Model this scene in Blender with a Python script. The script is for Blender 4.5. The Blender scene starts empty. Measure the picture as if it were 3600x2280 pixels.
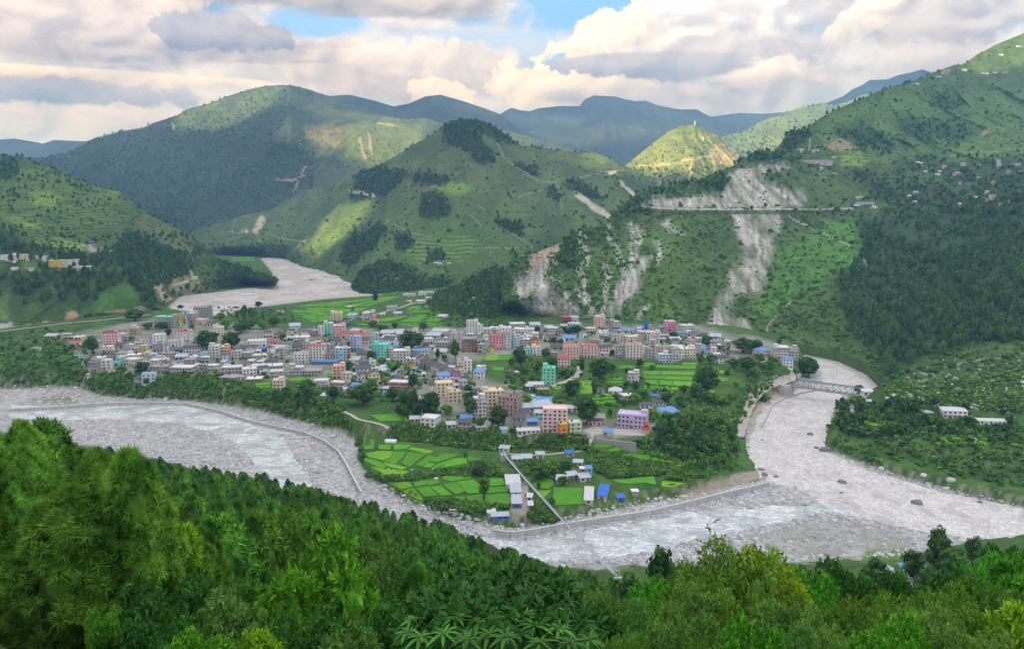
import bpy, math, random
import numpy as np
from mathutils import Vector, Matrix

# ------------------------------------------------------------------ camera, sky, sun, exposure
SC = bpy.context.scene
COL = SC.collection
F, CX, CY, HZ = 2720.0, 1800.0, 1140.0, 700.0          # lens in photo pixels, photo centre, horizon row
PITCH = math.atan((CY - HZ) / F)
CAMZ = 170.0
SP, CP = math.sin(PITCH), math.cos(PITCH)

cam_d = bpy.data.cameras.new('camera')
cam = bpy.data.objects.new('camera', cam_d)
COL.objects.link(cam)
cam.location = (0, 0, CAMZ)
cam.rotation_euler = (math.pi / 2 - PITCH, 0, 0)
cam_d.sensor_fit = 'HORIZONTAL'
cam_d.angle = 2 * math.atan(1800 / F)
cam_d.clip_start = 0.1
cam_d.clip_end = 90000
SC.camera = cam

SUN_DIR = Vector((-0.76, -0.60, 0.34)).normalized()     # towards the sun: low, from the left and a little behind
SUN_EL = math.asin(SUN_DIR.z)
SUN_ROT = math.atan2(SUN_DIR.x, SUN_DIR.y)
sun_d = bpy.data.lights.new('sun', 'SUN')
sun = bpy.data.objects.new('sun', sun_d)
COL.objects.link(sun)
sun_d.energy = 5.0
sun_d.angle = math.radians(0.6)
sun_d.color = (1.0, 0.86, 0.62)
sun.rotation_euler = SUN_DIR.to_track_quat('Z', 'Y').to_euler()
sun.location = (0, 0, 600)

SC.view_settings.view_transform = 'Standard'
SC.view_settings.look = 'None'
SC.view_settings.exposure = 0.98
SC.view_settings.gamma = 1.0
SC.view_settings.use_curve_mapping = False
SC.cycles.use_denoising = True
SC.cycles.denoising_prefilter = 'NONE'
SC.cycles.max_bounces = 4
SC.cycles.diffuse_bounces = 2
SC.cycles.glossy_bounces = 2
SC.cycles.transmission_bounces = 2
SC.cycles.volume_bounces = 0
SC.cycles.transparent_max_bounces = 6
SC.cycles.sample_clamp_indirect = 6.0

world = bpy.data.worlds.new('World')
SC.world = world
world.use_nodes = True


class NB:
    """tiny node builder"""
    def __init__(self, tree):
        self.t = tree
        self.n = tree.nodes
        self.l = tree.links
        self.n.clear()

    def new(self, kind, **kw):
        nd = self.n.new(kind)
        for k, v in kw.items():
            setattr(nd, k, v)
        return nd

    def put(self, sock, v):
        if isinstance(v, bpy.types.NodeSocket):
            self.l.new(v, sock)
        elif isinstance(v, (tuple, list)) and len(v) == 3 and len(sock.default_value) == 4:
            sock.default_value = (*v, 1)
        else:
            sock.default_value = v

    def m(self, op, a, b=None, c=None, clamp=False):
        nd = self.new('ShaderNodeMath', operation=op)
        nd.use_clamp = clamp
        for i, v in enumerate((a, b, c)):
            if v is not None:
                self.put(nd.inputs[i], v)
        return nd.outputs[0]

    def ramp(self, v, lo, hi, a=0.0, b=1.0, smooth=True):
        nd = self.new('ShaderNodeMapRange')
        nd.interpolation_type = 'SMOOTHSTEP' if smooth else 'LINEAR'
        for i, x in enumerate((v, lo, hi, a, b)):
            self.put(nd.inputs[i], x)
        return nd.outputs[0]

    def mix(self, f, a, b, kind='MIX'):
        nd = self.new('ShaderNodeMix')
        nd.data_type = 'RGBA'
        nd.blend_type = kind
        self.put(nd.inputs[0], f)
        self.put(nd.inputs[6], a)
        self.put(nd.inputs[7], b)
        return nd.outputs[2]

    def noise(self, vec, scale, detail=4, rough=0.55, dist=0.0, lac=2.0):
        nd = self.new('ShaderNodeTexNoise')
        if vec is not None:
            self.l.new(vec, nd.inputs['Vector'])
        nd.inputs['Scale'].default_value = scale
        nd.inputs['Detail'].default_value = detail
        nd.inputs['Roughness'].default_value = rough
        nd.inputs['Lacunarity'].default_value = lac
        nd.inputs['Distortion'].default_value = dist
        return nd.outputs[0]

    def xyz(self, x, y, z):
        nd = self.new('ShaderNodeCombineXYZ')
        for i, v in enumerate((x, y, z)):
            self.put(nd.inputs[i], v)
        return nd.outputs[0]


def build_sky():
    b = NB(world.node_tree)
    tc = b.new('ShaderNodeTexCoord')
    sep = b.new('ShaderNodeSeparateXYZ')
    b.l.new(tc.outputs['Generated'], sep.inputs[0])
    x, y, z = sep.outputs
    sky = b.new('ShaderNodeTexSky', sky_type='NISHITA')
    sky.sun_disc = False
    sky.sun_elevation = SUN_EL
    sky.sun_rotation = SUN_ROT
    sky.air_density = 1.0
    sky.dust_density = 0.6
    sky.ozone_density = 2.0
    az = b.m('ARCTAN2', x, y)
    el = b.m('ARCSINE', z)
    # photo-unit direction: u grows to the right, v grows upwards (both in degrees)
    u = b.m('MULTIPLY', az, 57.2958)
    v = b.m('MULTIPLY', el, 57.2958)
    base = b.mix(1.0, sky.outputs[0], (0.80, 0.95, 1.12), 'MULTIPLY')
    base = b.mix(1.0, base, (0.125, 0.125, 0.125), 'MULTIPLY')
    uv = b.xyz(b.m('MULTIPLY', u, 0.1), b.m('MULTIPLY', v, 0.2), 0.0)
    uvr = b.xyz(b.m('MULTIPLY', u, 0.1), b.m('MULTIPLY', v, 0.1), 3.7)
    billow = b.noise(uvr, 6.4, 10, 0.60, 0.35)          # puffy detail
    uvs = lambda du, dv: b.xyz(b.m('MULTIPLY', b.m('ADD', u, du), 0.075), b.m('MULTIPLY', b.m('ADD', v, dv), 0.11), 3.7)
    bil1 = b.noise(uvs(0.0, 0.0), 3.6, 6, 0.52, 0.6)
    bil2 = b.noise(uvs(-0.75, 0.55), 3.6, 6, 0.52, 0.6)
    relief = b.ramp(b.m('SUBTRACT', bil1, bil2), -0.16, 0.16)     # the side of each puff that meets the low sun
    broad = b.noise(uv, 1.2, 6, 0.55, 0.4)
    streak = b.noise(b.xyz(b.m('MULTIPLY', u, 0.05), b.m('MULTIPLY', v, 0.42), 9.1), 1.6, 7, 0.58, 0.5)
    wob = b.m('ADD', b.m('MULTIPLY', b.m('SUBTRACT', billow, 0.5), 2.3), b.m('MULTIPLY', b.m('SUBTRACT', broad, 0.5), 1.0))
    wos = b.m('ADD', b.m('MULTIPLY', b.m('SUBTRACT', streak, 0.5), 1.6), b.m('MULTIPLY', b.m('SUBTRACT', billow, 0.5), 0.5))
    # general broken cover, all round the sky
    cover = b.ramp(b.m('ADD', b.m('MULTIPLY', broad, 0.55), b.m('MULTIPLY', streak, 0.45)), 0.40, 0.53)
    shade = b.m('ADD', b.m('MULTIPLY', b.ramp(broad, 0.36, 0.62), 0.45), b.m('MULTIPLY', relief, 0.55))
    gen = b.mix(b.m('ADD', b.m('MULTIPLY', shade, 0.55), b.m('MULTIPLY', b.ramp(streak, 0.3, 0.7), 0.45)), (0.33, 0.34, 0.39), (0.90, 0.83, 0.74))
    col = b.mix(b.m('MULTIPLY', cover, 0.96), base, gen)

    def blob(px, py, rx, ry, c_dark, c_lit, soft=0.35, puff=1.0, w=None, op=1.0, tilt=0.0):
        nonlocal col
        u0 = math.degrees(math.atan((px - CX) / F))
        v0 = math.degrees(math.atan((HZ - py) / F))
        ru, rv = math.degrees(rx / F), math.degrees(ry / F)
        du = b.m('DIVIDE', b.m('SUBTRACT', u, u0), ru)
        dv = b.m('DIVIDE', b.m('SUBTRACT', b.m('SUBTRACT', v, v0), b.m('MULTIPLY', b.m('SUBTRACT', u, u0), tilt)), rv)
        d = b.m('SQRT', b.m('ADD', b.m('MULTIPLY', du, du), b.m('MULTIPLY', dv, dv)))
        d = b.m('ADD', d, b.m('MULTIPLY', w if w is not None else wob, puff))
        mask = b.m('MULTIPLY', b.ramp(d, 1.0 + soft * 0.6, 1.0 - soft * 0.6), op)
        lit = b.m('ADD', b.m('MULTIPLY', b.ramp(dv, -0.9, 0.7), 0.45), b.m('ADD', b.m('MULTIPLY', b.ramp(bil1, 0.36, 0.62), 0.2), b.m('MULTIPLY', relief, 0.35)))
        kd, kl = (0.62, 0.63, 0.68), (1.13, 1.08, 1.02)
        if max(c_lit) == c_lit[2] and c_lit[2] > c_lit[0] * 1.4:
            kd = kl = (1, 1, 1)
        col = b.mix(mask, col, b.mix(lit, tuple(x * k for x, k in zip(c_dark, kd)), tuple(x * k for x, k in zip(c_lit, kl))))

    CREAM, WARM, PALE, GREY, LILAC, BLUEG = (1.0, 0.92, 0.78), (0.98, 0.83, 0.62), (0.80, 0.76, 0.72), (0.40, 0.40, 0.43), (0.41, 0.41, 0.47), (0.26, 0.30, 0.42)
    SKYB = (0.22, 0.45, 0.80)
    # clear gaps
    blob(2120, 70, 330, 110, SKYB, (0.20, 0.43, 0.80), 0.45, 0.7)
    blob(1130, 130, 170, 60, (0.30, 0.52, 0.82), (0.24, 0.46, 0.80), 0.45, 0.6)
    blob(1650, 195, 420, 60, (0.50, 0.61, 0.76), (0.44, 0.57, 0.77), 0.5, 0.6, None, 0.8)
    # far pale veil above the ranges
    blob(1400, 270, 430, 105, (0.70, 0.65, 0.61), (0.80, 0.75, 0.70), 0.30, 0.5)
    blob(2950, 330, 900, 140, (0.56, 0.58, 0.61), (0.66, 0.66, 0.66), 0.5, 0.6)
    # left: bright heads, long grey bodies, a low blue-grey bank
    blob(110, 60, 300, 150, (0.80, 0.73, 0.64), (1.0, 0.94, 0.82), 0.25, 0.6)
    blob(620, 60, 160, 75, (0.76, 0.66, 0.57), (1.0, 0.90, 0.76), 0.15, 0.8)
    blob(250, 470, 600, 60, (0.64, 0.61, 0.62), (0.76, 0.72, 0.70), 0.4, 0.5)
    blob(420, 220, 640, 90, (0.40, 0.41, 0.47), (0.70, 0.64, 0.60), 0.30, 0.8, wos)
    blob(820, 180, 200, 62, (0.34, 0.37, 0.46), (0.44, 0.45, 0.51), 0.15, 0.8)
    blob(420, 335, 620, 22, (0.82, 0.75, 0.66), (0.95, 0.86, 0.72), 0.4, 0.6, wos)
    blob(250, 388, 520, 34, (0.32, 0.36, 0.46), (0.46, 0.47, 0.53), 0.5, 1.0, None)
    # grey deck along the top
    blob(1250, 10, 640, 95, (0.44, 0.43, 0.42), (0.50, 0.48, 0.47), 0.35, 0.6, wos)
    blob(1480, 48, 150, 32, (0.56, 0.52, 0.46), (0.70, 0.64, 0.54), 0.6, 0.6, None, 0.8)
    blob(2500, 0, 300, 26, (0.46, 0.46, 0.46), (0.5, 0.5, 0.5), 0.5, 0.5, wos)
    # right: tall sunlit cumulus over grey bases
    blob(2480, 130, 260, 130, (0.60, 0.60, 0.62), (0.86, 0.82, 0.77), 0.2, 0.6)
    blob(2240, 120, 75, 90, (0.92, 0.82, 0.68), CREAM, 0.12, 0.7)
    blob(2090, 185, 140, 80, (0.90, 0.80, 0.67), CREAM, 0.12, 0.8, None, 1.0, 0.15)
    blob(2390, 200, 120, 60, (0.86, 0.78, 0.68), CREAM, 0.2, 0.7)
    blob(2560, 250, 330, 90, (0.44, 0.45, 0.49), (0.62, 0.60, 0.60), 0.3, 0.7)
    blob(2650, 300, 200, 44, (0.70, 0.66, 0.60), (0.90, 0.83, 0.72), 0.3, 0.8)
    blob(2270, 265, 330, 46, (0.36, 0.39, 0.45), (0.46, 0.47, 0.51), 0.25, 0.6, wos)
    blob(2900, 110, 110, 90, (0.36, 0.46, 0.64), (0.38, 0.48, 0.66), 0.35, 0.5)
    blob(3240, 60, 420, 180, (0.58, 0.58, 0.58), (0.72, 0.70, 0.66), 0.15, 0.5)
    blob(3000, 140, 120, 62, (0.74, 0.69, 0.61), (0.96, 0.89, 0.76), 0.18, 0.7, None, 0.9, 0.5)
    # low warm cumulus standing on the far ranges
    blob(1560, 345, 110, 42, (0.95, 0.82, 0.60), (1.0, 0.93, 0.78), 0.12, 0.8)
    blob(1850, 320, 130, 72, (0.92, 0.79, 0.60), (1.0, 0.92, 0.76), 0.12, 0.9)
    blob(2080, 335, 200, 40, (0.62, 0.60, 0.60), (0.86, 0.78, 0.66), 0.3, 0.7)
    # an overcast sky is brightest overhead and falls off towards the horizon
    g = b.m('DIVIDE', b.m('ADD', b.m('MULTIPLY', b.m('MAXIMUM', z, 0.0), 3.4), 1.0), 1.56)
    col = b.mix(1.0, col, b.xyz(b.m('MULTIPLY', g, 0.955), g, b.m('MULTIPLY', g, 1.15)), 'MULTIPLY')
    bg = b.new('ShaderNodeBackground')
    b.put(bg.inputs[0], col)
    bg.inputs[1].default_value = 0.72
    out = b.new('ShaderNodeOutputWorld')
    b.l.new(bg.outputs[0], out.inputs[0])


build_sky()
world.cycles.sampling_method = 'MANUAL'
world.cycles.sample_map_resolution = 512

# ------------------------------------------------------------------ numeric helpers
rng = np.random.default_rng(7)
random.seed(7)
_perm = np.random.default_rng(3).permutation(256).astype(np.int64)
_perm = np.concatenate([_perm, _perm, _perm])
_ga = np.random.default_rng(5).uniform(0, 2 * np.pi, 256)
_gx, _gy = np.cos(_ga), np.sin(_ga)


def pn(x, y):
    xi = np.floor(x).astype(np.int64); yi = np.floor(y).astype(np.int64)
    xf = x - xi; yf = y - yi
    xi &= 255; yi &= 255
    u = xf * xf * xf * (xf * (xf * 6 - 15) + 10)
    v = yf * yf * yf * (yf * (yf * 6 - 15) + 10)

    def g(ix, iy, dx, dy):
        h = _perm[_perm[ix] + iy]
        return _gx[h] * dx + _gy[h] * dy
    x1 = (xi + 1) & 255; y1 = (yi + 1) & 255
    a = g(xi, yi, xf, yf); b = g(x1, yi, xf - 1, yf)
    c = g(xi, y1, xf, yf - 1); d = g(x1, y1, xf - 1, yf - 1)
    return (a + u * (b - a)) + v * ((c + u * (d - c)) - (a + u * (b - a)))


def fbm(x, y, o=4, rough=0.5):
    s = 0; a = 1.0; t = 0
    for k in range(o):
        s = s + a * pn(x * 2 ** k + 17.3 * k, y * 2 ** k - 9.1 * k); t += a; a *= rough
    return s / t * 1.6


def ridged(x, y, o=4):
    s = 0; a = 1.0; t = 0
    for k in range(o):
        s = s + a * (1 - np.abs(pn(x * 2 ** k + 31.7 * k, y * 2 ** k + 4.3 * k)) * 2); t += a; a *= 0.5
    return s / t


def sstep(x, a, b):
    t = np.clip((x - a) / (b - a), 0, 1)
    return t * t * (3 - 2 * t)


def ray(px, py):
    k = (CY - py) / F; h = (px - CX) / F
    return h, CP + SP * k, -SP + CP * k          # x, y, z of the view ray


def at(px, py, d):
    """point at world depth d on the ray through a photo pixel"""
    x, y, z = ray(np.asarray(px, float), np.asarray(py, float))
    return np.stack([x / y * d, np.broadcast_to(d, np.shape(x)) * 1.0, CAMZ + z / y * d], -1)


def on_z(px, py, zz):
    x, y, z = ray(np.asarray(px, float), np.asarray(py, float))
    t = (zz - CAMZ) / z
    return np.stack([x * t, y * t, np.zeros_like(t) + zz], -1)


def proj(p):
    p = np.asarray(p, float)
    v = p - np.array([0, 0, CAMZ])
    zc = v[..., 1] * CP - v[..., 2] * SP
    yc = v[..., 1] * SP + v[..., 2] * CP
    zc = np.where(np.abs(zc) < 1e-3, 1e-3, zc)
    return CX + F * v[..., 0] / zc, CY - F * yc / zc


def inpoly(x, y, poly):
    poly = np.asarray(poly, float)
    ins = np.zeros(np.shape(x), bool)
    j = len(poly) - 1
    for i in range(len(poly)):
        xi, yi = poly[i]; xj, yj = poly[j]
        if yi != yj:
            c = ((yi > y) != (yj > y)) & (x < (xj - xi) * (y - yi) / (yj - yi) + xi)
            ins ^= c
        j = i
    return ins


def dline(x, y, pts, closed=False):
    pts = np.asarray(pts, float)
    if closed:
        pts = np.vstack([pts, pts[:1]])
    best = np.full(np.shape(x), 1e18)
    for (ax, ay), (bx, by) in zip(pts[:-1], pts[1:]):
        dx, dy = bx - ax, by - ay
        L = dx * dx + dy * dy + 1e-9
        t = np.clip(((x - ax) * dx + (y - ay) * dy) / L, 0, 1)
        best = np.minimum(best, (x - ax - t * dx) ** 2 + (y - ay - t * dy) ** 2)
    return np.sqrt(best)


def pmask(x, y, poly, feather=6.0):
    """soft mask of a polygon (1 inside)"""
    poly = np.asarray(poly, float)
    m = np.zeros(np.shape(x))
    lo = poly.min(0) - feather * 2; hi = poly.max(0) + feather * 2
    sel = (x > lo[0]) & (x < hi[0]) & (y > lo[1]) & (y < hi[1])
    if sel.any():
        xs, ys = x[sel], y[sel]
        d = dline(xs, ys, poly, True)
        d = np.where(inpoly(xs, ys, poly), d, -d)
        m[sel] = sstep(d, -feather, feather)
    return m


def lmask(x, y, pts, w, feather=None):
    pts = np.asarray(pts, float)
    f = feather or w * 0.6
    m = np.zeros(np.shape(x))
    lo = pts.min(0) - w - f; hi = pts.max(0) + w + f
    sel = (x > lo[0]) & (x < hi[0]) & (y > lo[1]) & (y < hi[1])
    if sel.any():
        m[sel] = 1 - sstep(dline(x[sel], y[sel], pts), w - f * .5, w + f * .5)
    return m


def tile(ox, oy, s, pts):
    return [(ox + a / s, oy + b / s) for a, b in pts]


T1 = lambda p: tile(0, 0, 2.0067, p)
T2 = lambda p: tile(1200, 0, 2.0067, p)
T3 = lambda p: tile(2400, 0, 2.0067, p)
T4 = lambda p: tile(0, 760, 2.0067, p)
T5 = lambda p: tile(1200, 760, 2.0067, p)
T6 = lambda p: tile(2400, 760, 2.0067, p)
DS = lambda p: [(a * 1.49502, b * 1.49502) for a, b in p]

# ------------------------------------------------------------------ materials
MATS = {}


def mat(name, col=(0.5, 0.5, 0.5), rough=0.9, var=0.12, scale=0.5, bump=0.0, metal=0.0, spec=0.3, rand=0.0, streak=False):
    if name in MATS:
        return MATS[name]
    m = bpy.data.materials.new(name)
    m.use_nodes = True
    b = NB(m.node_tree)
    tc = b.new('ShaderNodeTexCoord')
    vec = tc.outputs['Object']
    if streak:
        mp = b.new('ShaderNodeMapping')
        mp.inputs['Scale'].default_value = (1.0, 1.0, 0.22)
        b.l.new(vec, mp.inputs[0]); vec = mp.outputs[0]
    n = b.noise(vec, scale, 5, 0.6)
    f = b.ramp(n, 0.25, 0.75, 1 - var, 1 + var, False)
    if rand:
        oi = b.new('ShaderNodeObjectInfo')
        f = b.m('MULTIPLY', f, b.ramp(oi.outputs['Random'], 0, 1, 1 - rand, 1 + rand, False))
    c = b.mix(1.0, col, b.xyz(f, f, f), 'MULTIPLY')
    p = b.new('ShaderNodeBsdfPrincipled')
    b.put(p.inputs['Base Color'], c)
    p.inputs['Roughness'].default_value = rough
    p.inputs['Metallic'].default_value = metal
    p.inputs['Specular IOR Level'].default_value = spec
    if bump:
        bp = b.new('ShaderNodeBump')
        bp.inputs['Strength'].default_value = bump
        b.put(bp.inputs['Height'], b.noise(tc.outputs['Object'], scale * 4, 4, 0.6))
        b.l.new(bp.outputs[0], p.inputs['Normal'])
    o = b.new('ShaderNodeOutputMaterial')
    b.l.new(p.outputs[0], o.inputs[0])
    MATS[name] = m
    return m


def ground_mat(name, s1, s2, contrast=0.35, bump=0.6, bdist=1.0):
    """colour from the surface's own cover (attribute Col), with fine grain and relief"""
    if name in MATS:
        return MATS[name]
    m = bpy.data.materials.new(name)
    m.use_nodes = True
    b = NB(m.node_tree)
    at_ = b.new('ShaderNodeAttribute'); at_.attribute_name = 'Col'
    tc = b.new('ShaderNodeTexCoord')
    n1 = b.noise(tc.outputs['Object'], s1, 6, 0.65)
    n2 = b.noise(tc.outputs['Object'], s2, 5, 0.6)
    f = b.m('ADD', b.ramp(n1, 0.3, 0.7, -contrast, contrast, False), b.ramp(n2, 0.3, 0.7, -contrast * .7, contrast * .7, False))
    f = b.m('ADD', f, 1.18)
    c = b.mix(1.0, at_.outputs['Color'], b.xyz(f, f, b.m('MULTIPLY', f, 0.96)), 'MULTIPLY')
    p = b.new('ShaderNodeBsdfPrincipled')
    b.put(p.inputs['Base Color'], c)
    p.inputs['Roughness'].default_value = 0.95
    p.inputs['Specular IOR Level'].default_value = 0.15
    bp = b.new('ShaderNodeBump')
    bp.inputs['Strength'].default_value = bump
    bp.inputs['Distance'].default_value = bdist
    b.put(bp.inputs['Height'], b.m('ADD', b.m('MULTIPLY', n1, 1.0), n2))
    b.l.new(bp.outputs[0], p.inputs['Normal'])
    o = b.new('ShaderNodeOutputMaterial')
    b.l.new(p.outputs[0], o.inputs[0])
    MATS[name] = m
    return m


# ------------------------------------------------------------------ mesh helpers
def mesh_np(name, v, faces, mats, col=None, smooth=False, mi=None):
    """mesh from arrays; faces (n,3) or (n,4) int array"""
    me = bpy.data.meshes.new(name)
    v = np.asarray(v, np.float32); faces = np.asarray(faces, np.int32)
    n, k = faces.shape
    me.vertices.add(len(v)); me.vertices.foreach_set('co', v.ravel())
    me.loops.add(n * k); me.loops.foreach_set('vertex_index', faces.ravel())
    me.polygons.add(n)
    me.polygons.foreach_set('loop_start', np.arange(0, n * k, k, dtype=np.int32))
    me.polygons.foreach_set('loop_total', np.full(n, k, np.int32))
    if mi is not None:
        me.polygons.foreach_set('material_index', np.asarray(mi, np.int32))
    for m in (mats if isinstance(mats, (list, tuple)) else [mats]):
        me.materials.append(m)
    me.update(calc_edges=True)
    if smooth:
        me.polygons.foreach_set('use_smooth', np.ones(n, bool))
    if col is not None:
        a = me.color_attributes.new('Col', 'FLOAT_COLOR', 'POINT')
        c4 = np.ones((len(v), 4), np.float32); c4[:, :3] = col
        a.data.foreach_set('color', c4.ravel())
    return me


def obj(name, me, parent=None, label=None, cat=None, group=None, kind=None, loc=None, rz=None):
    o = bpy.data.objects.new(name, me)
    COL.objects.link(o)
    if parent is not None:
        o.parent = parent
    if loc is not None:
        o.location = loc
    if rz is not None:
        o.rotation_euler = (0, 0, rz)
    for k, x in (('label', label), ('category', cat), ('group', group), ('kind', kind)):
        if x:
            o[k] = x
    return o


def grid_faces(nr, nc):
    i = np.arange(nr - 1)[:, None] * nc + np.arange(nc - 1)[None, :]
    return np.stack([i, i + 1, i + nc + 1, i + nc], -1).reshape(-1, 4)


class MB:
    """collects boxes, tubes and prisms into one mesh"""
    def __init__(self):
        self.v = []; self.f = []; self.mi = []; self.n = 0

    def add(self, v, f, mi=0):
        self.v.append(np.asarray(v, float))
        for q in f:
            self.f.append(tuple(a + self.n for a in q)); self.mi.append(mi)
        self.n += len(v)

    def box(self, x0, x1, y0, y1, z0, z1, mi=0):
        v = [(x0, y0, z0), (x1, y0, z0), (x1, y1, z0), (x0, y1, z0), (x0, y0, z1), (x1, y0, z1), (x1, y1, z1), (x0, y1, z1)]
        self.add(v, [(0, 3, 2, 1), (4, 5, 6, 7), (0, 1, 5, 4), (1, 2, 6, 5), (2, 3, 7, 6), (3, 0, 4, 7)], mi)
        return self

    def tube(self, pts, r, n=6, mi=0, cap=True):
        pts = [Vector(p) for p in pts]
        rs = r if isinstance(r, (list, tuple)) else [r] * len(pts)
        vs = []
        for i, p in enumerate(pts):
            d = (pts[min(i + 1, len(pts) - 1)] - pts[max(i - 1, 0)])
            if d.length < 1e-9:
                d = Vector((0, 0, 1))
            d.normalize()
            a = d.cross(Vector((0, 0, 1)) if abs(d.z) < 0.9 else Vector((1, 0, 0))).normalized()
            c = d.cross(a)
            for k in range(n):
                t = 2 * math.pi * k / n
                vs.append(p + (a * math.cos(t) + c * math.sin(t)) * rs[i])
        f = []
        for i in range(len(pts) - 1):
            for k in range(n):
                f.append((i * n + k, i * n + (k + 1) % n, (i + 1) * n + (k + 1) % n, (i + 1) * n + k))
        if cap:
            f.append(tuple(reversed(range(n)))); f.append(tuple(range((len(pts) - 1) * n, len(pts) * n)))
        self.add([tuple(q) for q in vs], f, mi)
        return self

    def bar(self, a, b, w, h=None, mi=0):
        """square bar between two points"""
        a = Vector(a); b = Vector(b); d = (b - a).normalized()
        s = d.cross(Vector((0, 0, 1)) if abs(d.z) < 0.95 else Vector((1, 0, 0))).normalized()
        t = s.cross(d); h = h or w
        v = []
        for p in (a, b):
            for sx, sz in ((-1, -1), (1, -1), (1, 1), (-1, 1)):
                v.append(tuple(p + s * sx * w / 2 + t * sz * h / 2))
        self.add(v, [(3, 2, 1, 0), (4, 5, 6, 7), (0, 1, 5, 4), (1, 2, 6, 5), (2, 3, 7, 6), (3, 0, 4, 7)], mi)
        return self

    def prism(self, poly, z0, z1, mi=0):
        n = len(poly)
        v = [(x, y, z0) for x, y in poly] + [(x, y, z1) for x, y in poly]
        f = [tuple(reversed(range(n))), tuple(range(n, 2 * n))] + [(i, (i + 1) % n, n + (i + 1) % n, n + i) for i in range(n)]
        self.add(v, f, mi)
        return self

    def mesh(self, name, mats):
        me = bpy.data.meshes.new(name)
        me.from_pydata([tuple(p) for a in self.v for p in a], [], self.f)
        for m in (mats if isinstance(mats, (list, tuple)) else [mats]):
            me.materials.append(m)
        if any(self.mi):
            me.polygons.foreach_set('material_index', np.asarray(self.mi, np.int32))
        me.update()
        return me


def empty(name, loc=(0, 0, 0), rz=0.0, **kw):
    return obj(name, None, None, loc=loc, rz=rz, **kw)

# ------------------------------------------------------------------ the valley floor and the near hillside: one ground sheet
JD = np.array([1, 8, 20, 45, 90, 160, 260, 300, 350, 420, 480, 560, 650, 900.])
JP = np.array([-600, 0, 500, 1000, 1500, 2000, 2700, 3200, 3600, 4200.])
JZ = np.array([
    [168.0, 166, 159, 149, 138, 122, 95, 84, 68, 45, 28, 8, -8, -60],
    [168.0, 165, 155, 142, 127, 106, 72, 59, 41, 18, 0, -18, -34, -60],
    [168.0, 164, 154, 139, 119, 94, 60, 48, 31, 8, -10, -26, -46, -90],
    [168.0, 164, 152, 135, 115, 89, 51, 38, 20, -3, -18, -32, -50, -90],
    [168.0, 163, 151, 134, 111, 80, 37, 22, 3, -18, -30, -46, -60, -90],
    [168.0, 163, 150, 133, 106, 70, 25, 9, -10, -32, -46, -56, -60, -90],
    [168.0, 164, 154, 138, 108, 68, 28, 13, -8, -32, -46, -56, -60, -90],
    [168.0, 164, 155, 139, 110, 72, 30, 15, -6, -30, -46, -56, -60, -90],
    [168.0, 165, 157, 142, 113, 79, 40, 24, 4, -22, -40, -54, -60, -90],
    [168.0, 165, 157, 143, 118, 88, 50, 38, 22, -8, -26, -50, -60, -90]])


def hillside(t, d):
    px = CX + t * F
    ip = np.clip(np.interp(px, JP, np.arange(len(JP))), 0, len(JP) - 1.001)
    idd = np.clip(np.interp(np.log(d), np.log(JD), np.arange(len(JD))), 0, len(JD) - 1.001)
    a = ip.astype(int); b = idd.astype(int); u = ip - a; v = idd - b
    u = u * u * (3 - 2 * u)
    z = (JZ[a, b] * (1 - u) + JZ[a + 1, b] * u) * (1 - v) + (JZ[a, b + 1] * (1 - u) + JZ[a + 1, b + 1] * u) * v
    return z


RB = DS([(-120, 930), (0, 915), (180, 908), (240, 932), (440, 942), (590, 962), (700, 988), (800, 1014), (845, 1045), (838, 1080), (870, 1125), (960, 1183),
         (1050, 1217), (1150, 1237), (1215, 1243), (1350, 1222), (1480, 1192), (1600, 1170), (1700, 1150), (1790, 1128), (1800, 1112), (1762, 1062), (1748, 1000), (1785, 948),
         (1855, 905), (1885, 880), (1905, 860), (1893, 832), (1868, 808), (1920, 808), (2000, 828), (2062, 862), (2068, 900), (2000, 925), (1957, 980), (1936, 1030), (1942, 1056),
         (2012, 1084), (2120, 1122), (2250, 1158), (2408, 1192), (2500, 1205), (2500, 1300), (2408, 1295), (2250, 1300), (2170, 1318), (2000, 1335), (1800, 1345), (1500, 1375),
         (1200, 1335), (900, 1235), (640, 1145), (300, 1065), (0, 1015), (-120, 1000)])
UR = DS([(395, 722), (425, 696), (500, 688), (600, 675), (645, 662), (640, 640), (612, 607), (660, 603), (725, 615), (742, 630), (800, 642), (845, 648), (838, 668), (845, 690),
         (900, 693), (760, 703), (640, 718), (560, 729), (515, 748), (470, 740)])
TOWN = DS([(-150, 830), (0, 800), (200, 772), (380, 738), (470, 758), (515, 752), (560, 735), (640, 722), (760, 707), (880, 700), (960, 693), (1040, 690), (1150, 705), (1250, 738), (1480, 752), (1660, 764), (1800, 790), (1870, 815),
           (1885, 845), (1860, 868), (1790, 895), (1740, 915), (1715, 960), (1640, 1000), (1560, 1032), (1400, 1035), (1385, 1022), (1250, 1015), (1100, 1003), (985, 998), (850, 985), (740, 955), (690, 935),
           (600, 925), (480, 893), (330, 896), (215, 878), (0, 872), (-150, 872)])
LT = DS([(862, 1028), (1000, 1030), (1150, 1040), (1300, 1052), (1400, 1052), (1480, 1062), (1600, 1068), (1690, 1092), (1700, 1108), (1600, 1140), (1480, 1165), (1380, 1192), (1290, 1200), (1200, 1202),
         (1150, 1212), (1060, 1195), (960, 1160), (890, 1112), (857, 1072)])
I1 = DS([(1980, 972), (1955, 1035), (2012, 1066), (2120, 1100), (2250, 1135), (2408, 1166), (2500, 1180), (2500, 1168), (2250, 1122), (2120, 1086), (2020, 1050), (1990, 1000)])
I2 = DS([(2025, 955), (2100, 985), (2240, 1000), (2408, 1010), (2500, 1015), (2500, 1075), (2408, 1062), (2200, 1040), (2060, 1000)])
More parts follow.
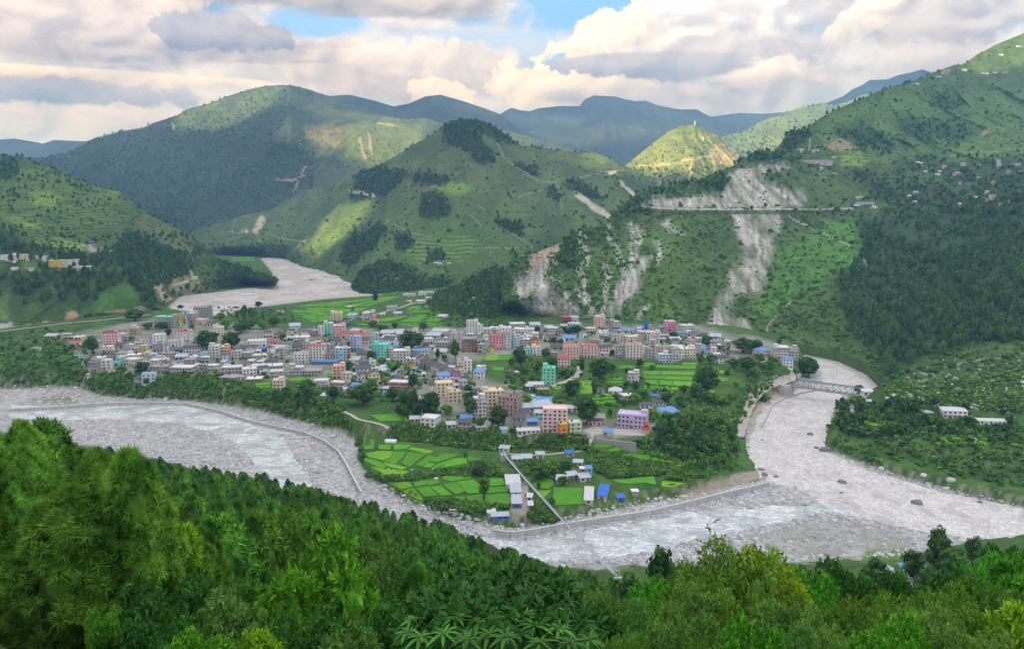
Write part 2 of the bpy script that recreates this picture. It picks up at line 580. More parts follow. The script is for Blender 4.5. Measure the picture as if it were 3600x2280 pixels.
I3 = DS([(2090, 905), (2250, 890), (2408, 880), (2500, 875), (2500, 930), (2408, 930), (2200, 935), (2105, 930)])
ZONES = [(RB, -18.5), (UR, -8.5), (TOWN, 0.0), (LT, -10.0), (I1, -12.0), (I2, -2.0), (I3, 12.0)]
ZW = [(on_z(np.array(p)[:, 0], np.array(p)[:, 1], z)[:, :2], z) for p, z in ZONES]


def valley_coarse(x, y):
    ws = 0; zs = 0
    for poly, z in ZW:
        d = dline(x, y, poly, True)
        d = np.where(inpoly(x, y, poly), 0, d)
        if z == 0.0:
            z = np.clip((y - 700) * 0.012, -2, 6)
        w = 1 / (d * d + 0.6)
        ws = ws + w; zs = zs + w * z
    return zs / ws


NC, NR = 620, 560
GT = (np.linspace(-450, 4050, NC) - CX) / F
GD = np.concatenate([np.geomspace(2.0, 330, 150), np.geomspace(333, 1180, 300), np.geomspace(1188, 3300, 110)])


def up2(a, nr, nc):
    r = np.linspace(0, a.shape[0] - 1, nr); c = np.linspace(0, a.shape[1] - 1, nc)
    i = np.minimum(r.astype(int), a.shape[0] - 2); j = np.minimum(c.astype(int), a.shape[1] - 2)
    u = (r - i)[:, None]; v = (c - j)[None]
    return (a[i][:, j] * (1 - v) + a[i][:, j + 1] * v) * (1 - u) + (a[i + 1][:, j] * (1 - v) + a[i + 1][:, j + 1] * v) * u


_d2 = np.interp(np.linspace(0, NR - 1, NR // 2), np.arange(NR), GD)
_t2 = np.linspace(GT[0], GT[-1], NC // 2)
_TT, _DD = np.meshgrid(_t2, _d2)
VZ = up2(valley_coarse(_TT * _DD, _DD), NR, NC)
TT, DD = np.meshgrid(GT, GD)
GX, GY = TT * DD, DD
JJ = hillside(TT, DD)
PXG, PYG = proj(np.stack([GX, GY, np.maximum(JJ, VZ)], -1))
inRB = pmask(PXG, PYG, RB, 4.0) * (VZ < -13)
inUR = pmask(PXG, PYG, UR, 3.0) * (DD > 1100)
# water courses, traced on the water level
W_FRONT = [(40, 1425), (200, 1438), (330, 1420), (560, 1412), (760, 1436), (880, 1470), (975, 1510), (1010, 1560), (1040, 1620), (1110, 1720), (1300, 1820), (1560, 1880), (1850, 1900), (2020, 1876), (2400, 1806), (2530, 1788), (2870, 1772),
           (2960, 1790), (2870, 1803), (2720, 1842), (2600, 1872), (2400, 1905), (2250, 1948), (2050, 1965), (1800, 1980), (1400, 1920), (1150, 1820), (950, 1690), (890, 1620), (840, 1560), (740, 1512), (600, 1482), (400, 1472), (200, 1475), (40, 1470)]
W_RIGHT = [(2808, 1212), (2860, 1222), (2950, 1262), (3060, 1300), (3085, 1340), (3060, 1372), (2962, 1386), (2930, 1440), (2902, 1520), (2888, 1580), (2990, 1622), (3080, 1664), (3200, 1694), (3300, 1724), (3450, 1754), (3600, 1784), (3800, 1800),
           (3800, 1990), (3600, 1935), (3500, 1908), (3260, 1872), (3100, 1832), (2900, 1796), (2878, 1770), (2868, 1748), (2800, 1716), (2700, 1692), (2662, 1640), (2636, 1560), (2652, 1500), (2692, 1430), (2762, 1390), (2850, 1366), (2900, 1340), (2880, 1290), (2830, 1240)]
W_FAR = DS([(400, 724), (430, 704), (520, 690), (610, 677), (660, 660), (655, 640), (630, 612), (665, 606), (720, 617), (738, 633), (800, 645), (836, 652), (826, 668), (836, 686), (760, 696), (640, 710), (560, 722), (512, 738), (470, 736)])
_wx, _wy = PXG + fbm(GX / 16, GY / 16, 4) * 22, PYG + fbm(GX / 16 + 5, GY / 16, 4) * 10
wat = np.maximum(pmask(_wx, _wy, W_FRONT, 6) * (VZ < -12), pmask(_wx, _wy, W_RIGHT, 6) * (VZ < -12))
watf = pmask(PXG, PYG, W_FAR, 3) * (DD > 1000)
rough = fbm(GX / 9, GY / 9, 4) * 1.1
bars = fbm(GX / 40 + 3, GY / 26, 3)
NZ = VZ.copy()
NZ = NZ + inRB * (0.6 + rough * 0.7 + np.maximum(bars, 0) * 1.2) - wat * 2.2
NZ = NZ + inUR * (0.3 + rough * 0.4) - watf * (1.6 - np.maximum(fbm(GX / 60, GY / 40, 3) - 0.02, 0) * 14)
free = (1 - inRB) * (1 - inUR)
NZ = NZ + free * (fbm(GX / 30, GY / 30, 4) * 0.5)
JZG = JJ + fbm(GX / 14 + 7, GY / 14, 4) * np.clip(DD / 60, 0.05, 1) * 2.0
k_ = 3.0
GZ = np.where(JZG > NZ + 12, JZG, np.where(JZG < NZ - 12, NZ, np.maximum(JZG, NZ) + k_ * np.log1p(np.exp(-np.abs(JZG - NZ) / k_)) * 0.3))
# keep the eye clear of the ground
onJ = sstep(JZG - NZ, -1.0, 1.5)


def Gz(x, y):
    x = np.asarray(x, float); y = np.asarray(y, float)
    c = np.clip((x / y - GT[0]) / (GT[-1] - GT[0]) * (NC - 1), 0, NC - 1.001)
    r = np.clip(np.interp(y, GD, np.arange(NR)), 0, NR - 1.001)
    i = r.astype(int); j = c.astype(int); u = r - i; v = c - j
    return (GZ[i, j] * (1 - v) + GZ[i, j + 1] * v) * (1 - u) + (GZ[i + 1, j] * (1 - v) + GZ[i + 1, j + 1] * v) * u


_HD = np.geomspace(3, 3200, 1400)


def hit(px, py, dmin=3.0, dmax=3200.0):
    """where the ray through a photo pixel meets the ground sheet"""
    x, y, z = ray(px, py)
    d = _HD[(_HD >= dmin) & (_HD <= dmax)]
    gz = Gz(x / y * d, d); rz_ = CAMZ + z / y * d
    k = np.argmax(rz_ <= gz)
    if not (rz_ <= gz).any():
        k = len(d) - 1
    if k > 0:
        a = rz_[k - 1] - gz[k - 1]; b = gz[k] - rz_[k]
        dd = d[k - 1] + (d[k] - d[k - 1]) * (a / max(a + b, 1e-9))
    else:
        dd = d[k]
    return np.array([x / y * dd, dd, float(Gz(x / y * dd, dd))])


def lerp3(a, b, t):
    return np.asarray(a)[None, None] * (1 - t[..., None]) + np.asarray(b)[None, None] * t[..., None]


PXG, PYG = proj(np.stack([GX, GY, GZ], -1))
n1 = sstep(fbm(GX / 22, GY / 22, 5), -0.45, 0.45)
n2 = sstep(fbm(GX / 5 + 50, GY / 5, 4), -0.45, 0.45)
gcol = lerp3((0.030, 0.075, 0.018), (0.075, 0.150, 0.026), n1 * 0.7 + n2 * 0.3)


def lay(c, m):
    global gcol
    gcol = gcol * (1 - m[..., None]) + np.asarray(c) * m[..., None]


wx = PXG + fbm(PXG / 30, PYG / 18, 3) * 14; wy = PYG + fbm(PXG / 30 + 9, PYG / 18, 3) * 7
# built-up ground, dusty and trodden
for poly in (DS([(150, 790), (240, 770), (360, 745), (520, 755), (700, 775), (1000, 770), (1300, 765), (1640, 765), (1880, 815), (1840, 850), (1640, 845), (1420, 840), (1210, 835), (1100, 850), (1000, 870), (940, 900), (850, 905), (700, 895), (600, 890), (480, 880), (330, 885), (205, 870), (170, 820)]),
             DS([(820, 880), (1000, 860), (1200, 900), (1240, 960), (1400, 985), (1540, 990), (1555, 1028), (1400, 1030), (1240, 1012), (980, 990), (960, 950), (900, 920)])):
    lay((0.28, 0.27, 0.25), pmask(wx, wy, poly, 10) * (DD > 380) * (0.35 + 0.55 * n1) * (1 - onJ))
slope = np.abs(np.gradient(GZ, axis=0)) / np.maximum(np.gradient(GD)[:, None], 1e-3)
lay((0.21, 0.19, 0.15), sstep(slope, 0.35, 0.8) * sstep(n2, 0.35, 0.7) * (1 - onJ) * (VZ < -2.5) * (DD < 1000) * 0.8)
grav = np.clip(inRB * (1 - onJ), 0, 1)
gcol = gcol * (1 - grav[..., None]) + lerp3((0.235, 0.232, 0.228), (0.44, 0.435, 0.425), np.clip(n2 * 0.7 + n1 * 0.35, 0, 1)) * grav[..., None]
lay((0.40, 0.38, 0.355), inUR * (1 - onJ))
# worn river flats with thin grass, silty tips
lay((0.17, 0.19, 0.10), pmask(wx, wy, T4([(200, 1290), (330, 1270), (560, 1260), (560, 1320), (350, 1330)]), 6) * 0.8)
lay((0.24, 0.245, 0.20), pmask(wx, wy, [(2640, 1880), (2740, 1845), (2900, 1820), (3060, 1840), (3220, 1890), (3240, 1930), (3100, 1960), (2900, 1975), (2660, 1950)], 12) * (1 - onJ) * (0.25 + 0.6 * n1))
lay((0.10, 0.17, 0.035), pmask(wx, wy, [(3050, 1935), (3180, 1925), (3240, 1960), (3150, 1985), (3020, 1975)], 10))
lay((0.33, 0.26, 0.15), pmask(wx, wy, T6([(430, 1500), (480, 1300), (640, 1200), (760, 1140), (840, 1200), (700, 1260), (560, 1360), (520, 1500)]), 8) * 0.6)
for pts, w in ((T6([(840, 1110), (780, 1150), (640, 1195), (540, 1260), (490, 1310), (440, 1420), (400, 1500)]), 7),):
    lay((0.40, 0.37, 0.32), lmask(wx, wy, pts, w) * 0.9)
# riverside dirt bank below the lower terrace, and sand by the sheds
lay((0.30, 0.26, 0.21), pmask(wx, wy, [(2400, 1730), (2480, 1700), (2600, 1660), (2680, 1650), (2700, 1675), (2560, 1715), (2440, 1760), (2330, 1790)], 5) * 0.9)
lay((0.33, 0.29, 0.235), pmask(wx, wy, [(1800, 1700), (1850, 1690), (1860, 1760), (1880, 1810), (1800, 1830), (1790, 1790)], 6) * 0.8)
# foreground: grass with bare earth
lay((0.055, 0.10, 0.022), onJ * 0.5)
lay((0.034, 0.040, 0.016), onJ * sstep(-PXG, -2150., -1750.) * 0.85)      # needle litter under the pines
NI, NJ = GZ.shape
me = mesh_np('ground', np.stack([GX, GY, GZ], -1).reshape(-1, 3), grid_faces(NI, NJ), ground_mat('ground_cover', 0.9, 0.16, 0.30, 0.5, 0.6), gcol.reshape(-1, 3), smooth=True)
ground = obj('ground', me, kind='structure', label='green valley floor, river banks and near hillside')

# ------------------------------------------------------------------ hills and ranges, each a lofted slope with relief
HILLS = {}


def loft(name, rows, px0, px1, nx, ny, seed, amp, gul, base, paint, lam=120.0, mname='hill_cover', ms=(0.11, 0.022), contrast=0.32, bd=4.0, label=None, scar=None, terr=None):
    px = np.linspace(px0, px1, nx)
    P = []
    for r in rows:
        a = np.array([q[:2] for q in r], float)
        py = np.interp(px, a[:, 0], a[:, 1])
        if len(r[0]) == 3:
            d = np.interp(px, a[:, 0], [q[2] for q in r])
        else:
            d = on_z(px, py, r[0][3])[:, 1]
        P.append((py, d))
    K = len(P)
    # arc-length-like parameter from mean pixel drop
    v = np.linspace(0, 1, ny)
    kk = np.linspace(0, 1, K)
    seglen = np.array([max(abs(np.mean(P[i + 1][0] - P[i][0])), 8) for i in range(K - 1)])
    kk = np.concatenate([[0], np.cumsum(seglen)]); kk /= kk[-1]
    PYs = np.stack([p[0] for p in P]); Ds = np.stack([p[1] for p in P])
    seg = np.clip(np.searchsorted(kk, v, 'right') - 1, 0, K - 2)
    t = ((v - kk[seg]) / (kk[seg + 1] - kk[seg]))[:, None]

    def herm(A):
        M = np.zeros_like(A)
        for i in range(K):
            if 0 < i < K - 1:
                a = (A[i] - A[i - 1]) / (kk[i] - kk[i - 1]); c = (A[i + 1] - A[i]) / (kk[i + 1] - kk[i])
                M[i] = np.where(a * c > 0, 2 * a * c / (a + c + 1e-12 * np.sign(a + c) + 1e-15), 0)
            elif i == 0:
                M[i] = (A[1] - A[0]) / (kk[1] - kk[0])
            else:
                M[i] = (A[-1] - A[-2]) / (kk[-1] - kk[-2])
        h = (kk[seg + 1] - kk[seg])[:, None]
        return (2 * t**3 - 3 * t**2 + 1) * A[seg] + (t**3 - 2 * t**2 + t) * h * M[seg] + (-2 * t**3 + 3 * t**2) * A[seg + 1] + (t**3 - t**2) * h * M[seg + 1]
    PY = herm(PYs); D = herm(Ds)
    PX = np.broadcast_to(px, PY.shape) + 0.0
    lat = (PX - CX) / F * D
    hgt = -(PY - HZ) / F * D
    sd = seed * 13.7
    warp = fbm(lat / (lam * 2.2) + sd, hgt / (lam * 2.2), 3) * lam * 0.9
    g1 = ridged((lat + warp) / lam + sd, hgt / (lam * 3.4) + sd, 4)          # gullies run down the slope
    g2 = fbm(lat / (lam * 1.3) + sd, hgt / (lam * 0.9) - sd, 5)
    wv = sstep(v, 0.0, 0.12)[:, None] * (1 - 0.85 * sstep(v, 0.9, 1.0)[:, None])
    dd = -(gul * (g1 - 0.55) + amp * g2) * wv
    if scar is not None:      # slides cut rills into the slope
        sm = scar(PX + fbm(PX / 34, PY / 34, 4) * 16, PY)
        dd = dd + sm * (0.004 + 0.010 * (ridged(PX / 26 + fbm(PX / 90, PY / 90, 2), PY / 200, 5) - 0.6))
    D = D * (1 + dd)
    Wp = at(PX, PY, D)
    if terr is not None:
        m = terr(PX, PY)
        st = 5.0
        zz = Wp[..., 2] / st
        q = (np.floor(zz) + sstep(zz - np.floor(zz), 0.55, 1.0)) * st
        Wp[..., 2] = Wp[..., 2] * (1 - m) + q * m
    n1 = sstep(fbm(lat / (lam * .55) + sd, hgt / (lam * .38) + 5, 5, 0.6), -0.4, 0.4)
    n2 = sstep(fbm(lat / (lam * .12) + sd, hgt / (lam * .09) - 3, 4, 0.6), -0.4, 0.4)
    env = dict(px=PX, py=PY, lat=lat, h=Wp[..., 2], n1=n1, n2=n2, g1=g1, lam=lam,
               wx=PX + fbm(PX / 34, PY / 34, 4) * 16, wy=PY + fbm(PX / 34 + 7, PY / 34, 4) * 16)
    c = lerp3(base[0], base[1], np.clip(n1 * 0.65 + n2 * 0.35 + (g1 - 0.6) * 0.3, 0, 1))
    if paint:
        c = paint(c, env)
    V = [Wp.reshape(-1, 3)]; C = [c.reshape(-1, 3)]
    # far side, so that the hill is a hill from any side, and a skirt under the foot
    cr = Wp[0]
    rad = cr / np.maximum(np.linalg.norm(cr[:, :2], axis=1, keepdims=True), 1)
    b1 = cr + rad * np.array([1, 1, 0]) * (cr[:, 1:2] * 0.07); b1[:, 2] = cr[:, 2] * 0.72 - 10
    b2 = cr + rad * np.array([1, 1, 0]) * (cr[:, 1:2] * 0.22); b2[:, 2] = -90
    sk = Wp[-1].copy(); sk[:, 2] -= 60 + sk[:, 1] * 0.02
    allv = np.concatenate([b2[None], b1[None], Wp, sk[None]])
    allc = np.concatenate([c[:1], c[:1], c, c[-1:]])
    me = mesh_np(name, allv.reshape(-1, 3), grid_faces(ny + 3, nx)[:, ::-1], ground_mat(mname, ms[0], ms[1], contrast, 0.6, bd), allc.reshape(-1, 3), smooth=True)
    o = obj(name, me, kind='structure', label=label)
    HILLS[o.name] = dict(W=Wp, px=PX, py=PY, n1=n1, n2=n2, env=env)
    return HILLS[o.name]


def over(c, col, m):
    return c * (1 - m[..., None]) + np.asarray(col) * m[..., None]


GRASS0, GRASS1 = (0.040, 0.075, 0.022), (0.095, 0.150, 0.035)
FOR0 = (0.018, 0.042, 0.016)
SCREE, SOIL, BRGT = (0.47, 0.455, 0.43), (0.30, 0.225, 0.15), (0.15, 0.27, 0.04)


def stripes(e, period, seed):
    s = e['h'] / period + fbm(e['lat'] / 90 + seed, e['h'] / 60, 3) * 0.8
    f = s - np.floor(s)
    return sstep(f, 0.0, 0.12) * (1 - sstep(f, 0.5, 0.85))


# F: the great slope on the right with landslides, terraces and a wooded flank
F_SL1 = T5([(1330, 262), (1500, 195), (1565, 178), (1535, 240), (1470, 290), (1450, 340), (1440, 400), (1450, 470), (1500, 510), (1560, 560), (1650, 620), (1690, 680), (1740, 740), (1600, 770), (1400, 775), (1340, 700), (1290, 620), (1230, 560), (1180, 450), (1220, 420), (1300, 400), (1312, 330)])
F_SL2 = T5([(2150, 275), (2185, 295), (2145, 360), (2125, 430), (2095, 530), (2005, 600), (1945, 690), (1880, 705), (1860, 640), (1900, 580), (1950, 480), (1985, 430), (2060, 360), (2105, 300)])
F_SL3 = T6([(355, -30), (685, -30), (692, 80), (645, 160), (632, 270), (592, 330), (592, 440), (562, 525), (480, 545), (400, 525), (345, 640), (325, 700), (465, 720), (495, 800), (485, 865), (300, 880), (150, 855), (138, 810), (200, 730), (248, 560), (298, 530), (325, 470), (338, 380), (398, 330), (420, 200), (378, 100)])
F_BAND = [(2245, 732), (2270, 700), (2330, 690), (2420, 690), (2540, 680), (2560, 640), (2540, 612), (2620, 590), (2690, 575), (2760, 575), (2775, 590), (2690, 610), (2680, 640), (2740, 655), (2825, 670), (2835, 700), (2820, 728), (2745, 732)]
F_STREAK = [T5(p) for p in ([(1880, 80), (1900, 170), (1950, 240), (1970, 330), (1990, 400)], [(2040, 60), (2060, 150), (2040, 330), (2010, 400)], [(2090, 80), (2120, 140), (2080, 230), (2050, 330)],
            [(1870, 350), (1880, 420), (1860, 500), (1860, 590)], [(1690, 110), (1680, 220), (1640, 300), (1640, 350)], [(1700, 130), (1730, 220), (1720, 340)], [(1680, 380), (1720, 470), (1740, 590)],
            [(1660, 520), (1700, 600), (1800, 640)], [(1500, 320), (1490, 420), (1530, 480)], [(2290, 40), (2330, 100), (2408, 110)], [(2230, 190), (2260, 260), (2240, 320)], [(1600, 540), (1560, 620), (1660, 650)],
            [(1830, 610), (1840, 680), (1870, 740)], [(2150, 640), (2100, 700), (2090, 740)], [(1760, 640), (1760, 700)])]
F_TRAIL = [T6(p) for p in ([(750, 0), (900, 80), (1080, 160), (1160, 200), (1260, 280), (1330, 380)], [(1410, 440), (1390, 520)], [(1310, 570), (1370, 620), (1320, 640)], [(1250, 740), (1280, 780), (1250, 830), (1280, 890)],
           [(760, 600), (680, 680), (600, 780), (590, 860)], [(1900, 1050), (2100, 1010), (2250, 1000), (2408, 965)], [(1680, 1100), (1780, 1140)], [(200, 700), (300, 760), (390, 800)])]
F_WOOD = [T6([(1230, 20), (1500, -20), (1800, -30), (2408, -120), (2500, -120), (2500, 900), (2300, 880), (2050, 900), (1750, 980), (1500, 1080), (1395, 1130), (1390, 1000), (1300, 900), (1150, 700), (1095, 420), (1210, 380), (1260, 200)]),
          T3([(1090, 890), (1250, 870), (1400, 940), (1500, 1010), (1500, 1060), (1380, 1060), (1270, 1040), (1180, 980), (1080, 950)]), T3([(1500, 850), (1700, 830), (2000, 860), (2060, 960), (1900, 1010), (1650, 980), (1520, 930)]),
          T3([(1720, 650), (1900, 640), (1990, 720), (1960, 780), (1780, 750)]), T3([(450, 1090), (500, 1070), (640, 1080), (830, 1110), (820, 1140), (600, 1130), (460, 1130)]),
          T3([(1180, 1190), (1300, 1200), (1420, 1290), (1560, 1380), (1540, 1440), (1360, 1400), (1290, 1320), (1180, 1250)]), T3([(100, 1300), (260, 1220), (300, 1260), (330, 1340), (280, 1370), (200, 1320)]),
          T3([(700, 1000), (760, 930), (830, 910), (900, 930), (870, 1000), (760, 1060), (700, 1050)]), T5([(1560, 190), (1620, 160), (1660, 280), (1640, 380), (1560, 330)])]
F_VILL = T3([(1500, 1110), (1750, 1080), (2000, 1110), (2200, 1090), (2408, 1080), (2560, 1080), (2560, 1500), (2200, 1530), (1900, 1510), (1500, 1480), (1350, 1340)])
F_BRIGHT = T6([(640, 260), (900, 130), (1000, 40), (1230, 0), (1260, 200), (1220, 370), (1090, 420), (860, 560), (620, 700), (500, 720), (600, 420)])
F_TERR = [(2860, 430), (3100, 330), (3400, 320), (3700, 300), (3700, 580), (3300, 600), (3000, 560), (2900, 520)]
F_BOULD = T6([(1480, 1130), (1700, 1040), (2000, 1020), (2500, 990), (2500, 1330), (2000, 1330), (1700, 1340), (1500, 1300)])


def paintF(c, e):
    wx, wy, n1, n2 = e['wx'], e['wy'], e['n1'], e['n2']
    c = over(c, (0.085, 0.165, 0.030), pmask(wx, wy, T5([(1500, 300), (2408, 0), (2408, 740), (1900, 760), (1600, 640)]), 30) * 0.55)
    c = over(c, (0.10, 0.11, 0.05), pmask(wx, wy, T5([(1160, 380), (1500, 200), (2000, 20), (2408, -10), (2408, 60), (2000, 120), (1560, 330), (1300, 700)]), 40) * n1 * 0.8)
    c = over(c, (0.075, 0.19, 0.025), pmask(wx, wy, F_BRIGHT, 24) * (0.55 + 0.45 * n2))
    t = pmask(wx, wy, F_TERR, 20)
    s = stripes(e, 9.0, 3)
    c = over(c, (0.10, 0.185, 0.035), t * s * 0.75)
    c = over(c, (0.16, 0.26, 0.045), pmask(wx, wy, T3([(1120, 1090), (1250, 1060), (1330, 1130), (1250, 1180), (1120, 1170)]), 8) * (0.4 + 0.6 * s) * 0.9)
    c = over(c, (0.17, 0.28, 0.04), pmask(wx, wy, T3([(1830, 1110), (1950, 1070), (2250, 1060), (2200, 1100), (1950, 1130)]), 8) * s)
    c = over(c, (0.13, 0.23, 0.04), pmask(wx, wy, T3([(1400, 1230), (1700, 1200), (1850, 1240), (1800, 1300), (1450, 1290)]), 10) * s)
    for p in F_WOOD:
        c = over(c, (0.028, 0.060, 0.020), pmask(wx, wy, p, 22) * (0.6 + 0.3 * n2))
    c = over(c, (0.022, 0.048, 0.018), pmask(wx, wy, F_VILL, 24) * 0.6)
    c = over(c, (0.06, 0.105, 0.03), pmask(wx, wy, F_BOULD, 24) * 0.7)
    rk = lerp3((0.21, 0.195, 0.17), SCREE, np.clip(0.58 + 1.1 * fbm(e['px'] / 15 + fbm(e['px'] / 60, e['py'] / 60, 2), e['py'] / 120, 5) + 0.3 * (n2 - .5), 0, 1))
    big = np.clip(fbm(e['lat'] / 20, e['h'] / 70, 5) * 2.6 + 0.60, 0, 1)
    for p, w in ((F_SL1, 16), (F_SL2, 15), (F_SL3, 20), (F_BAND, 15)):
        m = pmask(wx, wy, p, w) * (1.0 if p is not F_SL1 else 1.45); m = np.minimum(m, 1.3)
        c = c * (1 - (np.minimum(m * (0.34 + 0.66 * big), 1))[..., None]) + rk * (np.minimum(m * (0.34 + 0.66 * big), 1))[..., None]
    c = over(c, (0.36, 0.27, 0.17), pmask(wx, wy, T5([(1320, 270), (1500, 200), (1560, 185), (1500, 260), (1420, 330), (1330, 380)]), 8) * 0.75)
    c = over(c, (0.36, 0.27, 0.17), pmask(wx, wy, T5([(1330, 680), (1500, 660), (1620, 720), (1560, 770), (1380, 770)]), 10) * 0.5)
    c = over(c, (0.10, 0.10, 0.06), pmask(wx, wy, T6([(450, 215), (520, 190), (545, 270), (500, 305), (450, 280)]), 6) * 0.8)
    for p in F_STREAK:
        c = c * (1 - (lmask(wx, wy, p, 11, 12) * (0.40 + 0.6 * n2))[..., None]) + rk * (lmask(wx, wy, p, 11, 12) * (0.40 + 0.6 * n2))[..., None]
    # road cut across the slope
    rd = T3([(-260, 1462), (0, 1474), (300, 1476), (600, 1474), (900, 1476), (1200, 1470)])
    c = over(c, (0.40, 0.37, 0.33), lmask(e['px'], e['py'], rd, 2.5, 3) * 0.9)
    c = over(c, (0.035, 0.06, 0.02), lmask(e['px'], e['py'] - 12, rd, 6, 6) * 0.6)
    for p in F_TRAIL:
        c = over(c, (0.36, 0.34, 0.28), lmask(e['wx'] * .4 + e['px'] * .6, e['wy'] * .4 + e['py'] * .6, p, 2.4, 3) * 0.75)
    c = over(c, SOIL, pmask(wx, wy, T3([(1000, 1030), (1080, 980), (1160, 1000), (1250, 1040), (1180, 1070), (1040, 1060)]), 6) * 0.7)
    c = over(c, SOIL, pmask(wx, wy, T3([(1830, 500), (1880, 490), (1870, 525), (1830, 520)]), 4) * 0.8)
    c = over(c, SOIL, pmask(wx, wy, T3([(2120, 910), (2180, 900), (2190, 930), (2100, 970)]), 5) * 0.6)
    return c


HF = loft('hill', [
    [(1765, 985, 1080), (1772, 950, 1110), (1798, 914, 1140), (1863, 895, 1180), (1947, 862, 1230), (1982, 850, 1250), (2037, 810, 1290), (2132, 790, 1350), (2147, 757, 1370), (2197, 712, 1430), (2236, 683, 1470), (2296, 658, 1520), (2396, 648, 1560), (2475, 633, 1600), (2560, 593, 1680), (2624, 553, 1740), (2640, 536, 1760), (2719, 531, 1800), (2749, 498, 1840), (2769, 463, 1880), (2833, 451, 1920), (2878, 418, 1970), (2928, 389, 2020), (2998, 359, 2100), (3117, 309, 2250), (3197, 289, 2330), (3312, 244, 2420), (3357, 227, 2450), (3387, 227, 2480), (3426, 199, 2560), (3496, 159, 2650), (3600, 117, 2750), (3950, 20, 2900)],
    [(1765, 995, 1078), (1860, 925, 1165), (2000, 875, 1235), (2150, 790, 1350), (2280, 690, 1470), (2400, 675, 1510), (2600, 640, 1610), (2800, 590, 1720), (3000, 550, 1820), (3300, 500, 1960), (3600, 450, 2070), (3950, 420, 2120)],
    [(1765, 1010, 1075), (1860, 965, 1150), (2000, 910, 1215), (2150, 830, 1310), (2280, 735, 1425), (2400, 730, 1445), (2600, 730, 1465), (2800, 735, 1485), (3000, 745, 1480), (3150, 750, 1450), (3300, 748, 1400), (3450, 742, 1330), (3600, 700, 1280), (3950, 660, 1220)],
    [(1765, 1060, 1060), (2000, 1000, 1120), (2280, 960, 1180), (2600, 960, 1180), (2800, 980, 1150), (3000, 1000, 1080), (3100, 1020, 1040), (3300, 1050, 950), (3600, 1050, 880), (3950, 1050, 850)],
    [(1765, 1112, 0, -6.), (1900, 1132, 0, -6.), (2100, 1152, 0, -6.), (2400, 1178, 0, -6.), (2600, 1192, 0, -6.), (2800, 1205, 0, -6.), (2950, 1235, 0, -6.), (3050, 1278, 0, -6.), (3110, 1335, 0, -6.), (3250, 1352, 0, -6.), (3400, 1362, 0, -6.), (3600, 1372, 0, -6.), (3950, 1380, 0, -6.)]],
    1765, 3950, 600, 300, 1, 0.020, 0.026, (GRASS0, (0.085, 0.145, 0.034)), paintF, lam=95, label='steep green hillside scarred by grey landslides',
    scar=lambda x, y: np.max([pmask(x, y, q, 8) for q in (F_SL1, F_SL2, F_SL3, F_BAND)], axis=0),
    terr=lambda x, y: pmask(x, y, F_TERR, 30) * 0.8)

# D: the centre hill with a wooded cap, its long left spur beside the upper river
D_CAP = [T2([(700, 900), (770, 850), (860, 832), (950, 838), (1050, 872), (1150, 932), (1275, 1030), (1180, 1012), (1060, 965), (960, 930), (990, 990), (1080, 1080), (1090, 1150), (980, 1165), (900, 1075), (720, 1000)]),
         T2([(100, 1210), (250, 1180), (420, 1190), (470, 1220), (380, 1320), (300, 1390), (180, 1400), (60, 1440), (80, 1300)]), T2([(480, 1230), (640, 1220), (780, 1250), (740, 1300), (640, 1310), (500, 1290)]),
         T2([(560, 1370), (680, 1360), (750, 1420), (765, 1530), (540, 1530)]), T2([(1210, 1140), (1340, 1170), (1420, 1230), (1350, 1240), (1240, 1180)]), T2([(1570, 1290), (1650, 1270), (1760, 1320), (1860, 1400), (1760, 1400), (1600, 1330)]),
         T2([(1470, 1310), (1540, 1360), (1530, 1420), (1460, 1380)]), T5([(60, 150), (260, 40), (330, 90), (240, 200), (110, 330), (0, 350), (0, 220)]), T5([(1050, -10), (1290, 50), (1280, 140), (1130, 100)]),
         T5([(620, 250), (720, 250), (720, 310), (630, 320)]), T5([(360, 130), (480, 130), (520, 220), (400, 240)])]


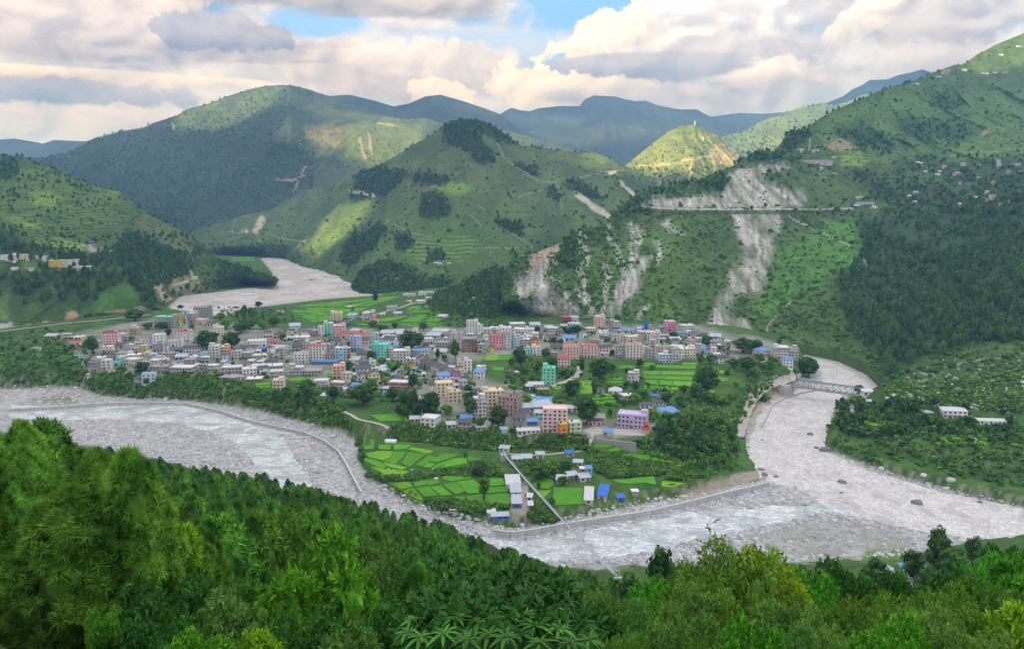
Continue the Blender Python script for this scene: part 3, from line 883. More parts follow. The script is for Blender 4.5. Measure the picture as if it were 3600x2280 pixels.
def paintD(c, e):
    wx, wy, n1, n2 = e['wx'], e['wy'], e['n1'], e['n2']
    c = over(c, (0.105, 0.115, 0.055), pmask(wx, wy, T2([(650, 960), (900, 1090), (1150, 980), (1290, 1050), (1850, 1080), (2000, 1200), (1500, 1290), (1430, 1480), (900, 1480), (520, 1350), (300, 1400), (420, 1180)]), 40) * (0.2 + 0.25 * n1))
    c = over(c, (0.115, 0.185, 0.05), stripes(e, 11.0, 2) * n1 * 0.30)
    c = over(c, (0.075, 0.15, 0.034), pmask(wx, wy, T5([(300, -60), (1000, -60), (1250, 180), (1150, 320), (400, 420), (100, 380), (120, 120)]), 40) * 0.55)
    s = stripes(e, 8.0, 5)
    c = over(c, (0.15, 0.25, 0.045), pmask(wx, wy, T2([(640, 1320), (750, 1290), (870, 1280), (940, 1350), (800, 1380)]), 10) * 0.8)
    for p in (T5([(470, 170), (900, 130), (980, 200), (900, 300), (560, 320), (450, 260)]), T5([(480, 200), (700, 190), (700, 300), (450, 300)]), T1([(2180, 1180), (2480, 1160), (2480, 1280), (2160, 1300)])):
        c = over(c, (0.12, 0.22, 0.045), pmask(wx, wy, p, 14) * s * 0.85)
        c = over(c, (0.035, 0.06, 0.022), pmask(wx, wy, p, 14) * (1 - s) * 0.45)
    for p in D_CAP:
        c = over(c, FOR0, pmask(wx, wy, p, 9) * 0.9)
    tr = [T2(p) for p in ([(1095, 1000), (1120, 1050), (1150, 1110)], [(1150, 1110), (1220, 1170), (1300, 1220), (1400, 1280), (1530, 1280)], [(1240, 1400), (1300, 1370), (1420, 1340)], [(1660, 1260), (1740, 1240), (1850, 1212), (1990, 1200)],
          [(1540, 1380), (1560, 1480)], [(960, 1440), (1010, 1480)], [(560, 1360), (700, 1290)])] + [T5(p) for p in ([(920, 0), (990, 70)], [(460, 110), (560, 130), (640, 150)], [(990, 220), (1140, 225), (1350, 218)], [(1100, 70), (1240, 140), (1350, 215)], [(1040, 220), (1050, 265)], [(320, 30), (460, 100)])] \
        + [T4(p) for p in ([(1890, 125), (2000, 160), (2160, 180)], [(2030, 280), (2160, 160)], [(1620, 110), (1700, 120)], [(1660, 0), (1640, 120)])]
    for p in tr:
        c = over(c, (0.36, 0.33, 0.27), lmask(e['px'], e['py'], p, 1.7, 2.6) * 0.5)
    for p, w in ((T2([(1660, 1370), (1740, 1430), (1820, 1480), (1900, 1540)]), 10), (T2([(1890, 1220), (1930, 1210)]), 6), (T2([(1970, 1290), (2060, 1370)]), 6), (T4([(1850, 20), (1830, 60), (1800, 100)]), 11), (T4([(1710, 100), (1740, 105)]), 6), (T2([(60, 1340), (140, 1360), (230, 1380)]), 5)):
        c = over(c, (0.44, 0.40, 0.35), lmask(wx * .5 + e['px'] * .5, wy * .5 + e['py'] * .5, p, w, w) * 0.85)
    return c


HD = loft('hill', [
    [(600, 902, 2700), (640, 862, 2750), (663, 822, 2800), (697, 802, 2880), (772, 785, 3000), (857, 757, 3100), (947, 737, 3150), (1046, 683, 3150), (1111, 658, 3100), (1200, 640, 2950), (1260, 606, 2850), (1335, 580, 2750), (1400, 543, 2700), (1454, 508, 2650), (1494, 488, 2600), (1519, 473, 2560), (1549, 448, 2520), (1584, 426, 2480), (1628, 419, 2450), (1673, 421, 2450), (1723, 438, 2480), (1773, 468, 2500), (1833, 513, 2520), (1898, 518, 2560), (1962, 528, 2600), (2047, 536, 2650), (2097, 536, 2650), (2137, 553, 2600), (2172, 573, 2550), (2241, 603, 2500), (2296, 643, 2400), (2380, 700, 2300)],
    [(600, 904, 2690), (772, 835, 2700), (947, 800, 2760), (1100, 750, 2700), (1200, 720, 2550), (1335, 680, 2400), (1500, 600, 2260), (1640, 540, 2200), (1800, 600, 2220), (1900, 620, 2250), (2100, 640, 2300), (2200, 670, 2200), (2380, 720, 2150)],
    [(600, 906, 2680), (772, 870, 2500), (947, 860, 2400), (1100, 870, 2200), (1255, 870, 1900), (1400, 840, 1800), (1600, 820, 1740), (1800, 810, 1780), (2000, 790, 1850), (2200, 770, 1900), (2380, 770, 1900)],
    [(600, 912, 0, -12.), (700, 897, 0, -12.), (900, 902, 0, -12.), (1000, 914, 0, -12.), (1060, 942, 0, -12.), (1150, 966, 0, -12.), (1255, 1012, 0, -12.), (1410, 1030, 0, -12.), (1550, 1035, 0, -12.), (2380, 1035, 0, -12.)]],
    600, 2380, 440, 200, 2, 0.016, 0.022, ((0.036, 0.072, 0.024), (0.090, 0.150, 0.042)), paintD, lam=170, label='rounded green hill with a dark wooded cap')

# B: the high mountain at the left, partly in sun
def paintB(c, e):
    wx, wy = e['wx'], e['wy']
    c = over(c, (0.026, 0.050, 0.024), pmask(wx, wy, [(100, 520), (600, 430), (740, 460), (900, 400), (1030, 310), (1130, 420), (1080, 560), (1100, 640), (900, 720), (700, 860), (300, 860), (0, 700)], 50) * 0.75)
    c = over(c, (0.15, 0.20, 0.05), pmask(wx, wy, T2([(0, 900), (300, 850), (560, 900), (560, 1000), (400, 1100), (260, 1160), (100, 1100), (0, 1000)]), 20) * 0.7)  # right flank painted lighter to heighten its sun patch
    c = over(c, (0.22, 0.19, 0.09), pmask(wx, wy, T1([(2150, 890), (2408, 900), (2408, 1040), (2200, 1020), (2160, 960)]), 14) * 0.6)  # gold put into the colour here, also for the sun patch
    for p in (T2([(130, 970), (150, 1060), (170, 1110)]), T2([(190, 920), (205, 1010), (215, 1090)]), T1([(2160, 1170), (2110, 1250), (2080, 1340)]), T1([(1940, 1260), (2060, 1270), (2150, 1240)]), T1([(1215, 870), (1230, 910)]), T2([(255, 870), (370, 885)])):
        c = over(c, (0.42, 0.35, 0.25), lmask(wx * .5 + e['px'] * .5, wy * .5 + e['py'] * .5, p, 3, 4) * 0.7)
    return c


HB = loft('mountain', [
    [(60, 560, 4300), (174, 550, 4350), (239, 538, 4400), (279, 518, 4430), (344, 486, 4500), (423, 461, 4600), (498, 451, 4700), (553, 428, 4750), (623, 406, 4800), (658, 384, 4850), (737, 364, 4900), (797, 339, 4950), (872, 316, 5000), (937, 301, 5000), (1021, 299, 5000), (1071, 311, 5050), (1136, 331, 5100), (1200, 352, 5200), (1275, 384, 5300), (1330, 400, 5300), (1414, 420, 5200), (1499, 413, 5300), (1549, 433, 5300), (1700, 450, 5400), (1778, 458, 5400), (1900, 490, 5300), (2000, 525, 5200), (2300, 600, 5000)],
    [(60, 600, 4100), (344, 560, 4100), (600, 520, 4150), (740, 480, 4250), (900, 440, 4300), (1021, 410, 4250), (1136, 440, 4400), (1300, 470, 4500), (1500, 520, 4500), (2000, 560, 4500), (2300, 630, 4500)],
    [(60, 700, 3700), (600, 680, 3600), (900, 620, 3650), (1100, 600, 3800), (1300, 580, 3900), (1500, 580, 4000), (2300, 660, 4000)],
    [(60, 860, 3000), (600, 840, 3050), (900, 810, 3300), (1100, 760, 3400), (1300, 720, 3500), (2300, 720, 3500)]],
    60, 2300, 420, 150, 3, 0.018, 0.034, ((0.032, 0.055, 0.026), (0.085, 0.118, 0.045)), paintB, lam=420, mname='range_cover', ms=(0.03, 0.007), bd=10, label='high wooded mountain with patches of evening sun')

# G: terraced hillside on the left, with a pine spur in front of it
def paintG(c, e):
    wx, wy, n2 = e['wx'], e['wy'], e['n2']
    s = stripes(e, 6.0, 9)
    m = pmask(wx, wy, T1([(0, 1130), (200, 1130), (600, 1300), (900, 1420), (960, 1520), (700, 1640), (300, 1700), (0, 1560)]), 20)
    c = over(c, (0.11, 0.20, 0.04), m * s * 0.6)
    for p in (T4([(260, 170), (420, 150), (570, 180), (600, 250), (300, 270)]), T1([(200, 1340), (340, 1330), (440, 1400), (360, 1460), (220, 1440)]), T4([(60, 0), (280, 30), (300, 80), (120, 70)])):
        c = over(c, (0.17, 0.27, 0.045), pmask(wx, wy, p, 10) * (0.45 + 0.5 * s))
    c = over(c, (0.10, 0.135, 0.045), pmask(wx, wy, T4([(960, -20), (1080, -10), (1220, 60), (1480, 270), (1440, 300), (1300, 270), (1100, 190), (960, 110)]), 10) * 0.8)
    c = over(c, FOR0, pmask(wx, wy, T4([(560, 280), (760, 250), (850, 200), (900, 100), (960, 115), (1100, 200), (1300, 290), (1335, 400), (1220, 430), (1160, 480), (1100, 480), (1000, 620), (700, 560), (560, 440)]), 12) * 0.85)
    c = over(c, FOR0, pmask(wx, wy, T1([(0, 1110), (120, 1130), (130, 1230), (0, 1280)]), 12) * 0.6)
    c = over(c, (0.35, 0.29, 0.21), pmask(wx, wy, T4([(1080, 475), (1120, 480), (1220, 570), (1330, 600), (1180, 640), (1120, 560)]), 6) * 0.9)
    c = over(c, (0.24, 0.22, 0.14), pmask(wx, wy, T4([(1220, 430), (1390, 420), (1470, 480), (1570, 530), (1400, 580), (1250, 570), (1200, 500)]), 8) * 0.7)
    for p in (T4([(1210, 490), (1300, 465), (1390, 430), (1360, 425)]), T4([(620, 190), (660, 250), (730, 290)])):
        c = over(c, (0.42, 0.38, 0.31), lmask(e['px'], e['py'], p, 3.5, 4) * 0.8)
    c = over(c, (0.36, 0.33, 0.27), pmask(wx, wy, T4([(560, 210), (640, 190), (820, 250), (740, 300), (660, 260)]), 6) * 0.6)
    c = over(c, (0.34, 0.30, 0.25), lmask(wx, wy, T4([(1310, 310), (1330, 360), (1350, 420)]), 5) * 0.8)
    return c


HG = loft('hill', [
    [(-450, 400, 2150), (-150, 500, 2000), (0, 541, 1950), (20, 548, 1945), (90, 553, 1930), (120, 573, 1920), (174, 588, 1910), (229, 613, 1900), (294, 638, 1890), (349, 658, 1880), (424, 673, 1860), (448, 698, 1845), (478, 722, 1830), (528, 757, 1800), (598, 790, 1770), (663, 825, 1740), (722, 875, 1700), (745, 897, 1680), (810, 935, 1650)],
    [(-450, 760, 1500), (0, 760, 1500), (229, 800, 1490), (424, 830, 1490), (528, 860, 1500), (598, 880, 1520), (663, 895, 1550), (745, 915, 1620), (810, 945, 1630)],
    [(-450, 1180, 0, -8.), (0, 1172, 0, -8.), (200, 1142, 0, -8.), (350, 1122, 0, -8.), (500, 1104, 0, -8.), (565, 1086, 0, -8.), (590, 1058, 0, -8.), (640, 1040, 0, -8.), (700, 1030, 0, -8.), (760, 1015, 0, -8.), (810, 1000, 0, -8.)]],
    -450, 810, 330, 200, 4, 0.014, 0.016, ((0.038, 0.075, 0.022), (0.088, 0.150, 0.035)), paintG, lam=130, label='terraced green hillside at the left of the valley',
    terr=lambda x, y: pmask(x, y, T1([(0, 1130), (200, 1130), (600, 1300), (900, 1420), (960, 1520), (700, 1640), (300, 1700), (0, 1560)]), 20) * 0.8)


def paintG1(c, e):
    wx, wy = e['wx'], e['wy']
    c = over(c, (0.075, 0.165, 0.026), pmask(wx, wy, T4([(660, 640), (700, 560), (880, 470), (960, 540), (1000, 640), (900, 690), (680, 690)]), 14) * 0.8)
    c = over(c, (0.12, 0.19, 0.04), pmask(wx, wy, T4([(140, 320), (290, 320), (280, 390), (160, 380)]), 8) * 0.8)
    c = over(c, (0.10, 0.18, 0.035), pmask(wx, wy, T4([(-200, 540), (60, 550), (60, 720), (-200, 760)]), 10) * 0.7)
    for p in (T4([(670, 700), (760, 670), (880, 655), (900, 720), (680, 730)]), T4([(460, 690), (520, 660), (585, 700), (580, 745), (470, 745)]), T4([(820, 660), (1030, 635), (1075, 690), (1070, 705), (900, 700)])):
        c = over(c, (0.36, 0.25, 0.165), pmask(wx, wy, p, 5) * 0.9)
    c = over(c, (0.36, 0.25, 0.165), pmask(wx, wy, T4([(140, 770), (300, 750), (480, 740), (480, 765), (160, 785)]), 3) * 0.9)
    c = over(c, (0.34, 0.33, 0.32), pmask(wx, wy, T4([(-10, 760), (60, 740), (150, 790), (140, 810), (0, 820)]), 5) * 0.9)
    c = over(c, (0.36, 0.33, 0.29), pmask(wx, wy, T4([(940, 650), (1060, 645), (1075, 690), (960, 700)]), 4) * 0.8)
    return c


HG1 = loft('spur', [
    [(-450, 740, 1260), (0, 800, 1230), (100, 850, 1230), (170, 875, 1230), (300, 905, 1230), (450, 945, 1220), (530, 1035, 1195), (578, 1090, 1165)],
    [(-450, 1000, 1110), (0, 985, 1130), (200, 990, 1140), (350, 1010, 1150), (500, 1062, 1165), (578, 1092, 1163)],
    [(-450, 1185, 0, -3.), (0, 1168, 0, -3.), (200, 1140, 0, -3.), (350, 1120, 0, -3.), (500, 1104, 0, -3.), (578, 1096, 0, -3.)]],
    -450, 578, 260, 130, 5, 0.010, 0.02, ((0.028, 0.058, 0.018), (0.06, 0.12, 0.026)), paintG1, lam=90, label='pine-covered spur above the valley road')
HG2 = loft('knoll', [
    [(628, 935, 1730), (645, 908, 1740), (720, 900, 1700), (780, 915, 1680), (850, 935, 1640), (900, 962, 1600), (975, 990, 1565)],
    [(628, 975, 1650), (645, 970, 1640), (720, 970, 1590), (780, 970, 1580), (850, 975, 1575), (900, 982, 1565), (975, 991, 1560)],
    [(628, 1018, 0, -10.), (720, 1022, 0, -10.), (800, 1016, 0, -10.), (870, 1006, 0, -10.), (950, 994, 0, -10.), (975, 992, 0, -10.)]],
    628, 975, 110, 60, 6, 0.008, 0.015, ((0.025, 0.05, 0.018), (0.06, 0.10, 0.026)), None, lam=80, label='wooded knoll beside the upper river')
HH = loft('knoll', [
    [(1470, 1092, 1230), (1500, 1070, 1260), (1550, 1032, 1290), (1625, 1000, 1300), (1700, 960, 1300), (1760, 935, 1290), (1795, 965, 1270), (1815, 1020, 1230), (1830, 1080, 1180)],
    [(1470, 1094, 1225), (1500, 1085, 1220), (1550, 1080, 1200), (1650, 1070, 1170), (1750, 1050, 1160), (1830, 1100, 1140)],
    [(1470, 1098, 0, -3.), (1550, 1122, 0, -3.), (1650, 1142, 0, -3.), (1750, 1140, 0, -3.), (1830, 1125, 0, -3.)]],
    1470, 1830, 130, 90, 7, 0.010, 0.02, ((0.028, 0.062, 0.018), (0.07, 0.14, 0.03)), None, lam=80, label='wooded knoll between the fields and the landslide')
HT = loft('knoll', [
    [(1238, 1005, 1560), (1262, 962, 1590), (1300, 930, 1620), (1350, 916, 1650), (1420, 930, 1650), (1500, 955, 1610), (1590, 990, 1550)],
    [(1238, 1010, 1550), (1265, 1000, 1540), (1410, 1000, 1530), (1500, 1000, 1520), (1590, 1000, 1520)],
    [(1238, 1020, 0, -10.), (1265, 1034, 0, -10.), (1410, 1040, 0, -10.), (1500, 1032, 0, -10.), (1590, 1022, 0, -10.)]],
    1238, 1590, 110, 60, 8, 0.008, 0.02, ((0.028, 0.055, 0.018), (0.07, 0.11, 0.03)),
    lambda c, e: over(over(c, (0.36, 0.27, 0.17), lmask(e['px'], e['py'], T5([(315, 400), (330, 430), (400, 440)]), 4) * .8), (0.36, 0.27, 0.17), lmask(e['px'], e['py'], T5([(310, 440), (285, 475), (330, 520)]), 4) * .8), lam=90, label='wooded toe of the centre hill above the river')


# E: the sunlit hill with the mast, the pale ridge behind it
def paintE(c, e):
    wx, wy = e['wx'], e['wy']
    for p in (T3([(0, 1130), (200, 1100), (260, 1030), (330, 1010)]), T3([(270, 1010), (300, 1080), (270, 1150)]), T3([(330, 1020), (380, 1080), (430, 1130)]), T3([(200, 1080), (220, 1160)]), T3([(70, 1150), (50, 1230), (40, 1300)]), T3([(150, 970), (215, 960)]), T2([(2100, 1170), (2280, 1160), (2400, 1145)]), T2([(2210, 1180), (2250, 1290)])):
        c = over(c, (0.46, 0.37, 0.24), lmask(wx * .5 + e['px'] * .5, wy * .5 + e['py'] * .5, p, 3.5, 6) * 0.5)
    c = over(c, (0.36, 0.28, 0.17), pmask(wx, wy, T3([(180, 1060), (280, 1010), (360, 1020), (440, 1120), (300, 1180), (230, 1150)]), 10) * 0.45)
    return c


HE = loft('hill', [
    [(2150, 620, 3700), (2191, 588, 3700), (2246, 543, 3750), (2296, 503, 3780), (2346, 463, 3800), (2400, 441, 3800), (2445, 439, 3800), (2475, 451, 3800), (2525, 478, 3800), (2555, 508, 3780), (2599, 533, 3760), (2620, 558, 3700), (2700, 620, 3600)],
    [(2150, 640, 3500), (2300, 600, 3400), (2440, 560, 3350), (2600, 600, 3400), (2700, 640, 3400)],
    [(2150, 700, 3100), (2400, 710, 3000), (2700, 710, 3000)]],
    2150, 2700, 170, 90, 9, 0.012, 0.045, ((0.085, 0.125, 0.032), (0.16, 0.20, 0.055)), paintE, lam=210, mname='range_cover', ms=(0.03, 0.007), bd=10, label='grassy sunlit hill with a mast on its top')
loft('ridge', [
    [(2450, 505, 5400), (2549, 478, 5400), (2624, 458, 5400), (2669, 429, 5450), (2779, 389, 5500), (2848, 369, 5550), (2898, 361, 5600), (2933, 371, 5600), (2973, 359, 5700), (3038, 331, 5800), (3200, 320, 5900), (3400, 330, 5900)],
    [(2450, 600, 4300), (2700, 560, 4300), (3000, 480, 4500), (3400, 420, 4600)],
    [(2450, 720, 3500), (3400, 700, 3500)]],
    2450, 3400, 220, 80, 10, 0.012, 0.05, ((0.06, 0.10, 0.032), (0.12, 0.165, 0.05)), None, lam=330, mname='range_cover', ms=(0.03, 0.007), bd=10, label='pale green ridge behind the sunlit hill')
# far blue ranges
FARC = ((0.020, 0.038, 0.022), (0.045, 0.066, 0.034))


def far(rows, p0, p1, s, lab, lam=900, c=FARC):
    loft('mountain', rows, p0, p1, 260, 50, s, 0.010, 0.045, c, None, lam=lam, mname='far_cover', ms=(0.008, 0.002), bd=25, label=lab)


far([[(-500, 470, 7760), (0, 490, 7760), (50, 487, 7760), (130, 500, 7760), (150, 505, 7760), (190, 492, 7760), (300, 497, 7852), (345, 482, 7852), (500, 470, 7990), (700, 480, 7990)],
     [(-500, 620, 6150), (700, 620, 6150)]], -500, 700, 11, 'far blue ridge at the left end of the valley')
far([[(1050, 350, 6472), (1200, 334, 6610), (1230, 333, 6610), (1275, 344, 6610), (1324, 356, 6610), (1384, 374, 6656), (1439, 364, 6702), (1494, 339, 6748), (1549, 333, 6748), (1569, 339, 6748), (1623, 354, 6794), (1698, 379, 6840), (1758, 401, 6840), (1823, 448, 6840), (1920, 500, 6748), (2040, 535, 6656), (2200, 590, 6380)],
     [(1050, 480, 5552), (1500, 480, 5598), (1800, 530, 5690), (2200, 620, 5690)], [(1050, 640, 5092), (2200, 660, 5092)]], 1050, 2200, 12, 'dark blue wooded range left of the gap')
far([[(1600, 460, 8220), (1758, 401, 8220), (1775, 390, 8220), (1798, 379, 8220), (1830, 388, 8220), (1863, 391, 8220), (1893, 381, 8220), (1962, 373, 8312), (2037, 373, 8450), (2057, 349, 8450), (2087, 336, 8450), (2162, 339, 8450), (2197, 349, 8450), (2236, 356, 8450), (2271, 354, 8450), (2306, 369, 8450), (2341, 376, 8450), (2396, 385, 8450), (2450, 384, 8450), (2475, 399, 8450), (2505, 414, 8404), (2560, 440, 8220), (2640, 470, 7990)],
     [(1600, 520, 7070), (2050, 480, 6978), (2300, 480, 7070), (2640, 520, 7070)], [(1600, 640, 5920), (2640, 640, 5920)]], 1600, 2640, 13, 'blue mountain with a blunt top in the gap')
far([[(2300, 420, 9600), (2500, 410, 9600), (2599, 397, 9600), (2680, 400, 9600), (2749, 395, 9600), (2850, 380, 9600), (3000, 380, 9600)], [(2300, 560, 7760), (3000, 560, 7760)]], 2300, 3000, 14, 'faint blue range under the clouds')
far([[(2800, 400, 7070), (2908, 361, 7070), (2963, 339, 7070), (2998, 314, 7070), (3030, 300, 7070), (3058, 281, 7070), (3090, 281, 7070), (3122, 279, 7070), (3157, 264, 7070), (3200, 256, 7070), (3242, 244, 7070), (3272, 254, 7070), (3350, 270, 7070), (3600, 240, 7070)], [(2800, 560, 5690), (3600, 500, 5690)]], 2800, 3600, 15, 'blue peak behind the right-hand slope')

# ------------------------------------------------------------------ rivers
def water_mat(name, deep, milk, foam, s):
    m = bpy.data.materials.new(name); m.use_nodes = True
    b = NB(m.node_tree)
    tc = b.new('ShaderNodeTexCoord')
    mp = b.new('ShaderNodeMapping'); mp.inputs['Rotation'].default_value = (0, 0, s[3]); mp.inputs['Scale'].default_value = (s[0], s[1], 1)
    b.l.new(tc.outputs['Object'], mp.inputs[0])
    v = mp.outputs[0]
    n1 = b.noise(v, 0.055, 6, 0.62, 0.9)
    n2 = b.noise(v, 0.30, 6, 0.68, 1.2)
    n3 = b.noise(v, 1.1, 4, 0.6, 0.6)
    c = b.mix(b.ramp(n1, 0.35, 0.68), deep, milk)
    fm = b.m('MULTIPLY', b.ramp(n2, 0.47, 0.58), b.ramp(n1, s[2], s[2] + 0.22))
    c = b.mix(b.m('MULTIPLY', fm, b.ramp(n3, 0.3, 0.6, 0.5, 1.0)), c, foam)
    c = b.mix(b.ramp(n2, 0.32, 0.44, 0.35, 0.0), c, (deep[0] * .55, deep[1] * .55, deep[2] * .55))
    p = b.new('ShaderNodeBsdfPrincipled')
    b.put(p.inputs['Base Color'], c)
    p.inputs['Roughness'].default_value = 0.38
    p.inputs['Specular IOR Level'].default_value = 0.35
    bp = b.new('ShaderNodeBump'); bp.inputs['Strength'].default_value = 0.6; bp.inputs['Distance'].default_value = 0.8
    b.put(bp.inputs['Height'], b.m('ADD', n2, b.m('MULTIPLY', n3, 0.4)))
    b.l.new(bp.outputs[0], p.inputs['Normal'])
    o = b.new('ShaderNodeOutputMaterial'); b.l.new(p.outputs[0], o.inputs[0])
    return m


def river(name, poly, z, step, m, amp, label):
    poly = np.array(poly, float)
    xs = np.arange(poly[:, 0].min() - 30, poly[:, 0].max() + 30, step * 1.4); ys = np.arange(poly[:, 1].min() - 20, poly[:, 1].max() + 20, step)
    X, Y = np.meshgrid(xs, ys)
    P = on_z(X, Y, z)
    P[..., 2] += fbm(P[..., 0] / 5, P[..., 1] / 5, 4) * amp + fbm(P[..., 0] / 22, P[..., 1] / 22, 3) * amp
    f = grid_faces(*X.shape)
    cx = X.ravel()[f].mean(1); cy = Y.ravel()[f].mean(1)
    d = dline(cx, cy, poly, True)
    f = f[inpoly(cx, cy, poly) | (d < 16)]
    used, inv = np.unique(f, return_inverse=True)
    obj(name, mesh_np(name, P.reshape(-1, 3)[used], inv.reshape(f.shape)[:, ::-1], m, smooth=True), kind='structure', label=label)


WL = -18.3
river('river', W_FRONT, WL, 4.0, water_mat('milky_water', (0.35, 0.395, 0.38), (0.54, 0.575, 0.56), (0.90, 0.91, 0.90), (1.0, 1.5, 0.36, 0.35)), 0.34, 'milky white-water river flowing in front of the town')
river('river', W_RIGHT, WL - 0.02, 4.0, water_mat('silty_water', (0.46, 0.43, 0.385), (0.59, 0.56, 0.515), (0.78, 0.755, 0.715), (1.2, 1.0, 0.30, -0.3)), 0.34, 'silty brown river in spate right of the town')
river('river', W_FAR, -9.2, 2.5, water_mat('pale_water', (0.50, 0.475, 0.44), (0.62, 0.585, 0.545), (0.72, 0.685, 0.645), (0.25, 0.8, 0.5, 0.2)), 0.15, 'broad pale upper river behind the town')

# ------------------------------------------------------------------ air
hz = MB().box(-21000, 21000, -5000, 22000, -140, 1500).mesh('haze', [])
hm = bpy.data.materials.new('haze_air'); hm.use_nodes = True
_b = NB(hm.node_tree)
_pv = _b.new('ShaderNodeVolumePrincipled')
_pv.inputs['Color'].default_value = (0.22, 0.48, 1.0, 1)
_pv.inputs['Density'].default_value = 1.1e-4
_pv.inputs['Anisotropy'].default_value = 0.0
_pv.inputs['Absorption Color'].default_value = (1, 1, 1, 1)
_o = _b.new('ShaderNodeOutputMaterial')
_b.l.new(_pv.outputs[0], _o.inputs['Volume'])
hz.materials.append(hm)
haze = obj('haze', hz, kind='stuff', label='thin blue haze filling the valley air')

# ------------------------------------------------------------------ unseen cloud slabs added to shade valley and ranges, holed for sun patches
LIT = [(HB, [(640, 405), (740, 360), (872, 312), (940, 296), (1004, 296), (960, 345), (880, 402), (760, 452), (650, 445)]), (HB, [(1075, 378), (1120, 362), (1180, 388), (1110, 398)]),
       (HB, [(1005, 452), (1200, 440), (1330, 415), (1420, 415), (1560, 425), (1500, 480), (1480, 510), (1380, 545), (1310, 592), (1230, 560), (1100, 520), (1040, 500)]),
       (HB, [(1760, 450), (1900, 480), (2020, 525), (2020, 550), (1800, 510)]),
       (HE, [(2160, 610), (2300, 490), (2400, 430), (2480, 440), (2560, 500), (2660, 580), (2570, 600), (2500, 620), (2400, 600), (2260, 598)]),
       (HILLS['ridge'], [(2440, 520), (2600, 440), (2800, 360), (3060, 310), (3300, 300), (3300, 600), (2700, 600), (2600, 560), (2450, 560)]),
       (HF, [(3370, 232), (3440, 185), (3600, 100), (3960, 0), (3960, 120), (3640, 185), (3500, 212)]),
       (HD, [(1098, 872), (1132, 812), (1186, 735), (1258, 718), (1236, 770), (1165, 845), (1120, 885)]), (HD, [(2080, 540), (2140, 552), (2200, 598), (2150, 596)])]


def deck(zd, cell, shaded, lit, grow):  # slab added to block the sun, cut open over the lit targets
    s = np.array(SUN_DIR)
    def up(p):
        return p[:, :2] + (zd - p[:, 2:3]) / s[2] * s[:2]
    A = np.concatenate([up(p) for p in shaded]); L = [up(p) for p in lit if len(p)]
    lo = A.min(0) - cell * (grow + 8); n = ((A.max(0) + cell * (grow + 8) - lo) / cell).astype(int) + 1
    occ = np.zeros(n, bool)
    i = ((A - lo) / cell).astype(int); occ[i[:, 0], i[:, 1]] = True
    gi, gj = np.meshgrid(np.arange(n[0]), np.arange(n[1]), indexing='ij')
    nz = fbm(gi / 9.0, gj / 9.0, 4)
    def dil(m, k):
        for _ in range(k):
            q = m.copy(); q[1:] |= m[:-1]; q[:-1] |= m[1:]; q[:, 1:] |= m[:, :-1]; q[:, :-1] |= m[:, 1:]; m = q
        return m
    occ2 = dil(occ, grow); rim = dil(occ2, 9)
    occ2 |= rim
    hole = np.zeros(n, bool)
    for l in L:
        j = ((l - lo) / cell).astype(int)
        ok = (j >= 0).all(1) & (j < n).all(1)
        hole[j[ok, 0], j[ok, 1]] = True
    hole = dil(hole, 1)
    occ2 &= ~hole
    # closed lumpy slab over the occupied cells
    n0, n1 = n
    vi = np.arange((n0 + 1) * (n1 + 1)).reshape(n0 + 1, n1 + 1)
    ax, ay = np.meshgrid(lo[0] + np.arange(n0 + 1) * cell, lo[1] + np.arange(n1 + 1) * cell, indexing='ij')
    bot = np.stack([ax, ay, zd + fbm(ax / cell / 6, ay / cell / 6, 4) * cell * 0.8], -1).reshape(-1, 3)
    th = cell * 1.5 + np.abs(fbm(ax / cell / 5 + 9, ay / cell / 5, 4)) * cell * 3         # slab sheared along the sun direction so its holes let sun through
    top = np.stack([ax + th * s[0] / s[2], ay + th * s[1] / s[2], zd + th], -1).reshape(-1, 3)
    bot[:, 2] = zd
    N = len(bot)
    I, J = np.nonzero(occ2)
    q = np.stack([vi[I, J], vi[I + 1, J], vi[I + 1, J + 1], vi[I, J + 1]], -1)
    fs = [q[:, ::-1], q + N]
    for di, dj, a, b in ((-1, 0, (0, 1), (0, 0)), (1, 0, (1, 0), (1, 1)), (0, -1, (0, 0), (1, 0)), (0, 1, (1, 1), (0, 1))):
        ii, jj = I + di, J + dj
        inside = (ii >= 0) & (ii < n0) & (jj >= 0) & (jj < n1)
        edge = ~inside
        edge[inside] = ~occ2[ii[inside], jj[inside]]
        p = vi[I[edge] + a[0], J[edge] + a[1]]; r = vi[I[edge] + b[0], J[edge] + b[1]]
        fs.append(np.stack([p, r, r + N, p + N], -1))
    f = np.concatenate(fs); V = np.concatenate([bot, top])
    used, inv = np.unique(f, return_inverse=True)
    return mesh_np('clouds', V[used], inv.reshape(f.shape), mat('shade_cloud_white', (0.85, 0.85, 0.86), 1.0, 0.05, 0.001), smooth=True)


def sel(h, poly=None):
    w = h['W'][::2, ::2].reshape(-1, 3)
    if poly is None:
        return w
    m = inpoly(h['px'], h['py'], poly)
    return h['W'][m]


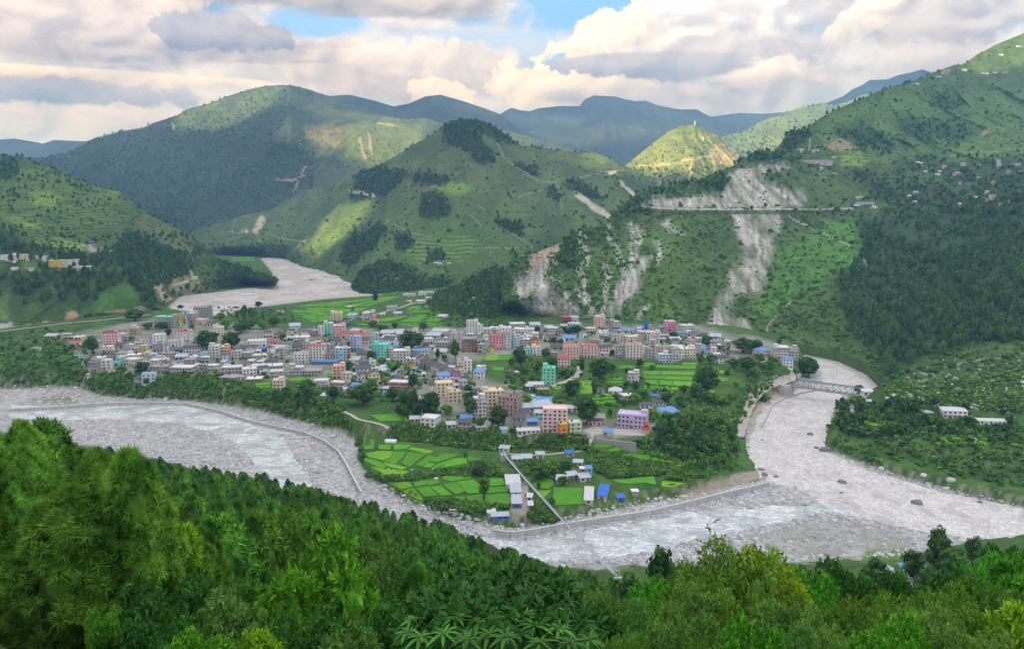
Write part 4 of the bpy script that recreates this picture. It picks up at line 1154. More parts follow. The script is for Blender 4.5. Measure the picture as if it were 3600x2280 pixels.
_near = [np.stack([GX, GY, GZ], -1)[::6, ::6].reshape(-1, 3)] + [sel(h) for h in (HF, HD, HB, HG, HG1, HE, HH, HILLS['ridge'])]
obj('clouds', deck(2350, 42.0, _near, [sel(h, p) for h, p in LIT], 4), kind='stuff', label='unseen cloud slab added to shade the valley, holed for sun patches')
_farh = [HILLS[k]['W'][:26, ::2].reshape(-1, 3) for k in HILLS if k.startswith('mountain') and HILLS[k] is not HB]
_fl = [HILLS['mountain.003']['W'][inpoly(HILLS['mountain.003']['px'], HILLS['mountain.003']['py'], p)] for p in ([(1920, 465), (1990, 470), (2060, 490), (1990, 500), (1920, 485)], [(2150, 440), (2230, 445), (2270, 470), (2200, 478)], [(1880, 410), (1960, 425), (1940, 440), (1880, 425)])]
obj('clouds', deck(7200, 160.0, _farh, _fl + [sel(h, p) for h, p in LIT[:6]], 2), kind='stuff', label='unseen high cloud slab added to shade the far ranges')

# ------------------------------------------------------------------ foliage
def leaf_mat(name, c0, c1, scale=0.6, rand=0.22, trans=0.25, hue=0.06):
    if name in MATS:
        return MATS[name]
    m = bpy.data.materials.new(name); m.use_nodes = True
    b = NB(m.node_tree)
    tc = b.new('ShaderNodeTexCoord'); oi = b.new('ShaderNodeObjectInfo')
    n = b.noise(tc.outputs['Object'], scale, 3, 0.6)
    c = b.mix(b.ramp(n, 0.33, 0.67), tuple(x * 1.35 for x in c0), tuple(x * 1.35 for x in c1))
    ge = b.new('ShaderNodeNewGeometry')
    f = b.m('MULTIPLY', b.ramp(oi.outputs['Random'], 0, 1, 1 - rand, 1 + rand, False), b.ramp(ge.outputs['Random Per Island'], 0, 1, 0.50, 1.50, False))
    g = b.ramp(b.m('FRACT', b.m('MULTIPLY', oi.outputs['Random'], 7.31)), 0, 1, 1 - hue * 3, 1 + hue * 3, False)
    c = b.mix(1.0, c, b.xyz(b.m('MULTIPLY', f, g), f, b.m('MULTIPLY', f, 0.95)), 'MULTIPLY')
    d = b.new('ShaderNodeBsdfDiffuse'); b.put(d.inputs[0], c)
    t = b.new('ShaderNodeBsdfTranslucent'); b.put(t.inputs[0], b.mix(1.0, c, (1.15, 1.25, 0.6), 'MULTIPLY'))
    mx = b.new('ShaderNodeMixShader'); mx.inputs[0].default_value = trans
    b.l.new(d.outputs[0], mx.inputs[1]); b.l.new(t.outputs[0], mx.inputs[2])
    o = b.new('ShaderNodeOutputMaterial'); b.l.new(mx.outputs[0], o.inputs[0])
    MATS[name] = m
    return m


BARK = mat('bark', (0.11, 0.085, 0.065), 0.95, 0.3, 3.0)
PINE_L = leaf_mat('pine_needles', (0.034, 0.105, 0.014), (0.130, 0.285, 0.038), 0.45, 0.38, 0.14, 0.05)
PINE_F = leaf_mat('far_pine_needles', (0.044, 0.098, 0.030), (0.100, 0.180, 0.050), 0.25, 0.3)
BROAD_D = leaf_mat('dark_leaves', (0.032, 0.075, 0.022), (0.080, 0.155, 0.034), 0.5, 0.3)
BROAD_M = leaf_mat('green_leaves', (0.050, 0.120, 0.020), (0.120, 0.240, 0.036), 0.5, 0.3)
BROAD_L = leaf_mat('bright_leaves', (0.075, 0.165, 0.018), (0.170, 0.310, 0.036), 0.6, 0.2)
FAR_SCRUB = leaf_mat('far_scrub_leaves', (0.062, 0.130, 0.030), (0.120, 0.215, 0.046), 0.5, 0.3)
SHRUB_M = leaf_mat('shrub_leaves', (0.048, 0.110, 0.024), (0.115, 0.220, 0.040), 0.5, 0.35)


def quads_at(c, n, size, r, aspect=1.0, tri=False):
    """flat leaf faces centred at c (N,3) facing n (N,3)"""
    N = len(c)
    n = n / np.maximum(np.linalg.norm(n, axis=1, keepdims=True), 1e-6)
    a = np.cross(n, r.normal(size=(N, 3))); a /= np.maximum(np.linalg.norm(a, axis=1, keepdims=True), 1e-6)
    b = np.cross(n, a)
    s = (size * r.uniform(0.65, 1.35, (N, 1))) if np.isscalar(size) else size[:, None]
    A = a * s * 0.5; B = b * s * 0.5 * aspect
    if tri:
        v = np.stack([c - A - B, c + A - B * 0.8, c + B * 1.3], 1); k = 3
    else:
        v = np.stack([c - A * 0.9 - B, c + A - B * 0.7, c + A * 0.8 + B, c - A + B * 0.8], 1); k = 4
    return v.reshape(-1, 3), np.arange(N * k).reshape(N, k)


def ico(sub=1):
    import bmesh
    bm = bmesh.new(); bmesh.ops.create_icosphere(bm, subdivisions=sub, radius=1.0)
    v = np.array([p.co[:] for p in bm.verts]); f = np.array([[q.index for q in t.verts] for t in bm.faces]); bm.free()
    return v, f


ICO1, ICO2 = ico(1), ico(2)


def crown(seed, lobes, size, leaf, n, shape=(1, 1, 1), core=0.72, tri=False, up=0.25):
    """leafy crown: lobes = list of (x,y,z,r); n leaf faces in all"""
    r = np.random.default_rng(seed)
    L = np.array(lobes, float)
    w = L[:, 3] ** 2; w /= w.sum()
    k = r.choice(len(L), n, p=w)
    d = r.normal(size=(n, 3)); d[:, 2] += 0.25; d /= np.linalg.norm(d, axis=1, keepdims=True)
    rad = L[k, 3:4] * r.uniform(0.72, 1.06, (n, 1)) ** 0.6
    c = L[k, :3] + d * rad * np.array([1, 1, 0.85])
    nn = d + r.normal(size=(n, 3)) * 0.55; nn[:, 2] += up
    v, f = quads_at(c, nn, leaf, r, 1.0, tri)
    if core:
        iv, if_ = ICO1
        vs = [v]; fs = [f if f.shape[1] == 3 else np.concatenate([f[:, :3], f[:, [0, 2, 3]]])]
        o = len(v)
        for x, y, z, q in L:
            vs.append(iv * q * core * np.array([1, 1, 0.85]) + (x, y, z)); fs.append(if_ + o); o += len(iv)
        v = np.concatenate(vs); f = np.concatenate(fs)
    elif f.shape[1] == 4:
        f = np.concatenate([f[:, :3], f[:, [0, 2, 3]]])
    return v * np.array(shape), f


def rnd_lobes(seed, n, R, h0, h1, r0, r1, flat=1.0):
    r = np.random.default_rng(seed); out = []
    for i in range(n):
        t = (i + r.uniform(0, 0.7)) / n
        z = h0 + (h1 - h0) * t
        w = R * math.sin(math.pi * min(0.12 + 0.80 * t, 1.0)) ** 0.7
        a = i * 2.4 + r.uniform(-0.5, 0.5)
        q = w * r.uniform(0.25, 0.75)
        out.append((math.cos(a) * q, math.sin(a) * q, z, r.uniform(r0, r1)))
    return out


def trunk_mb(h, r0, r1, lean=0.0, n=6, limbs=(), seed=0):
    q = random.Random(seed)
    m = MB()
    pts = [(lean * t * t * h + q.uniform(-.04, .04) * h * 0.3, q.uniform(-.04, .04) * h * 0.2, t * h) for t in (0, .25, .5, .75, 1)]
    pts[0] = (0, 0, -0.8)
    m.tube(pts, [r0 * 1.25, r0, (r0 + r1) / 2, r1 * 1.3, r1], n)
    for (z, a, l, up) in limbs:
        m.tube([(0, 0, z), (math.cos(a) * l * .5, math.sin(a) * l * .5, z + up * .55), (math.cos(a) * l, math.sin(a) * l, z + up)], [r1 * 1.1, r1 * .8, r1 * .4], 5)
    return m


def mk_tree(name, seed, kind, h, R, leafmat, leaf, n, lobes=9, trunk_frac=0.3):
    """one tree kind as (trunk mesh, crown mesh)"""
    h0 = h * trunk_frac
    L = rnd_lobes(seed, lobes, R, h0 + R * 0.28, h - R * 0.30, R * 0.34, R * 0.52)
    v, f = crown(seed, L, 1, leaf, n)
    cm = mesh_np(name + '_crown', v, f, leafmat)
    q = random.Random(seed)
    tm = trunk_mb(h * 0.75, R * 0.085, R * 0.035, 0, 6, [(h0 * q.uniform(.8, 1.3), q.uniform(0, 6.3), R * .6, R * .6) for _ in range(4)], seed).mesh(name + '_trunk', BARK)
    return tm, cm


def pine_crown(seed, h, R, tufts, per, tl, h0=0.22, core=True, wr=0.17, ball=False):
    """chir pine: an ovoid head of upright needle tufts on whorled branches"""
    r = np.random.default_rng(seed)
    t = r.uniform(0, 1, tufts) ** 0.85
    z = h * (h0 + (1 - h0) * t)
    prof = R * np.clip((1 - t ** 1.7) ** 0.66 * (0.55 + 0.75 * np.sqrt(np.clip(t, 0, 1))), 0.10, None)
    a = r.uniform(0, 2 * np.pi, tufts)
    whorl = 1 + 0.14 * np.sin(a * 5 + t * 31)
    q = prof * whorl * r.uniform(0.7 if ball else 0.55, 1.05, tufts) ** 0.5
    c = np.stack([np.cos(a) * q, np.sin(a) * q, z], -1)
    out = np.stack([np.cos(a), np.sin(a), np.full(tufts, 1.5)], -1); out /= np.linalg.norm(out, axis=1, keepdims=True)
    d = out[:, None, :] * (0.45 if ball else 0.75) + r.normal(size=(tufts, per, 3)) * (0.85 if ball else 0.62)
    d /= np.linalg.norm(d, axis=2, keepdims=True)
    ln = tl * r.uniform(0.7, 1.25, (tufts, per, 1))
    face = np.stack([np.cos(a), np.sin(a), 0.25 + 0.9 * t ** 2], -1)      # blades turn their flat side outwards
    side = np.cross(d, face[:, None, :] + r.normal(size=(tufts, per, 3)) * 0.25); side /= np.maximum(np.linalg.norm(side, axis=2, keepdims=True), 1e-6)
    wd = ln * wr
    base = c[:, None, :] + r.normal(size=(tufts, per, 3)) * tl * 0.12
    v = np.stack([base + side * wd, base - side * wd, base + d * ln], 2).reshape(-1, 3)
    f = np.arange(tufts * per * 3).reshape(-1, 3)
    if core:
        m = MB()
        zs = [h * (h0 + 0.02), h * (h0 + .2 * (1 - h0)), h * (h0 + .45 * (1 - h0)), h * (h0 + .7 * (1 - h0)), h * 0.93]
        rs = [R * .4, R * .72, R * .74, R * .58, R * .22]
        m.tube([(0, 0, q_) for q_ in zs], [q_ * (.62 if per > 60 else .9) for q_ in rs], 9)
        cv = np.array([p for a_ in m.v for p in a_]); cf = []
        for fc in m.f:
            for k in range(1, len(fc) - 1):
                cf.append((fc[0], fc[k], fc[k + 1]))
        f = np.concatenate([f, np.array(cf) + len(v)]); v = np.concatenate([v, cv])
    return v, f


PINES = []
for k in range(4):
    h, R = 12.0, 2.9 + 0.25 * (k % 3)
    v, f = pine_crown(40 + k, h, R, 260, 22, 0.68, 0.36, wr=.11, ball=True)
    PINES.append((trunk_mb(h * 0.9, 0.24, 0.07, 0.0, 6, (), k).mesh('pine_trunk', BARK), mesh_np('pine_crown', v, f, PINE_L)))
NPINES = []
for k in range(2):
    v, f = pine_crown(60 + k, 12.0, 3.1, 520, 90, 0.50, wr=.06, ball=True)
    NPINES.append((PINES[k][0], mesh_np('near_pine_crown', v, f, PINE_L)))


def join_proto(name, parts):
    """one mesh holding trunk and crown, for far scattered growth"""
    vs, fs, mi, mats, o = [], [], [], [], 0
    for k, me in enumerate(parts):
        n = len(me.vertices); co = np.empty(n * 3, np.float32); me.vertices.foreach_get('co', co)
        me.calc_loop_triangles()
        t = np.empty(len(me.loop_triangles) * 3, np.int32); me.loop_triangles.foreach_get('vertices', t)
        vs.append(co.reshape(-1, 3)); fs.append(t.reshape(-1, 3) + o); mi.append(np.full(len(t) // 3, k)); o += n
        mats.append(me.materials[0])
    return mesh_np(name, np.concatenate(vs), np.concatenate(fs), mats, mi=np.concatenate(mi))


def far_pine(seed):
    v, f = pine_crown(seed, 11.0, 3.0, 46, 5, 1.9, 0.22)
    cm = mesh_np('c', v, f, PINE_F)
    tm = MB().tube([(0, 0, -2), (0, 0, 8)], [0.3, 0.12], 4).mesh('t', BARK)
    return join_proto('far_pine', [tm, cm])


def far_broad(seed, m=None, h=8.0, R=3.6, n=90, leaf=1.5):
    L = rnd_lobes(seed, 6, R, h * .2 + R * .28, h - R * .3, R * .4, R * .6)
    v, f = crown(seed, L, 1, leaf, n, core=0.75)
    cm = mesh_np('c', v, f, m or BROAD_D)
    tm = MB().tube([(0, 0, -2), (0, 0, h * .5)], [0.3, 0.15], 4).mesh('t', BARK)
    return join_proto('far_tree', [tm, cm])


def shrub_proto(seed, m, n=60, leaf=0.8):
    r = np.random.default_rng(seed)
    L = [(r.uniform(-1, 1), r.uniform(-1, 1), r.uniform(0.5, 1.1), r.uniform(0.7, 1.1)) for _ in range(4)]
    v, f = crown(seed, L, 1, leaf, n, core=0.7)
    return mesh_np('shrub', v, f, m)


FARP = [far_pine(70 + k) for k in range(3)]
FARB = [far_broad(80 + k) for k in range(3)] + [far_broad(90, BROAD_M)]
SHRB = [shrub_proto(100 + k, SHRUB_M) for k in range(3)] + [shrub_proto(110, BROAD_D)]


FSCR = [shrub_proto(130 + k, FAR_SCRUB) for k in range(3)] + [shrub_proto(135, BROAD_M)]


def scatter(name, pts, scl, protos, label, kind='stuff', rot=None, zs=None):
    """growth or stones past counting: one object, instanced by geometry nodes"""
    pts = np.asarray(pts, np.float32); n = len(pts)
    me = bpy.data.meshes.new(name)
    me.vertices.add(n); me.vertices.foreach_set('co', pts.ravel())
    a = me.attributes.new('scl', 'FLOAT_VECTOR', 'POINT')
    s3 = np.repeat(np.asarray(scl, np.float32)[:, None], 3, 1) if np.ndim(scl) == 1 else np.asarray(scl, np.float32)
    a.data.foreach_set('vector', s3.ravel())
    a = me.attributes.new('rot', 'FLOAT_VECTOR', 'POINT')
    r3 = np.zeros((n, 3), np.float32); r3[:, 2] = rng.uniform(0, 6.28, n)
    if rot is not None:
        r3[:, :2] = rot
    a.data.foreach_set('vector', r3.ravel())
    a = me.attributes.new('pick', 'INT', 'POINT'); a.data.foreach_set('value', rng.integers(0, len(protos), n).astype(np.int32))
    o = obj(name, me, kind=kind, label=label)
    ng = bpy.data.node_groups.new(name, 'GeometryNodeTree')
    ng.interface.new_socket('Geometry', in_out='INPUT', socket_type='NodeSocketGeometry')
    ng.interface.new_socket('Geometry', in_out='OUTPUT', socket_type='NodeSocketGeometry')
    N, Lk = ng.nodes, ng.links
    gi = N.new('NodeGroupInput'); go = N.new('NodeGroupOutput')
    iop = N.new('GeometryNodeInstanceOnPoints'); iop.inputs['Pick Instance'].default_value = True
    jn = N.new('GeometryNodeJoinGeometry')
    for p in protos:
        src = bpy.data.objects.new(name + '_source', p)
        oi = N.new('GeometryNodeObjectInfo'); oi.inputs['Object'].default_value = src
        g2 = N.new('GeometryNodeGeometryToInstance')
        Lk.new(oi.outputs['Geometry'], g2.inputs[0]); Lk.new(g2.outputs[0], jn.inputs[0])
    def attr(nm, ty):
        q = N.new('GeometryNodeInputNamedAttribute'); q.data_type = ty; q.inputs['Name'].default_value = nm
        return q.outputs['Attribute']
    Lk.new(gi.outputs[0], iop.inputs['Points']); Lk.new(jn.outputs[0], iop.inputs['Instance'])
    Lk.new(attr('pick', 'INT'), iop.inputs['Instance Index'])
    Lk.new(attr('rot', 'FLOAT_VECTOR'), iop.inputs['Rotation']); Lk.new(attr('scl', 'FLOAT_VECTOR'), iop.inputs['Scale'])
    Lk.new(iop.outputs[0], go.inputs[0])
    md = o.modifiers.new('grow', 'NODES'); md.node_group = ng
    return o


def hill_pts(h, n, prob):
    W = h['W']; ny, nx = W.shape[:2]
    i = rng.uniform(0, ny - 1.01, n); j = rng.uniform(0, nx - 1.01, n)
    a = i.astype(int); b = j.astype(int)
    keep = rng.uniform(0, 1, n) < prob(h['px'][a, b], h['py'][a, b], h['n1'][a, b], h['n2'][a, b])
    a, b, u, v = a[keep], b[keep], (i - a)[keep][:, None], (j - b)[keep][:, None]
    return (W[a, b] * (1 - v) + W[a, b + 1] * v) * (1 - u) + (W[a + 1, b] * (1 - v) + W[a + 1, b + 1] * v) * u


def inside_any(x, y, polys):
    m = np.zeros(x.shape)
    jx = x + rng.normal(0, 8, x.shape); jy = y + rng.normal(0, 6, x.shape)
    for p in polys:
        m = np.maximum(m, inpoly(jx, jy, p) * 1.0)
    return m


def U(n, a, b):
    return rng.uniform(a, b, n)


# woods and bushes on the hills
NO_TREE = [F_SL1, F_SL2, F_SL3, F_BAND]
p = hill_pts(HF, 16000, lambda x, y, a, b: inside_any(x, y, F_WOOD[:1]) * (0.35 + 0.5 * (a > 0.42)))
scatter('pine_wood', p, U(len(p), 0.65, 1.25), FARP, 'dark pine wood covering the right flank of the big slope')
p = hill_pts(HF, 22000, lambda x, y, a, b: np.maximum(np.maximum(inside_any(x, y, F_WOOD[1:]) * 0.8, inside_any(x, y, [F_VILL]) * 0.55), 0.13 * (a > 0.62) * (y < 760)) * (1 - inside_any(x, y, NO_TREE)))
scatter('hill_wood', p, U(len(p), 0.5, 1.15), FARB, 'scattered broadleaf woods on the big right slope')
p = hill_pts(HF, 46000, lambda x, y, a, b: (0.22 + 0.5 * (b > 0.5) * (a > 0.35)) * (1 - inside_any(x, y, F_WOOD[:1]) * 0.6) * (1 - 0.93 * inside_any(x, y, NO_TREE)))
scatter('hill_scrub', p, np.minimum(0.3 + rng.gamma(1.3, 0.42, len(p)), 3.0), FSCR, 'low scrub on the big right slope')
p = hill_pts(HD, 14000, lambda x, y, a, b: np.maximum(inside_any(x, y, D_CAP) * 0.95, 0.05 * (a > 0.6) * (b > 0.4)))
scatter('hill_wood', p, U(len(p), 0.6, 1.2), FARP + FARB, 'dark woods on the cap and flanks of the centre hill')
p = hill_pts(HD, 9000, lambda x, y, a, b: (0.08 + 0.5 * (b > 0.55) * (a > 0.4)))
scatter('hill_scrub', p, np.minimum(0.5 + rng.gamma(1.3, 0.6, len(p)), 4.0), FSCR, 'low scrub on the centre hill')
p = hill_pts(HB, 22000, lambda x, y, a, b: 0.22 + 0.30 * (a > 0.4) * (x < 1100) - 0.17 * (x > 1100))
scatter('mountain_wood', p, U(len(p), 0.7, 1.6), FARP[:1] + [far_broad(95 + k, FAR_SCRUB) for k in range(3)] + FARB[3:], 'forest on the high left mountain')
p = hill_pts(HE, 2500, lambda x, y, a, b: 0.10 + 0.5 * (y > 590) + 0.25 * (a > 0.6))
scatter('hill_scrub', p, U(len(p), 0.6, 1.2), FARB, 'scrub on the sunlit hill')
p = hill_pts(HILLS['ridge'], 5000, lambda x, y, a, b: 0.3 + 0.5 * (a > 0.5))
scatter('hill_scrub', p, U(len(p), 0.9, 1.7), FARB, 'scrub on the pale ridge')
G_WOOD = [T4([(560, 280), (760, 250), (850, 200), (900, 100), (960, 115), (1100, 200), (1300, 290), (1335, 400), (1220, 430), (1160, 480), (1100, 480), (1000, 620), (700, 560), (560, 440)]), T1([(0, 1100), (120, 1130), (130, 1230), (0, 1280)])]
p = hill_pts(HG, 12000, lambda x, y, a, b: np.maximum(inside_any(x, y, G_WOOD) * 0.95, 0.16 * (a > 0.55)))
scatter('hill_wood', p, U(len(p), 0.5, 1.0), FARP + FARB, 'woods on the terraced left hillside')
p = hill_pts(HG, 7000, lambda x, y, a, b: 0.15 + 0.4 * (b > 0.6))
scatter('hill_scrub', p, U(len(p), 0.7, 2.0), FSCR, 'scrub on the terraced left hillside')
for h, n, lab in ((HG2, 1500, 'trees on the knoll beside the upper river'), (HH, 2600, 'trees on the knoll below the landslide'), (HT, 1500, 'trees on the toe of the centre hill')):
    p = hill_pts(h, n, lambda x, y, a, b: 0.35 + 0.6 * (a > 0.4))
    scatter('knoll_wood', p, U(len(p), 0.5, 1.05), FARB + FARP[:1], lab)
# ridge-line trees along crests
cr = []
for h, n, lo, hi in ((HD, 70, 1300, 2200), (HF, 90, 1800, 3500), (HB, 150, 250, 1500), (HG, 40, 0, 700)):
    W = h['W'][1]; m = (h['px'][1] > lo) & (h['px'][1] < hi)
    cr.append(W[m][rng.integers(0, m.sum(), n)])
cr = np.concatenate(cr)
scatter('ridge_trees', cr, U(len(cr), 0.5, 1.1), FARP + FARB, 'small trees standing along the ridge lines')

# ------------------------------------------------------------------ town: houses
WALLC = dict(white=(0.78, 0.77, 0.75), cream=(0.72, 0.62, 0.44), grey=(0.36, 0.35, 0.335), lgrey=(0.57, 0.56, 0.54), pink=(0.82, 0.60, 0.58), hotpink=(0.80, 0.36, 0.44), rose=(0.64, 0.40, 0.38), lilac=(0.60, 0.50, 0.68),
             mint=(0.22, 0.68, 0.47), turquoise=(0.22, 0.66, 0.58), lblue=(0.45, 0.61, 0.76), periwinkle=(0.47, 0.53, 0.74), yellow=(0.74, 0.55, 0.07), orange=(0.78, 0.28, 0.07), peach=(0.75, 0.50, 0.37), brick=(0.34, 0.18, 0.13),
             mauve=(0.47, 0.35, 0.32), blue=(0.05, 0.20, 0.58), red=(0.48, 0.04, 0.05), lime=(0.58, 0.68, 0.38), magenta=(0.62, 0.20, 0.42), tan=(0.45, 0.36, 0.26))
WORD = dict(lgrey='pale grey', hotpink='bright pink', lblue='light blue', periwinkle='pale blue-violet', rose='deep rose', brick='brown brick', mauve='mauve-brown', tan='tan')
WALL = {k: mat('paint_' + k, c, 0.9, 0.10, 0.35, 0.0, streak=True) for k, c in WALLC.items()}
ROOFM = dict(tin=mat('grey_tin', (0.44, 0.48, 0.52), 0.5, 0.16, 0.6, 0.15, 0.1, 0.4), slate=mat('dark_roofing', (0.115, 0.115, 0.12), 0.85, 0.3, 0.8, 0.3), bluetin=mat('blue_tin', (0.11, 0.27, 0.52), 0.5, 0.12, 0.5, 0.1, 0.0, 0.4),
             concrete=mat('bare_concrete', (0.40, 0.385, 0.365), 0.95, 0.22, 0.5), redtin=mat('red_tin', (0.45, 0.10, 0.08), 0.6, 0.15, 0.6), white=mat('white_tin', (0.58, 0.58, 0.58), 0.6, 0.1, 0.5), tarp=mat('blue_tarp', (0.04, 0.16, 0.55), 0.6, 0.2, 1.0, 0.4))
TRIM = dict(white=(0.72, 0.71, 0.69), red=(0.50, 0.19, 0.16), maroon=(0.34, 0.10, 0.12), grey=(0.36, 0.35, 0.33), brown=(0.28, 0.18, 0.14))
TRIMM = {k: mat('trim_' + k, c, 0.9, 0.12, 0.6, streak=True) for k, c in TRIM.items()}
GLASS = mat('window_glass', (0.030, 0.034, 0.040), 0.25, 0.3, 0.8, spec=0.5, rand=0.5)
FRAME = mat('window_frame', (0.42, 0.30, 0.24), 0.8, 0.2, 1.0)
DOORM = mat('shop_shutter', (0.20, 0.13, 0.11), 0.7, 0.3, 1.0, rand=0.4)
BLACK = mat('tank_plastic', (0.03, 0.03, 0.035), 0.5, 0.1, 1.0)
PALE = mat('bare_soil', (0.42, 0.385, 0.33), 0.95, 0.2, 0.8)

_wm = MB().box(-.5, .5, -0.03, 0.06, 0, 1, 1)
_wm.box(-.56, .56, -0.07, 0.05, -.09, -.002, 0).box(-.56, .56, -0.07, 0.05, 1.002, 1.08, 0).box(-.575, -.502, -0.07, 0.05, -.06, 1.06, 0).box(.502, .575, -0.07, 0.05, -.06, 1.06, 0)
WIN = _wm.mesh('window', [FRAME, GLASS])
DOOR = MB().box(-.5, .5, -0.05, 0.06, 0, 1).mesh('door', [DOORM])
TANK = MB().tube([(0, 0, 0), (0, 0, 0.75), (0, 0, 0.95), (0, 0, 1.0)], [0.5, 0.5, 0.32, 0.12], 10).mesh('water_tank', [BLACK])

HOUSES = []           # records for labels
BOXES = []            # footprints already taken (x, y, radius)
NUM = ['no', 'one', 'two', 'three', 'four', 'five', 'six', 'seven']


def part(name, me, parent, loc=(0, 0, 0), scale=None, rz=0.0, kind=None):
    o = bpy.data.objects.new(name, me)
    COL.objects.link(o); o.parent = parent; o.location = loc
    if scale is not None:
        o.scale = scale
    if rz:
        o.rotation_euler = (0, 0, rz)
    if kind:
        o['kind'] = kind
    return o


def roof_mesh(kind, w, d, z, pitch=0.34, ov=0.55):
    W, D = w / 2 + ov, d / 2 + ov
    m = MB()
    if kind == 'gable':
        h = D * pitch * 1.5; t = 0.16
        for s in (-1, 1):
            a = [(-W, 0, z + h), (W, 0, z + h), (W, s * D, z - 0.1), (-W, s * D, z - 0.1)]
            m.add(a + [(x, y, q - t) for x, y, q in a], [(0, 1, 2, 3), (7, 6, 5, 4), (0, 4, 5, 1), (1, 5, 6, 2), (2, 6, 7, 3), (3, 7, 4, 0)])
    elif kind == 'gablex':
        h = W * pitch * 1.5; t = 0.16
        for s in (-1, 1):
            a = [(0, -D, z + h), (0, D, z + h), (s * W, D, z - 0.1), (s * W, -D, z - 0.1)]
            m.add(a + [(x, y, q - t) for x, y, q in a], [(0, 1, 2, 3), (7, 6, 5, 4), (0, 4, 5, 1), (1, 5, 6, 2), (2, 6, 7, 3), (3, 7, 4, 0)])
    elif kind == 'hip':
        h = min(W, D) * pitch * 1.5; r = max(W - D, 0) ; r2 = max(D - W, 0)
        v = [(-W, -D, z), (W, -D, z), (W, D, z), (-W, D, z), (-r, -r2, z + h), (r if r else 0, r2, z + h)]
        if r >= r2:
            v[4], v[5] = (-r, 0, z + h), (r + 1e-3, 0, z + h)
            f = [(0, 1, 5, 4), (1, 2, 5), (2, 3, 4, 5), (3, 0, 4), (3, 2, 1, 0)]
        else:
            v[4], v[5] = (0, -r2, z + h), (0, r2, z + h)
            f = [(0, 1, 4), (1, 2, 5, 4), (2, 3, 5), (3, 0, 4, 5), (3, 2, 1, 0)]
        m.add(v, f)
    else:   # single slope sheet
        h = D * 0.28
        a = [(-W, -D, z + 0.05), (W, -D, z + 0.05), (W, D, z + h + 0.05), (-W, D, z + h + 0.05)]
        m.add(a + [(x, y, q - 0.12) for x, y, q in a], [(0, 1, 2, 3), (7, 6, 5, 4), (0, 4, 5, 1), (1, 5, 6, 2), (2, 6, 7, 3), (3, 7, 4, 0)])
    return m


